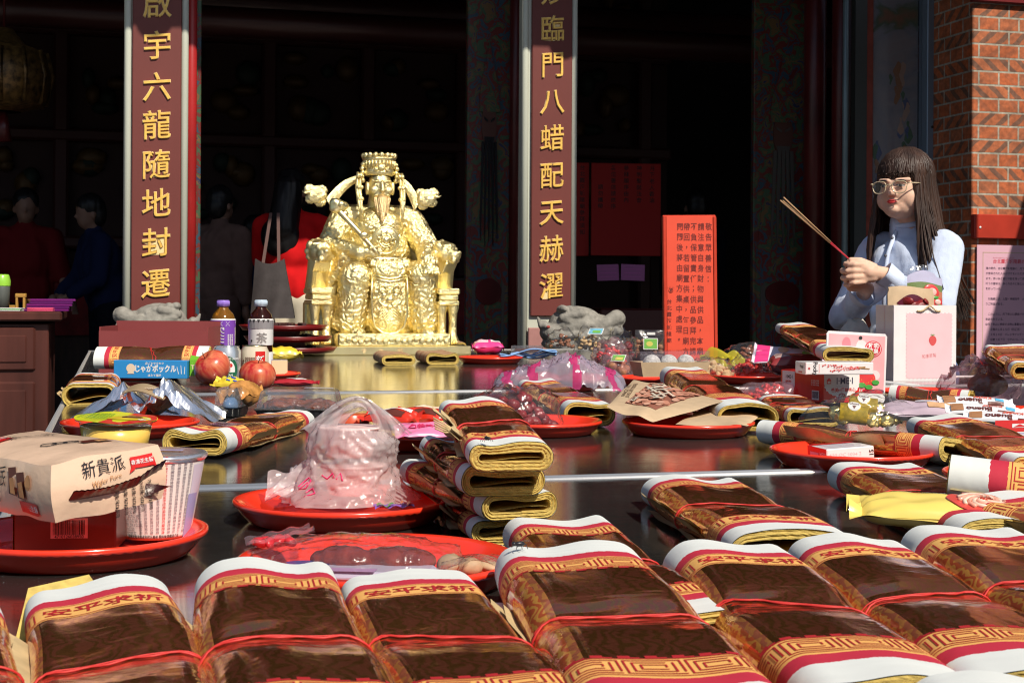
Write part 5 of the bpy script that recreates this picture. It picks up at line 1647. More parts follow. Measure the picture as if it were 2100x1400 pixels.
NUT = mat('peanut_shell', (.52, .36, .19), .8, 0, .2, 60, .7, 150)
NUTR = mat('brown_nut', (.30, .14, .07), .6, 0, .3, 50, .4, 100)

def pxm(px, py, h=0): return at(px, py, h).y / F
def place(px, py, h=0, back=0.0, yaw=0.0):
    return at(px, py, h) + rotz((0, back, 0), yaw)
def face_fn(w, d, h, side, eps=.0006):
    if side == 'f': return plane((0, -d / 2, h / 2), (1, 0, 0), (0, 0, 1), eps)
    if side == 'l': return plane((-w / 2, 0, h / 2), (0, -1, 0), (0, 0, 1), eps)
    if side == 'r': return plane((w / 2, 0, h / 2), (0, 1, 0), (0, 0, 1), eps)
    if side == 't': return plane((0, 0, h), (1, 0, 0), (0, 1, 0), eps)
def carton(name, label, cat, px, py, h0, w, d, h, yaw, mats, deco=None, group=None, ch=.0015, tilt=None, body=True):
    b = MB()
    if body: b.box((0, 0, h / 2), (w, d, h), 0, ch=ch)
    if deco: deco(b, w, d, h)
    p = place(px, py, h0, d / 2, yaw)
    o = b.build(name, mats, None, rc=False, loc=p, rz=yaw)
    if tilt: o.rotation_euler = (tilt[0], tilt[1], yaw)
    return tag(o, label, cat, group)
def barcode(b, fn, x, y, w, h, mi, num=None, bg=None):
    if bg is not None: b.rect(x - w * .58, y - h * .75, x + w * .58, y + h * .62, fn, bg)
    f2 = (lambda a, c: fn(a, c) + (fn(a, c) - fn(a, c)))
    r_ = random.Random(4)
    q = x - w / 2
    up = lambda a, c: fn(a, c) + nrm(fn) * .0004
    while q < x + w / 2:
        ww = w * r_.choice((.012, .02, .03))
        b.rect(q, y - h / 2, min(q + ww, x + w / 2), y + h / 2, up, mi)
        q += ww + w * r_.choice((.014, .022))
    if num: b.text(num, h * .30, up, mi, .01, x=x, y=y - h * .64)
def nrm(fn):
    o = fn(0, 0)
    return (fn(.001, 0) - o).cross(fn(0, .001) - o).normalized()
def up(fn, e=.0004):
    n_ = nrm(fn) * e
    return lambda a, c: fn(a, c) + n_
def circ(cx, cy, r, n=28, ry=None): return [(cx + r * math.cos(2 * PI * i / n), cy + (ry or r) * math.sin(2 * PI * i / n)) for i in range(n)]

def pillow_mb(w, l, t, seed=0, wr=.002, fin=.012, p=2.6, mi=0, mi2=None, nu=34, nv=26, zz=.0):
    """flow-wrapped packet: x along length l, crimped fins at both ends; returns builder and its top surface"""
    b = MB()
    def surf(a, e, s_):
        x, y = (a - .5) * 2, (e - .5) * 2
        hx = max(0, 1 - abs(x) ** p) ** .55
        hy = max(0, 1 - abs(y) ** 3) ** .5
        z = t / 2 * hx * hy * s_
        g = noise.noise(Vector((x * 2.2 + seed, y * 1.6 + s_, seed * 1.7)))
        rad = math.sin(y * 9 + seed + 2 * noise.noise(Vector((x, y, seed)))) * (abs(x) ** 3)
        z += wr * (g * hx * 1.5 + rad) * (1 if s_ > 0 else .6)
        shr = 1 - .05 * (1 - abs(x) ** 2)
        return Vector((x * l / 2, y * w / 2 * shr, z + t / 2 + zz))
    for s_ in (1, -1):
        b.grid(lambda a, e: surf(a, e, s_), nu, nv, mi=mi if s_ > 0 or mi2 is None else mi2)
    for s_ in (1, -1):
        b.grid(lambda a, e: Vector((s_ * (l / 2 + fin * a), (e - .5) * w * (1 + .0 * a) , surf(1 if s_ > 0 else 0, e, 1).z + .0012 * math.sin(e * 60) * a + wr * 2 * a * math.sin(e * 7 + seed) + (.0006 if (round(e * 40) % 2) else 0) * a)), 4, 41, mi=mi)
    top = lambda x, y: surf(x / l + .5, y / w + .5, 1) + Vector((0, 0, .0008))
    return b, top
def pillow(name, label, cat, px, py, h0, w, l, t, yaw, mats, deco=None, seed=0, wr=.002, fin=.012, group=None, tilt=(0, 0), p=2.6):
    b, top = pillow_mb(w, l, t, seed, wr, fin, p)
    if deco: deco(b, top, w, l)
    o = b.build(name, mats, None, rc=False, loc=at(px, py, h0))
    o.rotation_euler = (tilt[0], tilt[1], yaw)
    return tag(o, label, cat, group)
def sub_rect(b, fn, x0, y0, x1, y1, mi, n=8): b.rect(x0, y0, x1, y1, fn, mi, n, n)
def sub_disc(b, fn, cx, cy, rx, ry, mi, n=24, k=4):
    vs, fs = [fn(cx, cy)], []
    for q in range(1, k + 1):
        for i in range(n):
            vs.append(fn(cx + rx * q / k * math.cos(2 * PI * i / n), cy + ry * q / k * math.sin(2 * PI * i / n)))
    for i in range(n):
        fs.append((0, 1 + i, 1 + (i + 1) % n))
        for q in range(k - 1):
            a, c = 1 + q * n, 1 + (q + 1) * n
            fs.append((a + i, c + i, c + (i + 1) % n, a + (i + 1) % n))
    b.add(vs, fs, mi, True)

def lump(seed=0, r=(.012, .009, .009), am=.12, f=2.2, nu=12, nv=8):
    b = MB()
    b.ell((0, 0, 0), r, 0, None, nu, nv, fn=lambda q: 1 + am * noise.noise(q * f + Vector((seed, 0, 0))))
    return b
def contents(parent, name, mb_list, m, spots, rseed=0):
    """countable contents of a bag: one mesh per kind, each piece its own copy"""
    r_ = random.Random(rseed)
    base = [q.build(name, m, parent) for q in mb_list]
    used = set()
    for i, s_ in enumerate(spots):
        src = base[i % len(base)]
        o = src if i < len(base) else src.copy()
        if i >= len(base):
            sc.collection.objects.link(o)
            o.parent = parent
        o.location = s_
        o.rotation_euler = (r_.uniform(0, 6.3), r_.uniform(-.5, .5), r_.uniform(0, 6.3))
        k = r_.uniform(.85, 1.12)
        o.scale = (k, k, k)
def heap(n, w, d, h, seed=0, z0=.008):
    r_ = random.Random(seed)
    out = []
    for i in range(n):
        t = i / max(1, n - 1)
        a = r_.uniform(0, 2 * PI); q = math.sqrt(r_.random())
        x, y = q * math.cos(a), q * math.sin(a)
        z = (1 - q * q) * r_.random() ** .6
        out.append((x * w / 2, y * d / 2, z0 + z * h))
    return out
def bag_mb(w, d, h, seed=0, wr=.006, flat=.25, ears=(), nu=44, nv=16):
    """crinkled film draped over a heap"""
    b = MB()
    def f(a, e):
        t = a * 2 * PI
        ph = e * PI / 2
        q = math.cos(ph) ** .7
        k = 1 + .10 * noise.noise(Vector((math.cos(t) * 1.6, math.sin(t) * 1.6, seed)))
        for (ta, ex, wd) in ears:
            dt = (t - ta + PI) % (2 * PI) - PI
            k += ex * math.exp(-(dt / wd) ** 2) * (1 - e) ** 1.5
        p = Vector((math.cos(t) * w / 2 * q * k, math.sin(t) * d / 2 * q * k, h * math.sin(ph) ** .8))
        n_ = noise.noise(p * (26) + Vector((seed, seed, 0)))
        rg = 1 - abs(noise.noise(p * 42 + Vector((seed * 2, 0, 0)))) * 2
        return p * (1 + (wr * 4 * n_ + wr * 5 * max(0, rg - .4)) / max(w, .05)) + Vector((0, 0, .002))
    b.grid(f, nu, nv, cu=True)
    return b
# ------------------------------------------------------------------ offerings on the left
# wooden counter with papers in front of the hall
cn = at(0, 700, 0)
cp = atY(118, 640, 7.0)
ct = thing('wooden_counter', 'dark brown wooden counter with panelled front at the left edge', 'counter', (cp.x, cp.y, 0), TH)
zt_ = cp.z
b = MB(); b.box((-.55, .35, zt_ - .02), (1.14, .78, .045), 0, ch=.008)
m_cnt = mat('reddish_wood', (.075, .022, .016), .38, 0, .45, 7, .15, 60, stretch=(1, 1, .15))
b.build('counter_top', m_cnt, ct)
b = MB(); b.box((-.57, .36, zt_ / 2 - .03), (1.06, .70, zt_ - .05), 0, ch=.005)
b.build('carcass', m_cnt, ct)
for k in range(2):
    for z0, z1 in ((zt_ - .28, zt_ - .07), (.12, zt_ - .33)):
        b = MB()
        x = -.32 - .5 * k
        b.box((x, .008, (z0 + z1) / 2), (.44, .03, z1 - z0), 0, ch=.01); b.box((x, -.008, (z0 + z1) / 2), (.36, .012, z1 - z0 - .08), 0, ch=.005)
        b.build('door_panel', m_cnt, ct)
# things on the counter
def oncounter(px, dy): 
    p = atY(px, 600, cp.y + dy); p.z = zt_ + .003
    return p
b = MB()
for k in range(5): b.box((.004 * k, .003 * k, .006 + .012 * k), (.21 - .01 * (k % 2), .16, .011), k % 2, ch=.002, rz=.05 * k)
tag(b.build('purple_folders', [gloss('purple_card', (.15, .012, .14)), gloss('purple_card_dark', (.09, .008, .10))], None, loc=oncounter(98, .12), rz=.2), 'stack of purple folders on the wooden counter', 'folders')  # purples kept dark; partial shade on the stack is in the colour
b = MB()
for k in range(3): b.box((0, 0, .004 + .006 * k), (.12, .05, .005), 0, ch=.001, rz=.04 * k)
tag(b.build('pink_slips', gloss('hot_pink_paper', (.75, .10, .20)), None, loc=oncounter(84, .0), rz=.1), 'pink paper slips on the front edge of the counter', 'paper')
b = MB()
for k in range(3): b.box((0, 0, .004 + .005 * k), (.18, .08, .0045), k % 2, ch=.001, rz=.06 * k)
tag(b.build('leaflets', [WHITE, GRN], None, loc=oncounter(8, .0)), 'white and green leaflets at the left end of the counter', 'leaflets')
t = thing('tumbler', 'grey tumbler with a bright green lid on the counter', 'tumbler', oncounter(4, .15))
b = MB(); b.lathe([(0, 0), (.034, 0), (.038, .12), (.036, .125), (0, .125)], 24); b.build('cup', mat('grey_plastic', (.10, .11, .10), .4), t)
b = MB(); b.lathe([(.040, .122), (.041, .145), (.034, .172), (.03, .178), (0, .178)], 24); b.build('lid', gloss('lime_plastic', (.30, .62, .06)), t)
t = thing('stamp_stool', 'small yellow wooden block stand on the counter', 'stand', oncounter(43, .2), .2)
b = MB(); b.box((0, 0, .075), (.05, .05, .02), 0, ch=.003)
for sx in (-1, 1): b.box((sx * .017, 0, .033), (.01, .045, .066), 0)
b.box((-.06, .0, .022), (.09, .03, .012), 0); b.build('block', mat('yellow_wood', (.45, .24, .05), .5, 0, .2, 12), t)
b = MB(); b.lathe([(0, 0), (.016, 0), (.017, .03), (.008, .045), (.008, .055), (0, .056)], 16)
tag(b.build('ink_bottle', mat('black_bottle', (.012, .012, .014), .15), None, loc=oncounter(61, .16)), 'little black ink bottle on the counter', 'bottle')

# maroon carton, open on top
m_mar = mat('maroon_card', (.235, .045, .045), .55, 0, .06, 6)
p = at(312, 768, .02)
S_ = p.y / F
mc_w, mc_d, mc_h = 222 * S_, .22, .128
t = thing('maroon_carton', 'open maroon cardboard carton behind the blue snack box', 'carton', p + Vector((0, mc_d / 2, 0)), R(2))
b = MB()
b.box((0, -mc_d / 2, mc_h / 2), (mc_w, .004, mc_h), 0); b.box((-mc_w / 2 + .002, 0, mc_h / 2 + .006), (.004, mc_d - .005, mc_h + .012), 0); b.box((mc_w / 2 - .002, 0, mc_h / 2 + .006), (.004, mc_d - .005, mc_h + .012), 0)
b.box((0, mc_d / 2, mc_h / 2 + .013), (mc_w, .004, mc_h + .026), 0); b.box((0, 0, .003), (mc_w - .01, mc_d - .01, .004), 0)
b.text('郭元益', .030, plane((-mc_w / 2 + .055, -mc_d / 2 - .0025, .03), (1, 0, 0), (0, 0, 1)), 1, .02)
b.build('box', [m_mar, CREAM], t, rc=False)
# blue snack box
def d_blue(b, w, d, h):
    fn = face_fn(w, d, h, 'f')
    b.text('じゃがポックル', .0215, fn, 1, .035, x=.014, y=.001, sx=.78)
    b.text('皮ごとサクホク', .0075, fn, 1, .02, x=.012, y=.0165)
    b.text('ほたて塩味', .0075, fn, 1, .02, x=.012, y=-.0165)
    b.poly(circ(-.054, .003, .0125), fn, 2); b.poly([(-.064, -.012), (-.044, -.012), (-.048, -.004), (-.06, -.004)], up(fn), 2)
    for k in range(3): b.poly([(.078 + .008 * k, -.012), (.080 + .008 * k, -.012), (.078 + .008 * k + (k - 1) * .003, .012 - .004 * (k != 1)), (.0765 + .008 * k + (k - 1) * .003, .012 - .004 * (k != 1))], fn, 1)
carton('snack_box', 'blue snack box with white Japanese lettering', 'box', 308, 776, .024, 147 * .00139, .07, .050, R(-2), [gloss('sky_blue_card', (.03, .26, .60), .35), WHITE, CREAM], d_blue)
# green juice carton
p = at(406, 785, .012)
t = thing('juice_carton', 'small green juice carton with folded top', 'juice carton', p + Vector((0, .03, 0)), R(12))
b = MB()
w_ = .058
b.box((0, 0, .031), (w_, .045, .062), 0, ch=.001)
b.add([(-w_ / 2, -.0225, .0622), (w_ / 2, -.0225, .0622), (w_ / 2, .0225, .0622), (-w_ / 2, .0225, .0622), (-w_ / 2 + .004, .012, .078), (w_ / 2 - .004, .012, .078)], [(0, 1, 5, 4), (2, 3, 4, 5), (0, 4, 3), (1, 2, 5)], 0, False)
f_ = face_fn(w_, .045, .062, 'f')
b.rect(-w_ / 2, -.031, w_ / 2, -.012, f_, 1); b.text('Tea', .016, f_, 2, .02, x=-.014, y=.012)
b.build('carton', [gloss('leaf_green_card', (.16, .46, .03), .35), gloss('peach_card', (.75, .38, .24)), CREAM], t, rc=False)
b = MB(); fq = plane((0.004, -.006, .0705), (1, 0, 0), (0, .87, .45)); b.poly(circ(0, 0, .0075), fq, 0); b.poly(circ(0.001, 0, .0035, 12), up(fq), 1)
b.build('straw_hole', [SILVER, BLACK], t, rc=False)
# cans
def can(label, px, py, h0, r, hh, yaw, body, deco, mats, rim):
    t = thing('drink_can', label, 'can', at(px, py, h0) + Vector((0, r, 0)), yaw)
    b = MB()
    b.lathe([(r * .78, 0), (r * .95, .006), (r, .012), (r, hh - .016), (r * .86, hh - .004), (r * .86, hh - .002)], 40)
    f = lambda x, y, e=.0006: Vector(((r + e) * math.sin(x / r), -(r + e) * math.cos(x / r), hh / 2 + y))
    deco(b, f, r, hh)
    b.build('can_body', [body] + mats, t, rc=False)
    b = MB(); b.lathe([(r * .86, hh - .003), (r * .88, hh), (r * .84, hh), (r * .82, hh - .005), (0, hh - .005)], 40)
    b.ell((0, -r * .3, hh - .003), (.010, .016, .002), nu=12, nv=6)
    b.build('lid', rim, t)
def d_beer(b, f, r, hh):
    g2 = lambda x, y: f(x, y, .0010)
    sub_disc(b, f, .004, -.012, r * .80, .036, 1, 32, 5); sub_disc(b, lambda x, y: f(x, y, .0009), .004, -.014, r * .58, .028, 2, 32, 5)
    b.text('100% FLAVOR LAGER', .0075, lambda x, y: f(x, y + .0, .0014), 2, .02, x=.004, y=.017)
    for k in range(3): b.poly(circ(.004 + (k - 1) * .010, -.001, .0055, 14), lambda x, y: f(x, y, .0014), 3)
    b.text('金牌', .010, lambda x, y: f(x, y, .0014), 3, .02, x=.004, y=-.014)
    sub_rect(b, lambda x, y: f(x, y, .0013), -.020, -.036, .030, -.020, 1, 6); b.text('TAIWAN', .008, lambda x, y: f(x, y, .0018), 2, .02, x=.004, y=-.028)
can('silver beer can with a green and white label', 459, 787, .010, .0395, .104, R(6), mat('can_silver', (.72, .74, .74), .25, .8), d_beer, [gloss('can_green', (.015, .12, .06)), WHITE, RED], SILVER)
def d_cof(b, f, r, hh):
    sub_rect(b, f, .006, -.035, .036, .036, 1, 8)
    b.text('新', .026, lambda x, y: f(x, y, .0012), 2, .02, x=.020, y=.012)
    b.text('NEW', .012, f, 3, .02, x=-.034, y=.0, rot=R(70))
    for i in range(5): b.text('經典咖啡', .006, f, 3, .01, x=-.022 + .006 * i, y=.008, rot=R(-90))
    sub_disc(b, lambda x, y: f(x, y, .0012), .036, -.022, .014, .010, 4)
can('cream coffee can with a red ribbon marked 新', 517, 785, .010, .039, .104, R(4), gloss('can_cream', (.72, .62, .47)), d_cof, [RED, WHITE, BROWN, YEL], mat('gold_rim', (.75, .6, .3), .25, 1))
# tea bottles
def bottle(label, px, py, r, hh, capm, liquid, labm, deco, mats):
    t = thing('tea_bottle', label, 'bottle', at(px, py, .012) + Vector((0, r, 0)))
    b = MB()
    b.lathe([(0, .002), (r * .85, .002), (r * .97, .012), (r * .97, hh * .64), (r * 1.0, hh * .67), (r * 1.0, hh * .70), (r * .82, hh * .80), (r * .42, hh * .88), (r * .40, hh * .92)], 40)
    b.build('bottle', mat('tea_' + label[:6], liquid, .06, 0, trans=.75, ior=1.33), t)
    b = MB()
    prof = [(r * 1.0, hh * .04), (r * 1.0, hh * .25), (r * .96, hh * .28), (r * .96, hh * .36), (r * 1.0, hh * .39), (r * 1.0, hh * .64), (r * 1.03, hh * .67), (r * 1.03, hh * .715), (r * .98, hh * .735)]
    b.lathe(prof, 48)
    f = lambda x, y, e=.0010: Vector(((r * 1.02 + e) * math.sin(x / r), -(r * 1.02 + e) * math.cos(x / r), y))
    deco(b, f, r, hh)
    b.build('label', [labm] + mats, t, rc=False)
    b = MB(); b.lathe([(r * .42, hh * .905), (r * .50, hh * .915), (r * .50, hh * .99), (r * .46, hh), (0, hh)], 30)
    for i in range(30):
        a = i / 30 * 2 * PI; b.tube([(r * .50 * math.cos(a), r * .50 * math.sin(a), hh * .92), (r * .50 * math.cos(a), r * .50 * math.sin(a), hh * .985)], .0010, 4)
    b.build('cap', capm, t)
PURP = gloss('purple_label', (.19, .06, .42), .4)
def d_p(b, f, r, hh):
    sub_rect(b, f, -r * 1.5, hh * .62, r * 1.5, hh * .715, 1, 10)
    sub_rect(b, f, r * .30, .02, r * 1.3, hh * .62, 1, 8)
    for k in range(5):
        q = .010 + .0085 * k
        pts = [(r * .30 - q * math.cos(t_), hh * .62 - .004 - q * 1.15 * math.sin(t_)) for t_ in [i * PI / 2 / 10 for i in range(11)]]
        for (x0, y0), (x1, y1) in zip(pts, pts[1:]):
            b.add([f(x0, y0, .0016), f(x1, y1, .0016), f(x1 + .0035 * (r * .3 - x1) / q, y1 + .0035 * (hh * .62 - y1) / q, .0016), f(x0 + .0035 * (r * .3 - x0) / q, y0 + .0035 * (hh * .62 - y0) / q, .0016)], [(0, 1, 2, 3)], 1, False)
    for i in range(3):
        x = -.022 + .022 * i
        for s_ in (-1, 1):
            b.add([f(x + s_ * .007, hh * .635, .0018), f(x + s_ * .0055, hh * .635, .0018), f(x - s_ * .007, hh * .70, .0018), f(x - s_ * .0055, hh * .70, .0018)], [(0, 1, 3, 2)], 2, False)
    for i in range(3): b.text('蜜香無糖純喫茶回甘', .006, lambda x, y: f(x, y, .0018), 2, .01, x=r * .6 + .007 * i, y=hh * .40, rot=R(-90))
bottle('purple capped tea bottle with purple and white label', 452, 760, .0395, .226, gloss('purple_cap', (.30, .18, .62), .35), (.62, .26, .03), WHITE, d_p, [PURP, WHITE])
def d_w(b, f, r, hh):
    sub_rect(b, f, -r * 1.5, hh * .60, r * 1.5, hh * .715, 1, 10)
    for i in range(5): b.add([f(-.03 + .015 * i - .005, hh * .725, .0016), f(-.03 + .015 * i + .005, hh * .725, .0016), f(-.03 + .015 * i, hh * .68, .0016)], [(0, 1, 2)], 3, False)
    b.text('茶', .034, f, 2, .02, x=.010, y=hh * .47); b.text('裏', .028, lambda x, y: f(x, y, .0014), 3, .01, x=.010, y=hh * .32); b.text('王', .026, f, 3, .01, x=.010, y=hh * .2)
    b.poly(circ(-.024, hh * .43, .0035, 12), f, 3)
    b.text('白毫烏龍', .006, f, 3, .01, x=-.006, y=hh * .33, rot=R(-90))
bottle('white capped dark tea bottle with white label marked 茶', 530, 762, .0395, .228, gloss('ice_cap', (.48, .58, .68), .35), (.09, .018, .010), WHITE, d_w, [gloss('grey_label', (.26, .25, .26)), gloss('grey_ink', (.30, .28, .27)), BLACK])
# apples
def apple(label, px, py, h0, r, rot, seed):
    m = mat('apple_skin_%d' % seed, (.58, .06, .04), .28, coat=.3)
    n, l = m.node_tree.nodes, m.node_tree.links
    tc = n.new('ShaderNodeTexCoord'); mp = n.new('ShaderNodeMapping'); mp.inputs['Scale'].default_value = (30, 30, 5)
    t_ = n.new('ShaderNodeTexNoise'); t_.inputs['Scale'].default_value = 2; t_.inputs['Detail'].default_value = 5
    r_ = n.new('ShaderNodeValToRGB'); r_.color_ramp.elements[0].position = .35; r_.color_ramp.elements[1].position = .72
    r_.color_ramp.elements[0].color = (.46, .018, .018, 1); r_.color_ramp.elements[1].color = (.72, .22, .10, 1)
    l.new(tc.outputs['Object'], mp.inputs[0]); l.new(mp.outputs[0], t_.inputs['Vector']); l.new(t_.outputs[0], r_.inputs[0]); l.new(r_.outputs[0], n['Principled BSDF'].inputs['Base Color'])
    t = thing('apple', label, 'apple', at(px, py, h0) + Vector((0, r, r * .9)), 0, 'red apples beside the tea bottles')
    t.rotation_euler = rot
    prof = []
    for i in range(25):
        a = PI * i / 24
        q = r * (1 - .0) * math.sin(a) * (1.03 + .07 * math.cos(a))
        z = r * .92 * math.cos(a) - r * .22 * math.exp(-(math.sin(a) / .30) ** 2) * (1 if a < PI / 2 else -.6)
        prof.append((max(q, .0001), z))
    b = MB(); b.lathe(prof, 40); b.build('flesh', m, t)
    b = MB(); b.tube([(0, 0, r * .66), (.002, 0, r * .85), (.005, .001, r * 1.05)], [.0014, .0012, .0016], 6); b.build('stem', BROWN, t)
apple('red apple lying tilted left of the other apple', 428, 790, .010, .050, (R(25), R(-35), 0), 1)
apple('red apple standing upright in front of the coffee can', 521, 806, .012, .045, (R(8), R(4), 0), 2)
# cream box, yellow bag and others to the right of the apples
carton('cream_box', 'small cream carton beside the right hand apple', 'box', 573, 770, .012, .048, .06, .046, R(10), [gloss('cream_card', (.78, .62, .38)), gloss('lilac_card', (.42, .40, .62))], lambda b, w, d, h: b.rect(-w / 2, -d / 2, w / 2, d / 2, face_fn(w, d, h, 't'), 1))
pillow('snack_bag', 'crumpled yellow plastic bag behind the cream carton', 'bag', 576, 742, .035, .09, .11, .05, R(20), [YEL], None, 4, .006)
pillow('snack_bag', 'little magenta wrapped sweet between the two tea bottles', 'sweet', 484, 742, .04, .05, .06, .035, R(10), [gloss('magenta_wrap', (.70, .03, .12))], None, 6, .004)
# red trays left of the statue; their shade is put into the dark red
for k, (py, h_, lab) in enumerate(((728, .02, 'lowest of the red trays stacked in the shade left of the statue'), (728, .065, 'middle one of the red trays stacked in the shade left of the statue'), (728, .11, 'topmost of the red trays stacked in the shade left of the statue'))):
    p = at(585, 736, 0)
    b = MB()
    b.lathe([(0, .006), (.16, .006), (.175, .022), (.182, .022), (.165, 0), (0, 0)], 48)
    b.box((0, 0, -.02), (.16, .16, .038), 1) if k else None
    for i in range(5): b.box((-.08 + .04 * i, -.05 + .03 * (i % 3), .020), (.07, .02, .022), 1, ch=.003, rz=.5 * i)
    tag(b.build('red_tray', [mat('shaded_tray_red', (.16, .008, .008), .35), mat('dark_packet', (.05, .018, .016), .5)], None, loc=(p.x - .02 * k, p.y + .2, H + h_)), lab, 'tray', 'stacked red trays')

# plate D: silver bags and neighbours
def facet_bag(label, px, py, h0, w, d, h, seed, ridge, yaw, bronze=False):
    r_ = random.Random(seed)
    b = MB()
    def f(a, e):
        x = (a - .5) * 2; y = (e - .5) * 2
        rx = ridge(y)
        tx = 1 - abs(x - rx) / (1 + abs(rx) if (x - rx) * rx < 0 else 1 - abs(rx) * .6 + .2)
        z = max(0, tx) ** 1.1 * (1 - .35 * (y * .5 + .5)) * (1 - max(0, abs(y) - .8) * 2)
        ang = math.atan2(y + 1.1, x - rx)
        z += .09 * math.sin(ang * 11 + seed) * min(1, math.hypot(x, y)) * .7 + .10 * (abs(noise.noise(Vector((x * 2.2, y * 2.2, seed)))) - .2)
        return Vector((x * w / 2 * (1 + .1 * y), y * d / 2, max(.002, z * h)))
    b.grid(f, 30, 26, mi=0, sm=False)
    b.grid(lambda a, e: f(a, e) * .985, 30, 26, mi=1 if bronze else 0, sm=False)
    o = b.build('silver_snack_bag', [SILVER, mat('bronze_foil', (.62, .45, .26), .35, .5)], None, rc=False, loc=at(px, py, h0), rz=yaw)
    return tag(o, label, 'snack bag', 'silver foil bags')
facet_bag('open silver foil bag with a pointed left tip behind the pudding cup', 245, 858, .014, .175, .14, .075, 3, lambda y: .25 - .15 * y, R(-8))
facet_bag('taller open silver foil bag in front of the yellow packet', 372, 862, .014, .155, .14, .090, 8, lambda y: -.15 + .3 * y, R(6), True)
b = MB(); b.grid(lambda a, e: Vector(((a - .5) * .085, (e - .5) * .035 , .004 * math.sin(a * 5) - .02 * (a - .4) ** 2 + .012 * e)), 16, 8)
b.grid(lambda a, e: Vector(((a - .5) * .085, (e - .5) * .035 , .0015 + .004 * math.sin(a * 5) - .02 * (a - .4) ** 2 + .012 * e)), 16, 8)
b.text('Crisps', .016, plane((0, 0, .008), (1, 0, 0), (0, .97, .2), .002), 1, .02)
tag(b.build('bronze_flap', [mat('bronze_foil'), CREAM], None, rc=False, loc=at(300, 806, .070), rz=R(-10)), 'bronze torn bag flap lying over the silver foil bags', 'bag flap')
def d_yb(b, top, w, l):
    for x, y, r_ in ((-.011, .0, .006), (.006, .006, .006), (.014, -.005, .005), (-.001, -.009, .005)): sub_rect(b, up(top, .0003) if False else (lambda p, q: top(p, q) + Vector((0, 0, .0006))), x - r_, y - r_ * .5, x + r_, y + r_ * .5, 1, 5)
pillow('snack_packet', 'yellow and blue snack packet in front of the right hand apple', 'packet', 474, 798, .034, .046, .062, .028, R(-15), [YEL, gloss('royal_blue', (.03, .08, .42))], d_yb, 9, .003, tilt=(R(22), R(6)))
pillow('snack_bag', 'small golden brown snack bag between the clear boxes', 'bag', 496, 832, .02, .07, .08, .05, R(70), [mat('caramel_film', (.48, .22, .06), .25, 0, .5, 40)], None, 12, .006)
def clamshell(label, px, py, w, d, h, yaw, fill):
    t = thing('clear_food_box', label, 'food box', at(px, py, 0) + rotz((0, d / 2, 0), yaw), yaw, 'clear food boxes with black bases')
    sup = lambda t_, k=.3: (math.copysign(abs(math.cos(t_)) ** k, math.cos(t_)), math.copysign(abs(math.sin(t_)) ** k, math.sin(t_)))
    def ring(kx, z, rib=0):
        out = []
        for i in range(72):
            t_ = i / 72 * 2 * PI
            x, y = sup(t_)
            q = kx + (rib if i % 2 else 0)
            out.append(Vector((x * w / 2 * q, y * d / 2 * q, z)))
        return out
    def shell(b, lv, mi=0, cap=True):
        o = []
        for kx, z, rb in lv: o += ring(kx, z, rb)
        fs = []
        for k in range(len(lv) - 1):
            for i in range(72):
                j = (i + 1) % 72
                fs.append((k * 72 + i, k * 72 + j, (k + 1) * 72 + j, (k + 1) * 72 + i))
        if cap: fs.append(tuple((len(lv) - 1) * 72 + i for i in range(72)))
        b.add(o, fs, mi, False)
    b = MB(); shell(b, [(1.0, h * .36, 0), (.94, h * .32, .02), (.86, .004, .02), (.80, .001, 0)])
    b.build('black_base', mat('black_plastic', (.012, .012, .013), .3), t)
    b = MB(); shell(b, [(1.0, h * .37, 0), (1.0, h * .40, 0), (.93, h * .42, .015), (.84, h * .90, .015), (.80, h * .97, 0), (.74, h, 0)])
    b.build('clear_lid', HARD, t)
    fill(t, w, d, h)
def meat(t, w, d, h):
    pr = [('e', (-.2 * w + .2 * w * i, .02 * math.sin(i * 2), h * .46 + .004 * math.sin(i * 3)), (w * .16, d * .36, h * .14)) for i in range(3)] + [('c', (-w * .33, -.01, h * .40), (w * .34, .01, h * .38), .018, .016)]
    blob('roast_meat', pr, .004, mat('glazed_meat', (.20, .040, .012), .25, 0, .6, 45, .8, 110, coat=.5), t, 1, lambda c, n_: (.006 * noise.noise(c * 55) + .003 * noise.noise(c * 130)))
    b = MB(); b.rect(-.03, -.012, .03, .012, plane((w * .22, 0, h * 1.0), (1, 0, 0), (0, 1, 0), .001), 0); b.build('price_label', gloss('pale_label', (.55, .58, .72)), t, rc=False)
clamshell('long clear food box of glazed roast meat right of the apples', 604, 866, .178, .115, .066, R(-3), meat)
clamshell('smaller clear food box beside the silver bag and the meat box', 462, 858, .058, .10, .062, R(-4), lambda t, w, d, h: blob('filling', [('e', (0, 0, h * .4), (w * .3, d * .35, h * .3))], .004, gloss('blue_wrap', (.10, .22, .42)), t, 1))
pillow('snack_packet', 'flat dark red sweet packet behind the long clear food box', 'packet', 604, 792, .02, .05, .10, .02, R(-4), [gloss('dark_red_wrap', (.42, .02, .03)), WHITE], lambda b, top, w, l: sub_rect(b, top, -.02, -.01, .03, .012, 1), 13)
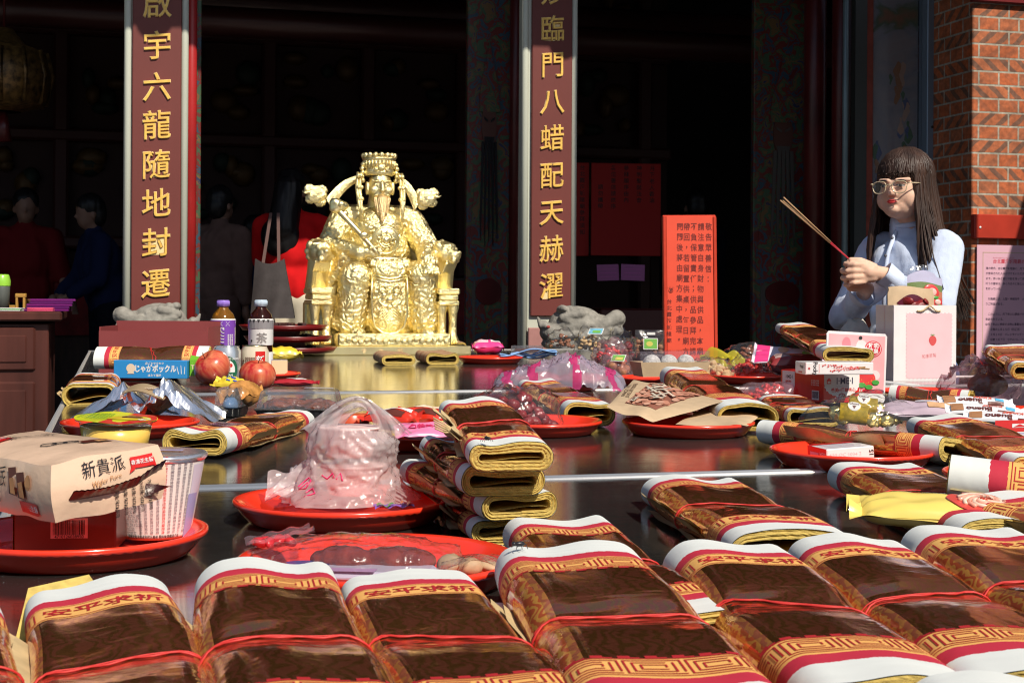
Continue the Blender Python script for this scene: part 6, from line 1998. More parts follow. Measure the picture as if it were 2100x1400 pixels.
# pudding cup
p = at(218, 925, 0)
t = thing('pudding_cup', 'yellow pudding cup with a lime and red foil lid', 'pudding', p + Vector((0, .055, 0)), 0)
t.rotation_euler = (R(3), R(2), R(0))
b = MB(); b.lathe([(0, 0), (.049, 0), (.0535, .006), (.0585, .037), (0, .0375)], 48); b.build('pudding', gloss('custard', (.86, .56, .11), .22, var=.06, coat=.8), t)
b = MB(); b.lathe([(.0588, .0375), (.0605, .046), (.067, .047), (.067, .049), (.0595, .049)], 48)
b.build('clear_cup', film('cup_plastic', (.99, .97, .92), .12, (.8, .75, .6), .05, 1.4, .02, 20), t)
b = MB()
lid = lambda x, y: Vector((x, y, .0505 + .0016 * math.sin(x * 60) * math.cos(y * 50)))
n_ = 48
b.grid(lambda a, e: lid(.068 * e * math.cos(a * 2 * PI), .068 * e * math.sin(a * 2 * PI)), n_, 8, cu=True)
lu = lambda x, y: lid(x, y) + Vector((0, 0, .0006))
vs = [(.067 * math.cos(t_), .067 * math.sin(t_)) for t_ in [-1.75 + 3.1 * i / 24 for i in range(25)]]
b.add([lu(-.005 + .01 * 0, .0)] + [lu(*q) for q in vs], [(0, i + 1, i + 2) for i in range(24)], 1, False)
lu2 = lambda x, y: lid(x, y) + Vector((0, 0, .0012))
sub_disc(b, lu2, .018, -.006, .032, .020, 2); sub_disc(b, lambda x, y: lid(x, y) + Vector((0, 0, .0018)), .028, -.002, .018, .010, 3)
for i in range(6): b.text('布丁香濃滑順原味', .0065, lu2, 4, .01, x=-.036, y=.034 - .010 * i)
b.text('布丁', .014, lu2, 5, .03, x=.052, y=-.012, rot=R(60))
b.build('foil_lid', [gloss('lime_foil', (.72, .74, .03), .3), RED, YEL, BROWN, GRN, WHITE], t, rc=False)

# plate A: carton, wafer pack, noodle cup
def d_bb(b, w, d, h):
    f = face_fn(w, d, h, 'f')
    barcode(b, f, .004, .003, .030, .014, 2, '4710126038950', 1)
    l = face_fn(w, d, h, 'l')
    b.rect(-d / 2, -h / 2, d / 2 - .012, h / 2, l, 3); b.rect(d / 2 - .012, -h / 2, d / 2, h / 2, l, 4)
    for i in range(6): b.text('營養標示 每一份量', .006, up(l), 5, .01, x=.02, y=.014 - .006 * i)
carton('brown_carton', 'brown and orange carton with a barcode under the wafer pack', 'carton', 133, 1130, .012, .096, .12, .040, R(6), [gloss('cocoa_card', (.16, .035, .02)), gloss('pale_pink_label', (.80, .45, .42)), BLACK, gloss('orange_card', (.78, .24, .02)), YEL, RED], d_bb)
# wafer pack
N0 = at(114, 1072, .054)
ya = R(48)
t_ = thing('wafer_pack', 'cream wafer pack with black brush lettering resting on the brown carton', 'snack pack', N0, ya)
t_.rotation_euler = (R(0), R(-5), ya)
WW, WL, WH = .112, .215, .052      # x: along the end face, y: along the pack, z: up
m_waf = mat('cream_wrapper', (.80, .56, .40), .32, 0, .04, 25, .25, 60, coat=.4)
b = MB()
def wf(p):
    q = Vector(p)
    bul = .006
    u_, v_, z_ = q.x / WW, q.y / WL, q.z / WH
    n1 = noise.noise(q * 30) * .0022
    q.z += bul * math.sin(PI * min(max(u_, 0), 1)) * (1 if z_ > .5 else -.3 if z_ < .05 else 0) * math.sin(PI * min(max(v_ + .04, 0), 1)) ** .5
    q.x += (bul * .8 * math.sin(PI * z_) * (1 if u_ > .99 else -1 if u_ < .01 else 0))
    return q + Vector((n1, n1, n1 * .8)) + Vector((0, .004 * math.sin(PI * z_) * -1 if v_ < .01 else 0, 0))
def wbox(fn_, nu_, nv_): b.grid(lambda a, e: wf(fn_(a, e)), nu_, nv_)
wbox(lambda a, e: (WW * a, WL * e, WH), 18, 30); wbox(lambda a, e: (WW * a, WL * e, 0), 18, 30)
wbox(lambda a, e: (0, WL * a, WH * e), 30, 10); wbox(lambda a, e: (WW, WL * a, WH * e), 30, 10)
wbox(lambda a, e: (WW * a, 0, WH * e), 18, 10); wbox(lambda a, e: (WW * a, WL, WH * e), 18, 10)
ef = lambda x, y, o=.0016: wf((x, 0, y)) + Vector((0, -o, 0))
sf = lambda x, y, o=.0014: wf((0, WL - x if False else x, y)) + Vector((-o, 0, 0))
tf = lambda x, y, o=.0014: wf((x, y, WH)) + Vector((0, 0, o))
ed_ = (1, 2, 3, 4, 5)
b.text('新貴派', .0155, ef, 1, -.004, x=.050, y=.040, rot=R(3)); b.text('Wafer Pure', .0065, ef, 4, .0, x=.052, y=.0285, rot=R(5))
sub_rect(b, ef, .079, .035, .103, .046, 2, 5); b.text('香濃花生醬', .0048, lambda x, y: ef(x, y, .0022), 3, .01, x=.091, y=.0405)
b.add([ef(.076, .030), ef(.083, .034), ef(.080, .039)], [(0, 1, 2)], 2, False); b.add([ef(.106, .033), ef(.101, .036), ef(.104, .043)], [(0, 1, 2)], 2, False)
for i in range(5): b.text('內容量 保存期限', .0042, ef, 1, .01, x=.062 + .009 * i, y=.008, rot=R(-84))
barcode(b, lambda x, y: ef(x, y), .100, .012, .014, .010, 1)
# long side: lettering, wafers, ribbon (reads from the nearest corner to the left)
sg_ = lambda x, y, o=.0014: sf(x, y, o)
mir = lambda x, y: sg_(-x, y)
def sft(txt, size, x, y, mi, bold=.006, rot=0.0): b.text(txt, size, lambda a, c: sg_(x - a, y + c), mi, bold, rot=rot)
sft('新貴派', .022, .105, .034, 1, -.004)
sft('Wafer Pure', .008, .105, .014, 1, 0)
for x, y, s_ in ((.062, .033, 1), (.047, .030, 1.0)):
    b.add([sg_(x - .008 * s_, y - .014), sg_(x + .006 * s_, y - .012), sg_(x + .008, y + .012), sg_(x - .005, y + .014)], [(0, 1, 2, 3)], 5, False)
    b.add([sg_(x - .006, y - .012, .002), sg_(x + .002, y - .011, .002), sg_(x + .003, y + .003, .002), sg_(x - .004, y + .005, .002)], [(0, 1, 2, 3)], 4, False)
b.add([sg_(.034 + .005 * math.cos(t_a), .034 + .008 * math.sin(t_a)) for t_a in [i * .524 for i in range(12)]], [tuple(range(12))], 4, False)
sub_rect(b, sg_, .022, .004, .052, .015, 2, 5); sft('香濃花生醬', .006, .037, .0095, 3)
b.text('新貴派', .020, lambda x, y: tf(x, y), 1, -.004, x=.068, y=.15, rot=R(10)); sub_rect(b, tf, .012, .145, .045, .165, 2, 4); b.text('香濃花生醬', .006, lambda x, y: tf(x, y, .002), 3, .01, x=.028, y=.155)
for k in range(3): b.tube([tf(.042 + .012 * k + .0075 * math.cos(t_a), .075 + .0075 * math.sin(t_a), .001) for t_a in [i * .4 for i in range(16)]], .0004, 4, True, 1)
sub_rect(b, tf, .068, .055, .100, .068, 5, 5); sub_rect(b, lambda x, y: tf(x, y, .002), .080, .050, .096, .058, 4, 4)
b.build('wrapper', [m_waf, BLACK, RED, WHITE, mat('wafer_tan', (.55, .28, .12), .5), BROWN], t_, rc=False)
b = MB()     # brown crimped end seam
def fin(a, e):
    x = .012 + .100 * a
    z = .019 + .009 * e + .016 * max(0, a - .72) * 2.2 + (.0007 if round(a * 39) % 2 else 0) * e
    return Vector((x, -.004 - .010 * e - .0025 * math.sin(a * 6) * e - .0005 * math.sin(a * 70) * e, z - .002 * math.sin(a * 5)))
b.grid(fin, 40, 5); b.grid(lambda a, e: fin(a, e) + Vector((0, .0006, -.0012)), 40, 5)
b.grid(lambda a, e: Vector((.092 + .022 * a, -.006 - .012 * a + .004 * e, .020 - .014 * e * (1 - a) - .006 * a)), 8, 5)
b.build('end_seam', gloss('dark_chocolate_film', (.065, .008, .010), .25), t_, rc=False)
# noodle cup
p = at(300, 1108, .012)
t = thing('noodle_cup', 'white paper noodle cup printed with columns of small text', 'noodle cup', p + Vector((0, .036, 0)))
CR0, CR1, CH = .036, .0505, .082
b = MB(); b.lathe([(0, .002), (CR0 - .002, .002), (CR0, 0), (CR0 + .0005, .004), (CR1, CH)], 56)
cf = lambda x, y, e=.0006: Vector(((CR0 + (CR1 - CR0) * y / CH + e) * math.sin(x / .043), -(CR0 + (CR1 - CR0) * y / CH + e) * math.cos(x / .043), y))
for i in range(9):
    b.text('麵條麵粉棕櫚油馬鈴薯澱粉食鹽調味粉包乾燥蔬菜紅蘿蔔青蔥包心菜'[i:i + 22], .0036, cf, 2 if i == 4 else 5, 0, x=-.006 + .0062 * i, y=.046, rot=R(-90))
for i, q in enumerate(('每份 100公克', '熱量 464大卡', '蛋白質 11.1公克', '脂肪 20.1公克', '飽和脂肪 8.7公克', '反式脂肪 0公克', '碳水化合物 59.7公克', '糖 4.0公克', '鈉 2252毫克')):
    b.text(q, .0042, cf, 5, 0, x=-.022, y=.042 - .0044 * i)
for (x0, y0, x1, y1) in ((-.042, .0455, -.006, .0459), (-.042, .004, -.006, .0044), (-.0062, .004, -.0058, .0459)): b.rect(x0, y0, x1, y1, cf, 1, 8, 1)
b.text('請置於陰涼處避免陽光直射 開封後請儘速食用', .0038, cf, 1, .012, x=.008, y=.0035, sx=.8)
b.rect(.046, .0, .062, .045, cf, 3, 6, 4); b.rect(.048, .045, .064, .075, cf, 4, 6, 4)
b.build('cup', [gloss('cup_white', (.82, .78, .74), .4), BLACK, RED, gloss('lavender_print', (.38, .36, .62)), gloss('pale_lilac', (.66, .62, .74)), gloss('cup_ink', (.20, .18, .22))], t, rc=False)
b = MB(); b.lathe([(CR1, CH - .004), (CR1 + .0022, CH - .001), (CR1 + .0022, CH + .0015), (CR1, CH + .003), (CR1 - .004, CH + .003), (0, CH + .0045)], 56)
b.poly([(-.03, .02), (-.012, .03), (-.018, .012)], plane((0, 0, CH + .0048), (1, 0, 0), (0, 1, 0)), 1); b.rect(.0, -.012, .03, .0, plane((0, 0, CH + .0052), (1, 0, 0), (0, 1, 0)), 2)
b.build('foil_lid', [mat('pearl_foil', (.78, .78, .82), .2, .8, 0, 20, .2, 30), BLACK, mat('lavender_print')], t, rc=False)
# ------------------------------------------------------------------ offerings in the middle and on the right
# plate B: tied plastic bag round stacked bowls
p = at(712, 1036, .02)
pc = p + Vector((0, .055, 0))
for k, (z, r_) in enumerate(((.006, .050), (.050, .048))):
    b = MB(); b.lathe([(0, 0), (r_ * .72, 0), (r_ * .78, .004), (r_ * .98, .042), (r_ * 1.06, .043), (r_ * 1.06, .046), (r_ * .94, .046), (0, .048)], 40)
    tag(b.build('paper_bowl', mat('pinkish_bowl', (.84, .56, .54), .5, 0, .28, 18), None, loc=pc + Vector((-.004 * k, 0, z))), ('lower' if k == 0 else 'upper') + ' white lidded bowl inside the tied plastic bag', 'bowl', 'bowls in the plastic bag').scale = (.74, .74, .76)
t = thing('plastic_bag', 'crinkled pinkish white plastic bag with handles knotted around stacked bowls', 'plastic bag', pc)
t.scale = (.80, .80, .80)
b = MB()
def bagf(a, e):
    th = a * 2 * PI
    prof = ((0, .084), (.08, .082), (.22, .068), (.45, .058), (.62, .055), (.76, .058), (.88, .054), (1, .046))
    for (e0, r0), (e1, r1) in zip(prof, prof[1:]):
        if e <= e1: rr_ = r0 + (r1 - r0) * (e - e0) / (e1 - e0); break
    z = .104 * e
    q = Vector((math.cos(th) * 1.4, math.sin(th) * 1.4, z * 22))
    n1 = noise.noise(q) ; n2 = 1 - abs(noise.noise(q * 2.1 + Vector((3, 1, 2)))) * 2.2
    n3 = 1 - abs(noise.noise(Vector((th * 2.2, z * 60 + th * 2, 1.7)))) * 2.5
    n4 = 1 - abs(noise.noise(q * 4.3 + Vector((9, 1, 2)))) * 3
    rr_ *= 1 + .07 * n1 + .07 * max(0, n2) + .07 * max(0, n3) + .045 * max(0, n4)
    if e < .2: rr_ *= 1 + .12 * max(0, math.sin(th * 3 + 1)) * (1 - e / .2)
    x = math.cos(th) * rr_
    if x < -.03: x -= .012 * (1 - e) ** 2                       # skirt pulled to the left
    sl = .010 * e * math.cos(th)
    return Vector((x + sl * .4, math.sin(th) * rr_, z + .016 * max(0, e - .8) * 5 * (-math.cos(th - .6)) * .5))
b.grid(bagf, 120, 46, cu=True)
for k, (q0, q1, q2) in enumerate((((-.052, -.012, .098), (.012, -.03, .172), (.058, -.006, .092)), ((-.050, .02, .100), (.026, .012, .150), (.060, .016, .094)))):
    def hd_(a, e, q0=Vector(q0), q1=Vector(q1), q2=Vector(q2), k=k):
        pnt = q0 * (1 - a) ** 2 + q1 * 2 * a * (1 - a) * 1.16 + q2 * a * a
        wd = .012 + .022 * abs(2 * a - 1) ** 2
        s_ = (e - .5) * 2
        return pnt + Vector((s_ * wd * (2 * a - 1) * .8, .004 * math.sin(e * 14 + a * 9), -abs(s_) * .2 * wd + s_ * wd * (.5 - abs(2 * a - 1) * .2) + .003 * math.sin(e * 17 + k)))
    b.grid(hd_, 26, 12)
def tail(a, e):
    s_ = (e - .5) * 2
    return Vector((-.052 - .070 * a, -.018 + .02 * s_ * (1 - .3 * a) - .01 * a, .030 + .016 * s_ - .020 * a + .006 * math.sin(a * 9 + e * 12) + .010 * abs(s_)))
b.grid(tail, 20, 14)
b.grid(lambda a, e: Vector((-.105 + .030 * a, .03 + .022 * (e - .5), .004 + .044 * math.sin(a * PI) * (1 - abs(e - .5)) + .004 * math.sin(a * 14 + e * 9))), 14, 10)
for i, pts in enumerate(([(-.75, .030), (-.70, .046), (-.60, .042), (-.62, .028), (-.72, .026), (-.66, .038)], [(-.55, .022), (-.47, .030), (-.40, .022), (-.50, .016)], [(-.42, .052), (-.36, .046), (-.28, .056), (-.24, .048)], [(-.20, .046), (-.14, .056), (-.08, .044)])):
    b.tube([bagf((.75 + q[0] * .19) % 1, q[1] / .112 * .85) * 1.012 for q in pts], .0011, 5, mi=1)
b.build('film', [MILK, gloss('magenta_ink', (.72, .03, .16))], t, rc=False)
p = at(808, 1044, .018)
b = MB(); b.grid(lambda a, e: Vector(((a - .5) * .045, (e - .5) * .02, .002 + .0035 * abs(math.sin(a * 9 + e * 4)))), 20, 8)
b.grid(lambda a, e: Vector((-.01 + (a - .5) * .02, -.004 + (e - .5) * .012, .006 + .002 * math.sin(a * 9))), 10, 6, mi=1); b.grid(lambda a, e: Vector((.014 + (a - .5) * .012, .002 + (e - .5) * .012, .0065 + .002 * math.sin(a * 9))), 10, 6, mi=2)
tag(b.build('candy_wrapper', [gloss('violet_wrap', (.25, .10, .45)), GRN, gloss('orange_wrap', (.8, .2, .05))], None, rc=False, loc=p, rz=R(12)), 'small printed candy wrapper beside the tied plastic bag', 'wrapper')

# plate C: packet of dark sausages
t = thing('sausage_packet', 'clear packet of dark wrinkled sausages with a yellow green label', 'food packet', at(742, 1180, .012), R(-6))
t.scale = (1, 1, .72)
for i, (x, y, lx) in enumerate(((-.016, .004, .030), (.030, .008, .034))):
    pr = [('e', (x, y, .018), (lx, .018, .016))]
    o = blob('sausage', pr, .0022, mat('wrinkled_sausage', (.20, .030, .018), .24, 0, .4, 60, .5, 110, coat=.5), t, 0, lambda c, n_: .0022 * (1 - abs(noise.noise(Vector((c.x * 90, c.y * 60, c.z * 60 + i)))) * 2))
b = MB(); b.box((0, -.022, .009), (.14, .05, .014), 0, ch=.006); b.rect(-.06, -.046, .02, -.03, plane((0, 0, .0165), (1, 0, 0), (0, 1, 0)), 1); b.poly(circ(-.045, -.012, .02, 24, .012), plane((0, 0, .0168), (1, 0, 0), (0, 1, 0)), 2)
b.build('tray', [gloss('silver_violet_card', (.50, .46, .58), .25), gloss('lilac_print', (.48, .30, .52)), gloss('deep_blue', (.03, .05, .28))], t, rc=False)
b = MB()
b.grid(lambda a, e: Vector((-.062 + .085 * a, .022 + .018 * e + .012 * a, .032 + .007 * math.sin(a * 4) - .006 * e)), 14, 5)
for i in range(9): b.add([Vector((-.052 + .008 * i, .027 + .0011 * i, .0385 - .0001 * i)), Vector((-.050 + .008 * i, .027 + .0011 * i, .0385)), Vector((-.050 + .008 * i, .036 + .0011 * i, .0372)), Vector((-.052 + .008 * i, .036 + .0011 * i, .0372))], [(0, 1, 2, 3)], 1, False)
b.build('label', [gloss('olive_yellow', (.50, .52, .05)), gloss('olive_dark', (.12, .15, .03))], t, rc=False)
b = bag_mb(.185, .115, .044, 3, .006); b.build('film', CLEAR, t, rc=False)
b = MB(); b.grid(lambda a, e: Vector((.07 + .07 * a, -.03 + .05 * e, .014 + .018 * math.sin(a * 3.1) * (1 - .5 * e) + .004 * math.sin(a * 15 + e * 11))), 22, 14)
b.build('film_end', CLEAR, t, rc=False)
contents(t, 'pale_mushroom', [lump(4, (.016, .012, .008)), lump(5, (.012, .012, .008))], mat('beige_mushroom', (.50, .34, .20), .6, 0, .2, 60), [(.075, .018, .012), (.095, .010, .012), (.110, .02, .010)], 5)
t = thing('sweet_sachet', 'clear sachet of red sweets leaning at the left rim of the sausage plate', 'sachet', at(572, 1136, .022), R(20))
b = MB(); b.grid(lambda a, e: Vector(((a - .5) * .06, (e - .5) * .028, .012 + .010 * a + .0012 * math.sin(a * 20) + .003 * math.sin(e * 9))), 22, 10); b.grid(lambda a, e: Vector(((a - .5) * .06, (e - .5) * .028, .004 + .010 * a)), 12, 6)
for i in range(8): b.tube([((.022 + .0012 * i), -.014, .0212), (.022 + .0012 * i, .014, .0212)], .0003, 4)
b.build('film', CLEARP, t, rc=False)
contents(t, 'red_sweet', [lump(1, (.008, .006, .004))], gloss('red_candy', (.60, .03, .04)), [(-.018 + .009 * (i % 4), -.006 + .010 * (i // 4), .012) for i in range(8)], 2)

# plate G: sweets
def d_hot(b, top, w, l):
    t2 = lambda x, y: top(x, y) + Vector((0, 0, .0005))
    sub_rect(b, t2, -.045, -.018, -.026, -.002, 1, 4); barcode(b, lambda x, y: t2(x, y) + Vector((0, 0, .0006)), -.0355, -.010, .014, .009, 2)
    sub_rect(b, t2, -.020, .006, .035, .020, 1, 6); sub_rect(b, t2, -.010, -.02, .03, -.004, 3, 6)
pillow('candy_packet', 'red and white candy packet on the left of the plate left of the stack', 'packet', 805, 866, .040, .048, .085, .022, R(-24), [gloss('flame_red', (.66, .035, .015)), WHITE, BLACK, BROWN], d_hot, 21, .003, tilt=(R(14), 0), group='red candy packets')
pillow('candy_packet', 'red and brown candy packet nearest the top of the paper stack', 'packet', 868, 862, .042, .048, .080, .022, R(-14), [gloss('flame_red'), CREAM, BLACK, BROWN], d_hot, 25, .003, tilt=(R(14), 0), group='red candy packets')
def d_waf(b, w, d, h):
    f = face_fn(w, d, h, 't')
    b.rect(-w / 2, -d / 2, w / 2, -d / 2 + .014, f, 1); b.rect(-w / 2, d / 2 - .02, w / 2, d / 2, f, 1)
    b.text('心酥', .020, f, 1, .03, x=.014, y=-.006); b.text('CREAM WAFERS', .0075, f, 1, .03, x=.014, y=-.0225)
    b.poly(circ(-.018, .012, .012, 20, .007), f, 2); b.poly(circ(-.010, .006, .007, 16, .005), up(f), 3)
    ff = face_fn(w, d, h, 'f'); b.rect(-w / 2, -h / 2, w / 2, h / 2, ff, 1)
carton('wafer_box', 'yellow and cream wafer packet leaning behind the plastic bag', 'packet', 806, 897, .018, .080, .085, .014, R(-10), [gloss('pale_cream_card', (.80, .74, .55)), YEL, GRN, BROWN], d_waf, tilt=(R(14), R(2)))
def d_pk(b, top, w, l):
    t2 = lambda x, y: top(x, y) + Vector((0, 0, .0006))
    b.text('義美小泡芙', .013, t2, 1, .025, x=.012, y=-.004); b.poly([(-.034, -.01), (-.022, -.01), (-.022, .002), (-.028, .008), (-.034, .002)], t2, 1); b.poly([(-.032, -.0085), (-.024, -.0085), (-.024, -.0005), (-.032, -.0005)], lambda x, y: top(x, y) + Vector((0, 0, .0012)), 0)
pillow('pink_packet', 'bright pink sweet packet with red lettering on the plate left of the stack', 'packet', 880, 893, .030, .062, .090, .018, R(10), [gloss('bright_pink', (.80, .22, .40), .3), gloss('magenta_letter', (.60, .02, .10))], d_pk, 23, .0025, tilt=(R(16), 0))
for i in range(4):
    carton('red_sweet_bar', ('leftmost', 'second', 'third', 'rightmost')[i] + ' little dark red bar in the row under the pink packet', 'sweet', 852 + 15 * i, 906, .014, .012, .03, .010, R(8), [gloss('dark_red_wrap2', (.36, .012, .012))], None, 'little dark red bars')
p = at(716, 912, 0)
t = thing('sauce_cup', 'small cup with red and orange print seen through the bag handle', 'cup', p + Vector((0, .03, 0)))
b = MB(); b.lathe([(0, 0), (.030, 0), (.033, .05), (.030, .052), (0, .052)], 32)
f_ = lambda x, y: Vector(((.0335) * math.sin(x / .032), -.0335 * math.cos(x / .032), y)); b.rect(-.02, .008, .015, .034, f_, 1, 6, 2); b.rect(.018, .004, .04, .048, f_, 2, 6, 2)
b.build('cup', [gloss('orange_red_cup', (.55, .09, .03)), gloss('tan_cup', (.60, .36, .18)), BLACK], t, rc=False)

# clear bags of dried goods
def drybag(label, px, py, h0, w, d, h, kinds, m, n_, nm, seed, yaw=0, ears=(), fm=None, lab=None, group='clear bags of dried goods', cat='bag'):
    t = thing('clear_bag', label, cat, place(px, py, h0, d / 2, yaw), yaw, group)
    contents(t, nm, kinds, m, heap(n_, w * .84, d * .80, h * .80, seed), seed)
    b = bag_mb(w, d, h, seed, .006, ears=ears)
    b.build('film', fm or CLEAR, t, rc=False)
    if lab:
        b = MB(); x, y, z, lw, lh, rot_, m1, m2 = lab
        T = Matrix.Translation((x, y, z)) @ Matrix.Rotation(rot_[2], 4, 'Z') @ Matrix.Rotation(rot_[0], 4, 'X') @ Matrix.Rotation(rot_[1], 4, 'Y')
        f = lambda a, c: T @ Vector((a, c, 0)); f2 = lambda a, c: T @ Vector((a, c, .0007)); f3 = lambda a, c: T @ Vector((a, c, .0012))
        b.rect(-lw / 2, -lh / 2, lw / 2, lh / 2, f, 0); b.rect(-lw * .45, -lh * .42, lw * .45, lh * .42, f2, 1); b.rect(-lw * .2, -lh * .3, lw * .35, lh * .1, f3, 2)
        b.build('label', [WHITE, m1, m2], t, rc=False)
    return t
juj = [lump(i, (.0125, .0095, .0095), .10, 3.5) for i in range(3)]
drybag('clear bag of whole glossy red jujubes on the plate right of the stack', 1048, 886, .012, .175, .13, .074, juj, JUJ, 78, 'jujube', 31, R(-4), ((2.4, .30, .35),))
nb = [lump(i, (.011, .007, .007), .18, 3) for i in range(3)]
LG, LB = gloss('label_green', (.20, .50, .10)), gloss('label_sky', (.20, .52, .70))
drybag('low clear bag of brown dried chips beside the right stone beast', 1152, 716, .03, .12, .10, .075, nb, mat('dried_chip', (.26, .10, .05), .5, 0, .3, 40), 26, 'dried_chip', 32, 0, ((1.6, .3, .5),))
drybag('clear bag of cashews with a slanted blue and green label', 1212, 722, .03, .12, .10, .088, nb, mat('cashew', (.60, .40, .20), .6, 0, .2, 50), 36, 'cashew', 33, 0, ((1.6, .35, .5),), None, (.02, -.035, .085, .065, .035, (R(45), 0, R(-28)), LB, LG))
drybag('clear bag of white dried slices behind the red candy bag', 1275, 722, .03, .10, .10, .085, [lump(7, (.018, .012, .004)), lump(8, (.015, .010, .004))], mat('white_slice', (.70, .64, .50), .7), 22, 'dried_slice', 34)
drybag('bag of dried dark dates tucked behind the white slices', 1287, 735, .03, .06, .08, .062, juj, JUJ, 14, 'dark_date', 35)
p = at(1332, 728, .03)
t = thing('zip_bag', 'clear zip bag standing upright with brown nuts and a square label', 'bag', p, R(2), 'clear bags of dried goods')
zw, zh_ = .115, .098
b = MB()
for s_ in (-1, 1): b.grid(lambda a, e: Vector(((a - .5) * zw, s_ * (.004 + .022 * math.sin(PI * (1 - e) * .5) * math.sin(PI * a) ** .6) + .003 * math.sin(a * 9 + e * 5), zh_ * e)), 20, 14)
for k in (0, 1): b.tube([(-zw / 2, -.005, zh_ * (.84 + .05 * k)), (zw / 2, -.005, zh_ * (.84 + .05 * k))], .0009, 5)
b.build('film', CLEAR, t, rc=False)
contents(t, 'brown_nut', [lump(3, (.012, .011, .011), .08)], NUTR, [(-.045 + .022 * (i % 5), .004 * (i % 2), .012 + .020 * (i // 5)) for i in range(12)], 9)
b = MB(); f = plane((.0, -.030, .045), (1, 0, 0), (0, 0, 1)); b.rect(-.028, -.022, .028, .022, f, 0); b.rect(-.025, -.019, .025, .019, up(f), 1); b.poly(circ(-.004, .0, .013, 14, .010), up(f, .0009), 2); b.rect(-.012, .034, .020, .044, plane((0, -.012, .045), (1, 0, 0), (0, 0, 1)), 0)
b.build('label', [WHITE, LG, gloss('label_yellow', (.70, .62, .15))], t, rc=False)
drybag('bag of wrapped bright red sweets in front of the cashew bag', 1248, 748, .02, .12, .09, .080, [lump(2, (.013, .008, .006), .2, 4)], gloss('bright_red_wrap', (.68, .03, .03), .25), 40, 'wrapped_sweet', 36, R(-8), ((2.2, .4, .4),), CLEARP)
drybag('pinkish clear bag of round walnuts left of the mochi tray', 1262, 772, .02, .10, .08, .062, [lump(9, (.015, .015, .014), .10, 3)], NUTR, 16, 'walnut', 37, R(-8), (), CLEARP, (.008, -.03, .055, .045, .026, (R(50), 0, R(-22)), LG, gloss('label_yellow')))
# mochi tray
t = thing('mochi_tray', 'kraft tray of sugared mochi under a clear purple lid', 'food tray', place(1382, 772, .040, .03, R(17)), R(17))
tw, td, th_ = .205, .085, .040
b = MB()
pr_ = [(-.5, -.5), (.5, -.5), (.5, .5), (-.5, .5)]
lo = [Vector((x * tw * .90, y * td * .8, 0)) for x, y in pr_]; hi = [Vector((x * tw, y * td, th_)) for x, y in pr_]; hi2 = [Vector((x * (tw - .006), y * (td - .006), th_)) for x, y in pr_]; lo2 = [Vector((x * tw * .88, y * td * .78, .003)) for x, y in pr_]
b.add(lo + hi + hi2 + lo2, [(0, 1, 2, 3)] + [(i, (i + 1) % 4, 4 + (i + 1) % 4, 4 + i) for i in range(4)] + [(4 + i, 4 + (i + 1) % 4, 8 + (i + 1) % 4, 8 + i) for i in range(4)] + [(8 + i, 8 + (i + 1) % 4, 12 + (i + 1) % 4, 12 + i) for i in range(4)] + [(12, 13, 14, 15)], 0, False)
b.build('tray', KRAFT, t)
for i in range(3):
    b = MB(); b.ell((-.058 + .052 * i, -.012 + .004 * i, th_ * .55 + .014), (.025, .024, .024), fn=lambda q: 1 + .03 * noise.noise(q * 4 + Vector((i, 0, 0))))
    b.build('mochi', mat('sugared_mochi', (.56, .56, .50), .9, 0, .30, 120, .9, 180), t)
b = MB()
for y0, y1, z0, z1 in ((-.5, -.42, th_ + .001, th_ + .030), (.42, .5, th_ + .030, th_ + .001)): b.grid(lambda a, e: Vector(((a - .5) * tw, (y0 + (y1 - y0) * e) * td, z0 + (z1 - z0) * e)), 2, 2)
b.grid(lambda a, e: Vector(((a - .5) * tw, (-.42 + .84 * e) * td, th_ + .030)), 2, 2); b.grid(lambda a, e: Vector((-.5 * tw, (-.5 + e) * td, th_ + .030 * a)), 2, 2); b.grid(lambda a, e: Vector((.5 * tw, (-.5 + e) * td, th_ + .030 * a)), 2, 2)
b.build('clear_lid', film('violet_clear', (.97, .95, .98), .05, (.6, .5, .65), .05, 1.6, .05, 20), t, rc=False)
# striped plastic bag
t = thing('striped_bag', 'milky plastic bag with broad pink stripes lying on its plate', 'plastic bag', place(1146, 806, .012, .075, R(-3)), R(-3))
SB = lambda a, e: None
def sbag(a, e, s_):
    x, y = (a - .5) * 2, (e - .5) * 2
    hx = max(0, 1 - abs(x) ** 2.6) ** .5; hy = max(0, 1 - abs(y) ** 2.4) ** .5
    z = .066 * hx * hy * (.86 + .18 * math.sin(x * 3.6 + 1)) * (1 if s_ > 0 else 0)
    q = Vector((x * 2.4, y * 2.0, 3))
    z += .016 * noise.noise(q) * hx + .016 * max(0, 1 - abs(noise.noise(q * 1.7)) * 3.2) * hx + .008 * max(0, 1 - abs(noise.noise(q * 3.7)) * 3) * hx
    fl = .012 * math.sin(y * 9) * abs(x) ** 4
    return Vector((x * .165 * (1 + .05 * math.sin(y * 5)), y * .075, max(.002, z + .008 + fl)))
b = MB()
NU, NV = 76, 30
vs = [sbag(i / (NU - 1), j / (NV - 1), 1) for i in range(NU) for j in range(NV)]
fs, st_ = [], []
for i in range(NU - 1):
    for j in range(NV - 1):
        x = (i + .5) / NU + .02 * math.sin(j * .4) + (j / NV) * .06
        fs.append((i * NV + j, (i + 1) * NV + j, (i + 1) * NV + j + 1, i * NV + j + 1)); st_.append(1 if any(abs(x - c) < .034 for c in (.12, .31, .63, .91)) else 0)
for k in (0, 1): b.add(vs, [f for f, s_ in zip(fs, st_) if s_ == k], k, True)
b.build('film', [film('milky_stripe_bag', (.97, .95, 1), .45, (.72, .66, .80), .10, 1.2, .6, 50), film('pink_stripe', (1, .6, .75), .75, (.85, .08, .30), .14, 1.2, .4, 50)], t, rc=False)
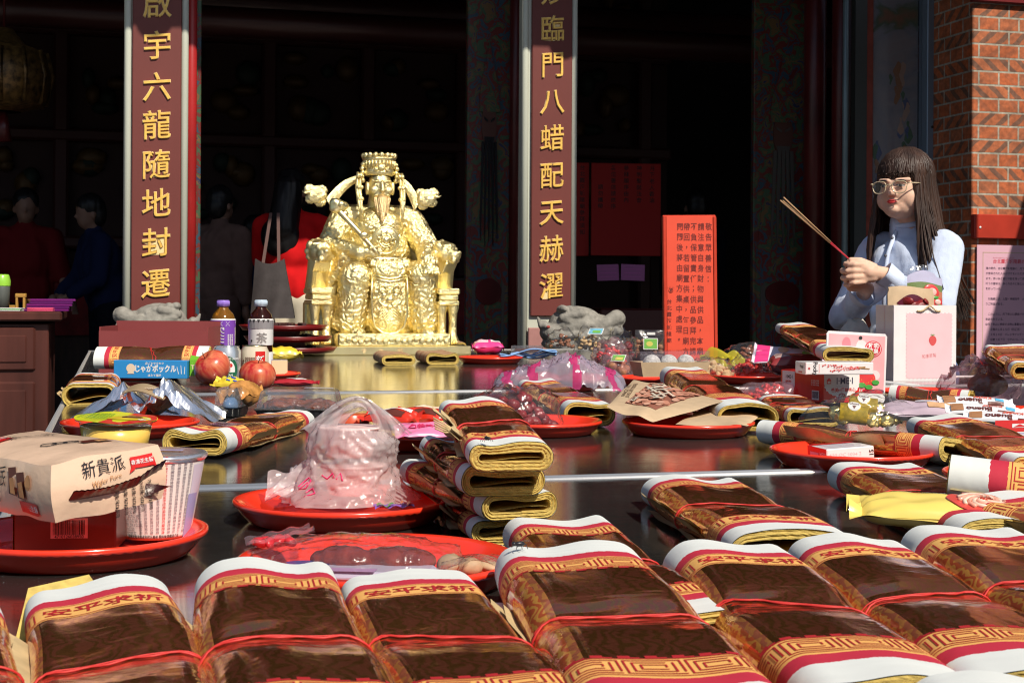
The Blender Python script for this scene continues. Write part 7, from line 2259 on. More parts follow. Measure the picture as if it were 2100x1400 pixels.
blob('contents', [('e', (-.06, .0, .03), (.07, .05, .022)), ('e', (.06, .0, .03), (.07, .05, .02))], .005, gloss('rose_contents', (.55, .16, .16)), t, 1)
# pink cake, clear box and blue strip at the back
pillow('pink_cake', 'rounded cake in shiny magenta wrap on the back plate', 'cake', 1000, 727, .025, .13, .115, .058, R(4), [gloss('magenta_cake_wrap', (.78, .06, .26), .2), LPINK, WHITE], lambda b, top, w, l: (sub_rect(b, top, -.05, -.05, .0, .0, 1, 6), sub_rect(b, top, .01, -.05, .05, .03, 2, 6)), 41, .006, .004, p=4)
carton('clear_box', 'flat clear box lying right of the magenta cake', 'box', 1080, 724, .02, .13, .08, .03, R(-4), [film('clear_box_film', (.9, .92, .95), .25, (.5, .5, .55), .05, 1.5), BROWN], lambda b, w, d, h: b.box((0, 0, .010), (w * .8, d * .7, .016), 1, ch=.004))
b = MB()
for k in range(3): b.grid(lambda a, e: Vector((-.10 + .22 * a, -.02 * k + .024 * (e - .5) + .015 * math.sin(a * 4 + k), .012 + .010 * k + .010 * math.sin(a * 7 + k * 2) + .004 * math.sin(e * 6) + .018 * a)), 30, 6, mi=0)
b.tube([(-.06 + .03 * i, -.035 + .004 * math.sin(i), .03 + .006 * math.sin(i * 1.6)) for i in range(7)], .006, 8)
tag(b.build('blue_strip_bag', gloss('light_blue_film', (.24, .42, .74), .35), None, rc=False, loc=at(1075, 742, .0), rz=R(10)), 'folded light blue plastic bag in front of the clear flat box', 'plastic bag')
# peanut pouch of kraft paper and the second one below it
def quadpouch(name, label, cat, cs, thick, mats, deco, seed, group):
    C4 = [at(x, y, h) for x, y, h in cs]                 # A left-near, B left-far, C right-far, D right-near
    o0 = sum(C4, Vector()) / 4
    N = (C4[3] - C4[0]).cross(C4[1] - C4[0]).normalized()
    if N.z < 0: N = -N
    def f(a, e, s_=1):
        p_ = C4[0] * (1 - a) * (1 - e) + C4[3] * a * (1 - e) + C4[1] * (1 - a) * e + C4[2] * a * e - o0
        g = (16 * a * (1 - a) * e * (1 - e)) ** .55
        return p_ + N * (s_ * thick / 2 * g + .004 * noise.noise(Vector((a * 3, e * 3, seed))) + .003 * math.sin(a * 8 + seed) * (1 - e))
    b = MB(); b.grid(lambda a, e: f(a, e, 1), 30, 24); b.grid(lambda a, e: f(a, e, -1), 30, 24)
    if deco: deco(b, lambda a, e, o=.0010: f(a, e, 1) + N * o)
    return tag(b.build(name, mats, None, rc=False, loc=o0), label, cat, group)
def d_pea(b, f):
    # the printed window of nuts
    n_ = 28
    def el(cx, cy, rx, ry, o, mi, rot=0.0, n=10):
        b.add([f(min(.99, max(.01, cx + rx * math.cos(t_) * math.cos(rot) - ry * math.sin(t_) * math.sin(rot))), min(.99, max(.01, cy + rx * math.cos(t_) * math.sin(rot) + ry * math.sin(t_) * math.cos(rot))), o) for t_ in [2 * PI * i / n for i in range(n)]], [tuple(range(n))], mi, False)
    sub_rect(b, lambda x, y: f(x, y, .0008), .24, .16, .80, .94, 1, 10)
    r_ = random.Random(8)
    for i in range(90):
        el(.26 + .52 * r_.random(), .19 + .72 * r_.random(), .040, .045, .0010 + .00004 * i, 2 + (i % 3 == 0), r_.uniform(0, 3))
    b.text('花', .30, lambda x, y: f(.42 + x * .9, .70 + y, .0060), 4, .02, rot=R(150)); b.text('生', .30, lambda x, y: f(.56 + x * .9, .50 + y, .0060), 4, .02, rot=R(150))
    sub_rect(b, lambda x, y: f(x, y, .0060), .30, .18, .37, .30, 4, 3); b.text('原味', .05, lambda x, y: f(.335 + x, .24 + y, .0066), 5, .02, rot=R(100))
    b.text('JUELIN NUTS', .085, lambda x, y: f(.13 + x * .9, .55 + y, .0012), 5, .004, rot=R(100)); b.text('SINCE 1978', .08, lambda x, y: f(.07 + x * .9, .50 + y, .0012), 5, .004, rot=R(100))
    b.rect(.100, .34, .105, .78, lambda x, y: f(x, y, .0012), 5, 1, 6)
    el(.36, .93, .018, .03, .0066, 6)
pou = 'kraft paper pouches'
quadpouch('nut_pouch', 'kraft paper pouch printed with a heap of red skinned peanuts', 'pouch', ((1243, 836, .052), (1300, 778, .056), (1490, 822, .056), (1340, 864, .030)), .020, [KRAFT, mat('print_peanut_dark', (.30, .11, .07), .6), mat('print_peanut', (.60, .26, .17), .55), mat('print_peanut_pale', (.66, .36, .25), .55), gloss('bone_print', (.78, .70, .56), .5), mat('print_umber', (.10, .05, .03), .6), RED], d_pea, 2, pou)
quadpouch('nut_pouch', 'plain side of a second kraft pouch lying beneath the peanut pouch', 'pouch', ((1385, 872, .020), (1440, 838, .030), (1560, 852, .030), (1532, 876, .022)), .018, [KRAFT], None, 7, pou)
# things behind the centre: yellow bag, peanuts, dates, red candy
b = MB()
b.grid(lambda a, e: Vector((-.085 + .17 * a, -.02 + .03 * e, .03 + .05 * math.sin(a * 2.6 + .4) * (.4 + .6 * e) + .014 * math.sin(a * 13 + e * 5) - .02 * a)), 34, 10)
b.grid(lambda a, e: Vector((-.02 + .05 * a, -.04 + .02 * e, .012 + .03 * e + .010 * math.sin(a * 9))), 14, 8)
tag(b.build('yellow_bag', film('yellow_film', (1, .95, .3), .75, (.85, .74, .05), .2, 1, .4, 50), None, rc=False, loc=at(1488, 762, .012), rz=R(-6)), 'translucent bright yellow plastic bag end behind the peanuts', 'plastic bag')
drybag('clear bag of pale peanuts in their shells below the yellow bag', 1462, 778, .010, .135, .10, .060, [lump(1, (.015, .0085, .0085), .22, 2.4), lump(2, (.013, .009, .009), .2, 2.4)], NUT, 52, 'peanut', 42, R(-4))
drybag('clear bag of sliced dark dates behind the yellow bag', 1542, 748, .020, .16, .10, .070, [lump(3, (.014, .010, .006), .25, 3)], mat('date_slice', (.22, .07, .035), .5, 0, .5, 50), 46, 'date_slice', 43, 0, ((2.7, .5, .3),))
drybag('clear bag of small red candied fruit on the plate of dates', 1546, 772, .014, .15, .09, .060, [lump(4, (.010, .008, .006), .25, 3)], gloss('candied_red', (.48, .03, .02), .3), 60, 'candied_fruit', 44)
b = MB()
pb, tp_ = pillow_mb(.12, .20, .020, 51, .004, .008)
q = lambda x, y: tp_(x, y) + Vector((0, 0, .0006))
sub_rect(pb, q, -.099, -.058, -.06, .058, 1, 8)
for x, y, r_, m_ in ((-.02, .02, .016, 2), (.02, -.03, .012, 3), (.05, .01, .014, 4), (.0, -.015, .010, 1), (.075, -.03, .012, 5), (-.045, -.03, .010, 3)): sub_disc(pb, lambda x_, y_: q(x_, y_) + Vector((0, 0, .0006)), x, y, r_, r_, m_)
o = pb.build('snack_pouch', [gloss('lilac_white', (.74, .68, .78)), gloss('hot_pink', (.75, .05, .22)), gloss('tan_dot', (.68, .44, .26)), gloss('sky_dot', (.25, .50, .75)), LG, gloss('rose_dot', (.80, .45, .55))], None, rc=False, loc=at(1618, 738, .070), rz=R(-12))
o.rotation_euler = (R(24), R(6), R(-12))
tag(o, 'white and pink snack pouch with coloured dots behind the raised bundle', 'pouch')
pillow('date_cake', 'dark red cake in clear wrap under the white and pink pouch', 'cake', 1632, 770, .040, .09, .15, .060, R(-4), [gloss('deep_red_wrap', (.26, .03, .03), .2), gloss('clear_sheen', (.42, .28, .26), .15)], lambda b, top, w, l: sub_rect(b, top, -.06, -.03, -.02, .03, 1, 6), 55, .003, .006, p=5)
# red biscuit carton
def d_ime(b, w, d, h):
    f = face_fn(w, d, h, 'f')
    sh = [(-w / 2 * .98, h / 2 * .97), (w / 2 * .98, h / 2 * .97), (w / 2 * .98, h * .14)] + [(w * .49 * math.cos(t_) * (1 + .03 * math.cos(t_ * 24)), h * .14 - h * .44 * math.sin(t_) * (1 + .03 * math.cos(t_ * 24))) for t_ in [PI * i / 40 for i in range(1, 40)]] + [(-w / 2 * .98, h * .14)]
    b.poly(sh, f, 1)
    g = up(f)
    b.text('I·ME·I', .022, g, 2, .012, x=.008, y=h * .22, sx=.98); b.poly([(-w * .42, h * .14), (-w * .30, h * .14), (-w * .30, h * .26), (-w * .36, h * .34), (-w * .42, h * .26)], g, 0); b.rect(-w * .40, h * .17, -w * .32, h * .22, up(f, .0008), 1)
    b.text('THE GOLDEN WAFER', .0035, g, 3, .01, y=h * .05); b.text('義美', .011, g, 0, .015, x=-w * .20, y=-h * .08); b.text('香蒜', .005, g, 0, .015, x=-w * .07, y=-h * .08); b.text('薄餅夾心', .0105, g, 0, .015, x=w * .18, y=-h * .08)
    b.poly(circ(0, -h * .27, w * .10, 24, h * .10), g, 4); b.text('櫻花', .007, up(f, .0009), 1, .02, y=-h * .26); b.rect(-w * .07, -h * .36, w * .07, -h * .325, up(f, .0009), 1)
    l = face_fn(w, d, h, 'l')
    b.poly([(-d / 2 + .008, h / 2 * .96), (-d / 2 + .058, h / 2 * .96)] + [(-d / 2 + .033 + .025 * math.cos(t_), h * .02 - .022 * math.sin(t_)) for t_ in [PI * i / 14 for i in range(15)]], l, 1)
    l2 = up(l)
    b.text('I·ME·I', .012, l2, 2, .012, x=-d / 2 + .036, y=h * .28); b.text('義美薄餅', .006, l2, 0, .01, x=-d / 2 + .033, y=h * .12)
    barcode(b, l2, d / 2 - .030, -h * .24, .024, .016, 2, None, 1)
    for i in range(3): b.text('成分 麵粉 糖 食鹽', .004, l2, 1, .0, x=d / 2 - .032, y=h * .22 - .005 * i)
    t = face_fn(w, d, h, 't'); b.rect(-w / 2 * .98, -d / 2 * .98, w / 2 * .98, d / 2 * .98, t, 0)
carton('biscuit_carton', 'red biscuit carton with a white scalloped front lettered I·ME·I', 'carton', 1726, 826, .012, .104, .17, .071, R(25), [gloss('biscuit_red', (.70, .020, .016), .3), WHITE, gloss('navy_print', (.02, .02, .07)), gloss('grey_print', (.5, .45, .45)), gloss('maroon_print', (.33, .01, .03))], d_ime)
# pocky style stick box on top of it
def d_stick(b, w, d, h):
    f = face_fn(w, d, h, 'f')
    b.rect(-w * .5, -h / 2, -w * .49, h / 2, f, 3)
    b.text('Pocky', .014, f, 1, .02, x=-w * .36, y=0, rot=R(-90), sx=.9); b.rect(-w * .305, -h * .35, -w * .30, h * .35, f, 2); b.text('苺', .006, f, 2, .01, x=-w * .45, y=0)
    r_ = random.Random(2)
    for k, (y0, y1) in enumerate(((.26, -.02), (-.18, .14))):
        y0, y1 = y0 * h, y1 * h
        x0, x1 = -w * .26 + .02 * k, w * .44 - .01 * k
        for i in range(70):
            t_ = r_.random() * .80
            x, y = x0 + (x1 - x0) * t_, y0 + (y1 - y0) * t_ + r_.uniform(-.0028, .0028)
            b.poly(circ(x, y, r_.uniform(.0008, .0018), 6), up(f, .0003 + .00001 * i), 4 if i % 3 else 2)
        xa, ya = x0 + (x1 - x0) * .78, y0 + (y1 - y0) * .78
        b.poly([(xa, ya - .001), (x1, y1 - .001), (x1, y1 + .001), (xa, ya + .001)], up(f, .0009), 5)
    l = face_fn(w, d, h, 'l'); b.text('Pocky', .010, l, 1, .02, x=.01, y=.003); b.rect(-.012, -.011, .012, -.008, l, 2)
carton('stick_box', 'slim white box printed with two pink coated biscuit sticks on the red carton', 'box', 1722, 768, .084, .160, .075, .028, R(7), [gloss('glossy_white_card', (.82, .78, .78), .25), mat('print_dark', (.05, .04, .05), .4), RED, LPINK, gloss('strawberry_pink', (.78, .28, .28)), gloss('stick_brown', (.45, .24, .09))], d_stick)
# bag of red beans in front of it
drybag('clear bag of red and white striped beans in front of the red carton', 1585, 826, .006, .150, .09, .042, [lump(5, (.009, .006, .005), .1, 3)], mat('striped_bean', (.50, .03, .035), .3, 0, .8, 160), 76, 'bean', 45, R(-6), ((0, .15, .4), (PI, .15, .4)), CLEARP)
# strawberry pouch
p = at(1762, 826, .010) + Vector((0, .05, 0))
t = thing('strawberry_pouch', 'glossy pink standing pouch printed with strawberries behind the red carton', 'pouch', p, R(6))
t.rotation_euler = (R(-3), R(3), R(6))
pw_, ph_ = .150, .166
def ppf(x, y, s_=-1): 
    u_, v_ = x / pw_ + .5, y / ph_
    return Vector((x, s_ * (.002 + .014 * math.sin(PI * min(max(u_, 0), 1)) ** .7 * max(0, 1 - v_) ** .7 * (.4 + .6 * (1 - v_))) + .0018 * noise.noise(Vector((x * 26, y * 26, 2))), y))
def rr_rect(s_, mi, k=1.0):
    b.grid(lambda a, e: ppf((a - .5) * pw_ * k * (1 if .03 < e < .97 else .93), ph_ * (.5 + (e - .5) * k), s_), 20, 24, mi=mi)
b = MB(); rr_rect(-1, 0); rr_rect(1, 0)
g = lambda o: (lambda x, y: ppf(x, y) + Vector((0, -o, 0)))
b.grid(lambda a, e: g(.0008)((a - .5) * pw_ * .93, ph_ * (.04 + .92 * e)), 16, 18, mi=1)
r_ = random.Random(9)
for i in range(16): sub_disc(b, g(.0011 + .00003 * i), r_.uniform(-.06, .06), r_.uniform(.06, .155), r_.uniform(.008, .022), r_.uniform(.006, .018), 2 + i % 2, 14, 2)
sub_disc(b, g(.0018), .040, .128, .0215, .0195, 4); sub_disc(b, g(.0021), .040, .128, .019, .0170, 5, 24, 3); sub_disc(b, g(.0024), .040, .128, .0178, .0158, 4, 24, 3)
b.text('鮮明', .013, g(.0028), 5, .02, x=.040, y=.1345); b.text('蘋果', .013, g(.0028), 5, .02, x=.040, y=.1215)
b.text('草莓', .022, g(.0018), 4, -.004, x=.018, y=.094, sx=.9); b.text('魅力', .016, g(.0018), 4, -.004, x=-.01, y=.08)
for cx, cy, rx, ry in ((-.045, .050, .024, .020), (-.008, .060, .020, .018), (.022, .056, .025, .020), (-.020, .038, .018, .015)):
    sub_disc(b, g(.0020 + .0002 * (cx + .05) * 10), cx, cy, rx, ry, 6, 18, 3)
    for q in range(12): sub_disc(b, g(.0032), cx + rx * .75 * r_.uniform(-1, 1), cy + ry * .7 * r_.uniform(-1, 1), .0008, .0012, 7, 6, 1)
for cx, cy in ((-.002, .040), (.047, .048), (.030, .036), (.012, .040)): sub_disc(b, g(.0034), cx, cy, .010, .006, 8, 12, 2)
b.rect(-pw_ * .46, .022, pw_ * .46, .031, g(.0016), 4, 8, 1); b.text('天然果乾 營養零食', .006, g(.0022), 5, .01, x=-.01, y=.0265); b.rect(-pw_ * .44, .006, pw_ * .46, .021, g(.0016), 5, 8, 1)
sub_disc(b, g(.0020), .008, .153, .0045, .0045, 9, 16, 2)
b.build('pouch', [gloss('pearl_white', (.78, .74, .75), .25), gloss('rose_pouch', (.80, .40, .42), .25), gloss('rose_blur', (.72, .22, .26)), gloss('pale_blur', (.86, .62, .62)), gloss('berry_red', (.60, .02, .04)), WHITE, gloss('strawberry_red', (.68, .05, .05), .3), YEL, GRN, BLACK], t, rc=False)
# gift bag with pouches
p = at(1832, 780, .0)

yg = R(14)
gw, gd, gh = .218, .115, .236
t = thing('gift_bag', 'white and pink paper gift bag with gold rope handles in front of the woman', 'gift bag', p + rotz((gw / 2, gd / 2, 0), yg), yg)
b = MB()
th_ = .0016
for (c, d) in (((0, -gd / 2, gh / 2), (gw, th_, gh)), ((0, gd / 2, gh / 2), (gw, th_, gh)), ((-gw / 2, 0, gh / 2), (th_, gd - .003, gh)), ((gw / 2, 0, gh / 2), (th_, gd - .003, gh)), ((0, 0, .001), (gw - .004, gd - .004, th_))): b.box(c, d, 0)
f = plane((.014, -gd / 2 - .0009, gh * .46), (1, 0, 0), (0, 0, 1))
W2, H2 = .082, .105
sc_ = []
def edge(x0, y0, x1, y1, n_):
    for i in range(n_ * 6):
        q = i / (n_ * 6); x, y = x0 + (x1 - x0) * q, y0 + (y1 - y0) * q
        dx, dy = (y1 - y0), -(x1 - x0); l_ = math.hypot(dx, dy); o_ = -.0035 * abs(math.sin(q * n_ * PI))
        sc_.append((x + dx / l_ * o_, y + dy / l_ * o_))
edge(-W2, -H2, W2, -H2, 12); edge(W2, -H2, W2, H2, 18); edge(W2, H2, -W2, H2, 12); edge(-W2, H2, -W2, -H2, 18)
b.poly(sc_, f, 1)
g = up(f)
b.poly([(.012 + .0135 * math.sin(t_) * (1 - .25 * max(0, -math.cos(t_))), .016 - .016 * math.cos(t_) * -1) for t_ in [2 * PI * i / 24 for i in range(24)]], g, 2)   # a plain strawberry
for k in range(5): b.poly([(.012, .030), (.004 + .004 * k - .001, .035 + .002 * (k % 2)), (.004 + .004 * k + .0015, .035 + .002 * (k % 2))], up(f, .0007), 3)
b.text('和康草莓', .014, g, 2, -.014, x=.0, y=-.033, rot=R(6), sx=.9)
fl = plane((-gw / 2 - .0009, 0, gh / 2), (0, -1, 0), (0, 0, 1))
b.rect(-.001, -gh / 2, .001, gh / 2, fl, 4)
b.build('bag', [gloss('bag_white', (.88, .82, .82), .35), gloss('bag_pink', (.88, .58, .62), .4), gloss('drawn_red', (.72, .10, .10)), GRN, LPINK], t, rc=False)
for (y_, x0, x1) in ((-gd / 2 - .003, -.030, .052), (gd / 2 + .003, -.04, .045)):
    b = MB()
    for k in (0, 1):
        pts = []
        for i in range(60):
            q = i / 59
            x = x0 + (x1 - x0) * q
            z = gh - .022 + .034 * math.sin(PI * q) if y_ > 0 else gh - .018 - .004 * math.sin(PI * q) + .020 * math.exp(-((q - .5) / .22) ** 2)
            a = q * 46 + k * PI
            pts.append((x, y_ - .0015 * math.cos(a) - (.006 * math.sin(PI * q) if y_ < 0 else 0), z + .0018 * math.sin(a)))
        b.tube(pts, .0018, 6)
    b.build('rope_handle', mat('gold_rope', (.62, .47, .27), .6, 0, .15, 200), t)
t2 = thing('date_pouch', 'kraft pouch of dark red dates sticking out of the gift bag', 'pouch', t.location + rotz((-.026, -.018, .130), yg), yg)
t2.scale = (1.05, .95, 1.05)
t2.rotation_euler = (R(-2), R(0), yg)
b = MB()
for s_ in (-1, 1): b.grid(lambda a, e: Vector(((a - .5) * .155 * (1 if e < .93 else .95), s_ * (.002 + .016 * math.sin(PI * a) ** .7 * (1 - e) ** .6), .155 * e + .004 * math.sin(a * 5) * e)), 20, 16)
b.build('pouch', KRAFT, t2, rc=False)
b = MB(); wn = lambda x, y: Vector((x, -(.0032 + .016 * math.sin(PI * (x / .155 + .5)) ** .7 * (1 - y / .155) ** .6), y))
b.grid(lambda a, e: wn(-.042 + .10 * a + .012 * math.sin(e * 4), .06 + .064 * e * (.75 + .4 * math.sin(a * 3))) + Vector((0, -.001, 0)), 16, 10)
b.build('window', gloss('dark_window', (.10, .015, .03), .12), t2, rc=False)
contents(t2, 'date', [lump(6, (.021, .013, .006), .1, 4)], JUJ, [(-.02, -.016, .112), (.025, -.015, .105), (.004, -.017, .098), (.045, -.0135, .112)], 3)
b = MB(); b.rect(-.040, .086, .014, .097, lambda x, y: wn(x, y) + Vector((0, -.0085, 0)), 0, 6, 1); b.text('紅棗', .007, lambda x, y: wn(x, y) + Vector((0, -.0095, 0)), 1, .01, x=-.013, y=.0915)
b.build('label', [gloss('terracotta_label', (.52, .14, .08)), CREAM], t2, rc=False)
t2 = thing('strawberry_snack_pouch', 'tall clear topped pouch with green and orange bands and strawberries in the gift bag', 'pouch', t.location + rotz((.040, .02, .145), yg), yg)
t2.rotation_euler = (R(-4), R(2), yg)
t2.scale = (1.1, 1, 1.12)
b = MB()
tp = lambda a, e, s_: Vector(((a - .5) * (.125 - .03 * max(0, e - .88) * 8), s_ * (.003 + .020 * math.sin(PI * a) ** .7 * (1 - e) ** .5), .185 * e + (.012 * math.sin(PI * a) if e > .9 else 0)))
for s_ in (-1, 1): b.grid(lambda a, e: tp(a, e, s_), 20, 22)
b.build('clear_pouch', CLEAR, t2, rc=False)
b = MB()
for e0, e1, mi in ((0, .58, 2), (.58, .68, 1), (.68, .78, 0), (.78, .90, 3)): b.grid(lambda a, e: tp(.04 + .92 * a, e0 + (e1 - e0) * e + .03 * math.sin(a * 4) * (e0 > 0 or e > .5), -1) * .985, 14, 6, mi=mi)
b.build('printed_bands', [gloss('olive_band', (.17, .24, .06)), gloss('terracotta_band', (.55, .20, .10)), gloss('brick_band', (.50, .10, .07)), gloss('lilac_band', (.55, .53, .72))], t2, rc=False)
b = MB()
for x, z, r_ in ((.012, .118, .026), (-.02, .098, .020), (.03, .09, .018)):
    b.ell((x, -.022, z), (r_, .004, r_ * .85), 0, (0, .3, 0)); b.ell((x + .002, -.0255, z), (r_ * .55, .003, r_ * .45), 1)
    b.ell((x + r_ * .5, -.025, z - r_ * .6), (r_ * .4, .003, r_ * .2), 2)
b.build('strawberry_print', [gloss('strawberry_red'), gloss('strawberry_core', (.80, .52, .46)), GRN], t2, rc=False)

# gold coin sweets, mauve packet, white bars, pinkish bag at the right
t = thing('coin_sweets', 'clear bag of gold foil chocolates with round white badges', 'sweets', place(1782, 876, .012, .05, R(-4)), R(-4))
contents(t, 'gold_chocolate', [lump(2, (.019, .015, .013), .28, 5, 16, 12), lump(3, (.017, .016, .014), .28, 5, 16, 12)], GOLDF, [(-.045, -.018, .016), (.035, -.022, .014), (.012, -.030, .012), (.052, -.006, .018), (-.005, .004, .022), (.03, .018, .028), (-.05, .02, .02), (.064, .018, .014)], 4)
for x, y, z in ((-.025, -.018, .026), (-.002, .012, .038)):
    b = MB(); b.tube([(x - .026, y, z), (x + .026, y - .006, z - .006)], .019, 20)
    T = Matrix.Translation((x, y - .0145, z + .0135)) @ Matrix.Rotation(R(46), 4, 'X') @ Matrix.Rotation(R(-8), 4, 'Z')
    fq = lambda a, c, o=.0008: T @ Vector((a, c, o + math.sqrt(max(0, .0195 ** 2 - c * c)) - .0195))
    sub_disc(b, lambda a, c: fq(a, c, .0010), 0, 0, .013, .012, 3, 24, 3); sub_disc(b, lambda a, c: fq(a, c, .0016), 0, 0, .012, .011, 1, 24, 3)
    b.text('Choco', .007, lambda a, c: fq(a, c, .0022), 2, .02, y=.004); b.add([fq(-.004, -.001, .0022), fq(.004, -.001, .0022), fq(0, -.008, .0022)], [(0, 1, 2)], 2, False)
    b.build('gold_roll', [mat('gold_wrap', (.72, .50, .06), .3, .6, .25, 90), WHITE, BROWN, YEL], t, rc=False)
b = bag_mb(.175, .095, .056, 12, .007, ears=((0, .25, .4), (PI, .3, .35))); b.build('film', CLEAR, t, rc=False)
def d_mv(b, top, w, l):
    t2 = lambda x, y: top(x, y) + Vector((0, 0, .0006))
    sub_rect(b, t2, .0, -.03, .055, .0, 1, 6); sub_rect(b, t2, -.02, .01, .02, .03, 2, 5)
pillow('mauve_packet', 'long pale mauve film packet behind the gold chocolates', 'packet', 1900, 858, .026, .080, .165, .030, R(-8), [gloss('pale_mauve', (.52, .40, .47), .3), gloss('bread_print', (.72, .42, .22)), gloss('silver_mauve', (.62, .60, .68), .2)], d_mv, 61, .005, tilt=(R(10), 0))
def d_kb(b, top, w, l):
    t2 = lambda x, y: top(x, y) + Vector((0, 0, .0006))
    b.text('Kinder', .013, t2, 1, .02, x=.012, y=.004, rot=PI); b.text('Bueno', .018, t2, 2, .03, x=-.012, y=-.008, rot=PI)
    sub_rect(b, t2, .036, -.006, .052, .006, 3, 4); sub_rect(b, t2, -.062, -.014, -.040, .014, 4, 5); sub_rect(b, t2, .02, -.0165, .05, -.011, 2, 5)
KB = [gloss('milk_white_wrap', (.80, .80, .82), .25), gloss('orange_red_letter', (.70, .08, .03)), gloss('cocoa_letter', (.13, .03, .02)), gloss('cyan_patch', (.12, .48, .75)), gloss('wafer_print', (.42, .20, .09))]
for i, (x, y, h_, a, lb) in enumerate(((2000, 832, .050, -6, 'white chocolate bar wrapper lying furthest back of the three'), (2020, 850, .044, -10, 'white chocolate bar wrapper in the middle of the three'), (2062, 866, .040, -16, 'white chocolate bar wrapper nearest the right edge of the picture'))):
    pillow('chocolate_bar', lb, 'chocolate bar', x, y, h_, .034, .128, .016, R(a), KB, d_kb, 70 + i, .0012, .008, 'white chocolate bars', tilt=(R(22), R(2)))
def d_rw(b, w, d, h):
    f = face_fn(w, d, h, 't')
    b.rect(-w / 2, -d * .1, w / 2, d / 2, f, 1)
    for i in range(6): b.rect(-w * .42, -d * .16 - .006 * i, w * .3, -d * .16 - .004 - .006 * i + .0018, f, 2)
    b.poly([(-.018, .008), (.006, .008), (.006, .026), (-.018, .026)], up(f), 0); b.poly([(-.016, .010), (.004, .010), (-.006, .024)], up(f, .0008), 1)
carton('red_label_pack', 'white pack with a red printed top at the right edge', 'packet', 2100, 900, .034, .09, .09, .012, R(-20), [WHITE, RED, gloss('lavender_line', (.45, .42, .62))], d_rw, tilt=(R(16), R(-4)))
t = thing('pink_film_bag', 'crumpled pinkish clear bag behind the white chocolate bars', 'plastic bag', place(2025, 822, .012, .06, 0), 0)
b = bag_mb(.165, .12, .085, 22, .012, ears=((PI, .25, .5),)); b.build('film', film('pink_clear_film', (.98, .90, .93), .22, (.62, .38, .44), .08, 1.4, .6, 40), t, rc=False)
blob('contents', [('e', (.02, 0, .035), (.05, .035, .03))], .005, mat('brown_bread', (.40, .20, .10), .7, 0, .3, 30), t, 1)
# small box on plate J
def d_sm(b, w, d, h):
    t = face_fn(w, d, h, 't')
    for i in range(7): b.rect(-w * .42, -d * .42 + d * .12 * i, w * (.42 - .1 * (i % 3)), -d * .42 + d * .12 * i + .0018, t, 2)
    b.rect(-w * .5, d * .30, w * .5, d * .5, t, 1)
    f = face_fn(w, d, h, 'f'); b.text('7-520 OC 1034 2', .007, f, 3, 0, x=-.012, y=0, sx=1.2); b.text('15', .010, f, 4, .02, x=w * .44, y=0, rot=R(90))
    l = face_fn(w, d, h, 'l'); b.rect(-d / 2, -h / 2, d / 2, h / 2, l, 1); b.text('MEIJI', .009, up(l), 0, .02, x=d * .3, y=0); b.rect(-d * .35, -h * .2, d * .1, h * .1, up(l), 2)
carton('small_box', 'small white and red box on the plate below the crosswise bundle', 'box', 1745, 944, .010, .080, .065, .020, R(14), [WHITE, gloss('box_red', (.64, .02, .03)), gloss('pale_violet_line', (.50, .48, .66)), gloss('pale_grey_ink', (.6, .58, .6)), BLACK], d_sm, tilt=(0, R(-3)))
# yellow snack bag among the front bundles
def d_pr(b, top, w, l):
    t2 = lambda x, y, o=.0008: top(x, y) + Vector((0, 0, o))
    sub_disc(b, t2, .040, -.008, .040, .026, 1, 30, 6)
    for i in range(14): 
        a = i * .45
        b.tube([t2(.040 + (.008 + .020 * q) * math.cos(a + q * 1.6), -.008 + (.006 + .014 * q) * math.sin(a + q * 1.6), .0014) for q in (0, .25, .5, .75, 1)], .0026, 6, mi=2 + i % 2)
    b.text('鮮蝦餅', .012, t2, 4, .01, x=-.030, y=.020, rot=R(8)); b.text('Prawn', .010, t2, 4, .005, x=-.042, y=.028, rot=R(8))
pillow('yellow_snack_bag', 'yellow snack bag with a red prawn picture among the front bundles', 'snack bag', 1935, 1082, .012, .080, .175, .034, R(-10), [gloss('mustard_film', (.80, .62, .14), .3), gloss('prawn_red', (.62, .07, .05)), gloss('prawn_pink', (.80, .36, .26)), gloss('prawn_pale', (.85, .62, .48)), BROWN], d_pr, 81, .004, .014, tilt=(R(6), R(2)))

# standing red notice, dim red boards, lectern with pink slips
nt_p = atY(1417, 720, 5.75)
tl_ = atY(1362, 441, 5.75); tr_ = atY(1473, 443, 5.75)
NWd = (tr_ - tl_).length; NH = tl_.z - H
t = thing('notice_board', 'standing red notice board with columns of dark brush writing', 'notice board', Vector((tl_.x + NWd / 2, 5.75, H)), R(5))
t.rotation_euler = (0, R(-1.0), R(5))
b = MB(); b.box((0, 0, NH / 2), (NWd, .022, NH), 0, ch=.004); b.box((NWd * .47, -.012, NH / 2 - .004), (NWd * .06, .014, NH - .008), 0, ch=.002); b.box((-NWd * .46, -.010, NH / 2), (NWd * .07, .010, NH - .004), 0, ch=.002)
b.box((0, .05, .01), (NWd * .9, .12, .02), 0, ch=.003)
b.build('frame', mat('red_frame_paint', (.55, .045, .018), .45, 0, .12, 20), t)
b = MB(); b.box((0, -.013, NH / 2), (NWd * .86, .006, NH * .985), 0)
f = plane((0, -.0162, 0), (1, 0, 0), (0, 0, 1))
pxs = NWd / 111.0
cols_ = [('敬告眾善信：', 1460, 466, 21.5, 20), ('請注意自身財物與供品，本廟', 1443, 466, 21.2, 20), ('不負保管責任；供品參拜完請', 1427, 466, 21.2, 20), ('帶回，若留置供桌，每日廟方', 1411, 466, 21.2, 20), ('關閉後將由廟方集中處理。', 1396, 466, 20.9, 20)]
for s_, cx, y0, st__, sz_ in cols_:
    for i, g_ in enumerate(s_):
        y = y0 + i * st__
        b.text(g_, sz_ * pxs * .80, f, 1, .012, x=(cx - 1417.5 - (y - 466) * .022) * pxs * .93, y=NH - (y - 442) * pxs, sx=.86)
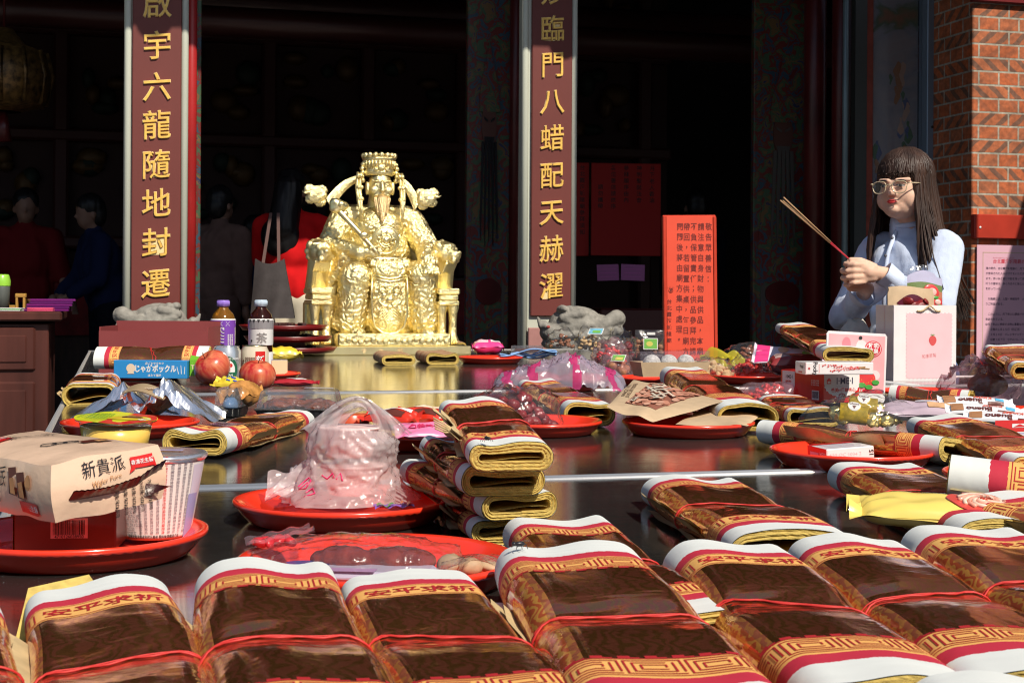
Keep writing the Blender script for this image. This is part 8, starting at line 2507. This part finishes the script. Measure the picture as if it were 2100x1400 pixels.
for i, g_ in enumerate('台北霞海城隍廟'):
    b.text(g_, 10.5 * pxs, f, 1, .008, x=(1374 - 1417.5 - .022 * (150 + 13 * i)) * pxs * .93, y=NH - (618 - 442 + 13.2 * i) * pxs)
ex, ey = (1377 - 1417.5 - 3) * pxs * .93, NH - (596 - 442) * pxs
b.tube([f(ex + .0085 * math.cos(a), ey + .0085 * math.sin(a)) for a in [i * .4 for i in range(16)]], .0010, 4, True, 1)
b.rect(ex - .004, ey - .005, ex + .004, ey + .005, f, 1)
for k in range(5): b.poly([(ex - .011 + .0055 * k, ey + .008), (ex - .012 + .006 * k, ey + .016 + .002 * (2 - abs(k - 2))), (ex - .0095 + .0055 * k, ey + .008)], f, 1)
b.build('panel', [mat('vermilion_panel', (.80, .085, .040), .55, 0, .05, 12), mat('faded_brush_ink', (.17, .022, .018), .7)], t, rc=False)
def dimboard(x0, x1, y0, y1, Y, label, cols):
    a, c = atY(x0, y0, Y), atY(x1, y1, Y)
    w_, h_ = c.x - a.x, a.z - c.z
    b = MB(); b.box((0, 0, 0), (w_, .02, h_), 0, ch=.003)
    f = plane((0, -.0102, 0), (1, 0, 0), (0, 0, 1))
    for i, s_ in enumerate(cols):
        n_ = len(s_)
        for k, g_ in enumerate(s_): b.text(g_, h_ / 17, f, 1, .01, x=w_ * (.5 - (i + .7) / (len(cols) + .4)), y=h_ * .45 - h_ * .9 * k / 13)
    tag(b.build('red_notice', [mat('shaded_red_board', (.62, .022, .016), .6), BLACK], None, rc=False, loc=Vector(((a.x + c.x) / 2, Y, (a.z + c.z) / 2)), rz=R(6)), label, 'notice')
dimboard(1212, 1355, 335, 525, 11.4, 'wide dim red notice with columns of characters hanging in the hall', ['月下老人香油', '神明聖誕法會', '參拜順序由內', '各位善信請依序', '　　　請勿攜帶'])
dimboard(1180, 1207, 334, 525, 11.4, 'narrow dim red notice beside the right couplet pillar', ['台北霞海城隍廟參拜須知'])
a = atY(1275, 575, 8.6)
t = thing('lectern', 'dark red lectern with yellow lettering deep in the hall', 'lectern', (a.x + .08, 8.62, ZF), R(8))
b = MB(); b.box((0, 0, .42), (.48, .30, .84), 0, ch=.01); f = plane((0, -.152, .42), (1, 0, 0), (0, 0, 1)); b.text('服', .20, f, 1, .02, x=-.10, y=.16); b.text('務', .20, f, 1, .02, x=.12, y=.16)
b.build('body', [mat('dark_lacquer', (.045, .006, .006), .35), mat('dull_gold_letters', (.50, .36, .12), .5)], t, rc=False)
for k, (x0, x1, lab) in enumerate(((1225, 1270, 'left pink paper slip propped on the lectern'), (1273, 1322, 'right pink paper slip propped on the lectern'))):
    q0, q1 = atY(x0, 575, 8.45), atY(x1, 542, 8.45)
    b = MB(); b.box((0, 0, (q1.z - q0.z) / 2), (q1.x - q0.x, .004, q1.z - q0.z), 0)
    for i in range(3): b.rect(-.05, .02 + .022 * i, .05, .024 + .022 * i, plane((0, -.0025, 0), (1, 0, 0), (0, 0, 1)), 1)
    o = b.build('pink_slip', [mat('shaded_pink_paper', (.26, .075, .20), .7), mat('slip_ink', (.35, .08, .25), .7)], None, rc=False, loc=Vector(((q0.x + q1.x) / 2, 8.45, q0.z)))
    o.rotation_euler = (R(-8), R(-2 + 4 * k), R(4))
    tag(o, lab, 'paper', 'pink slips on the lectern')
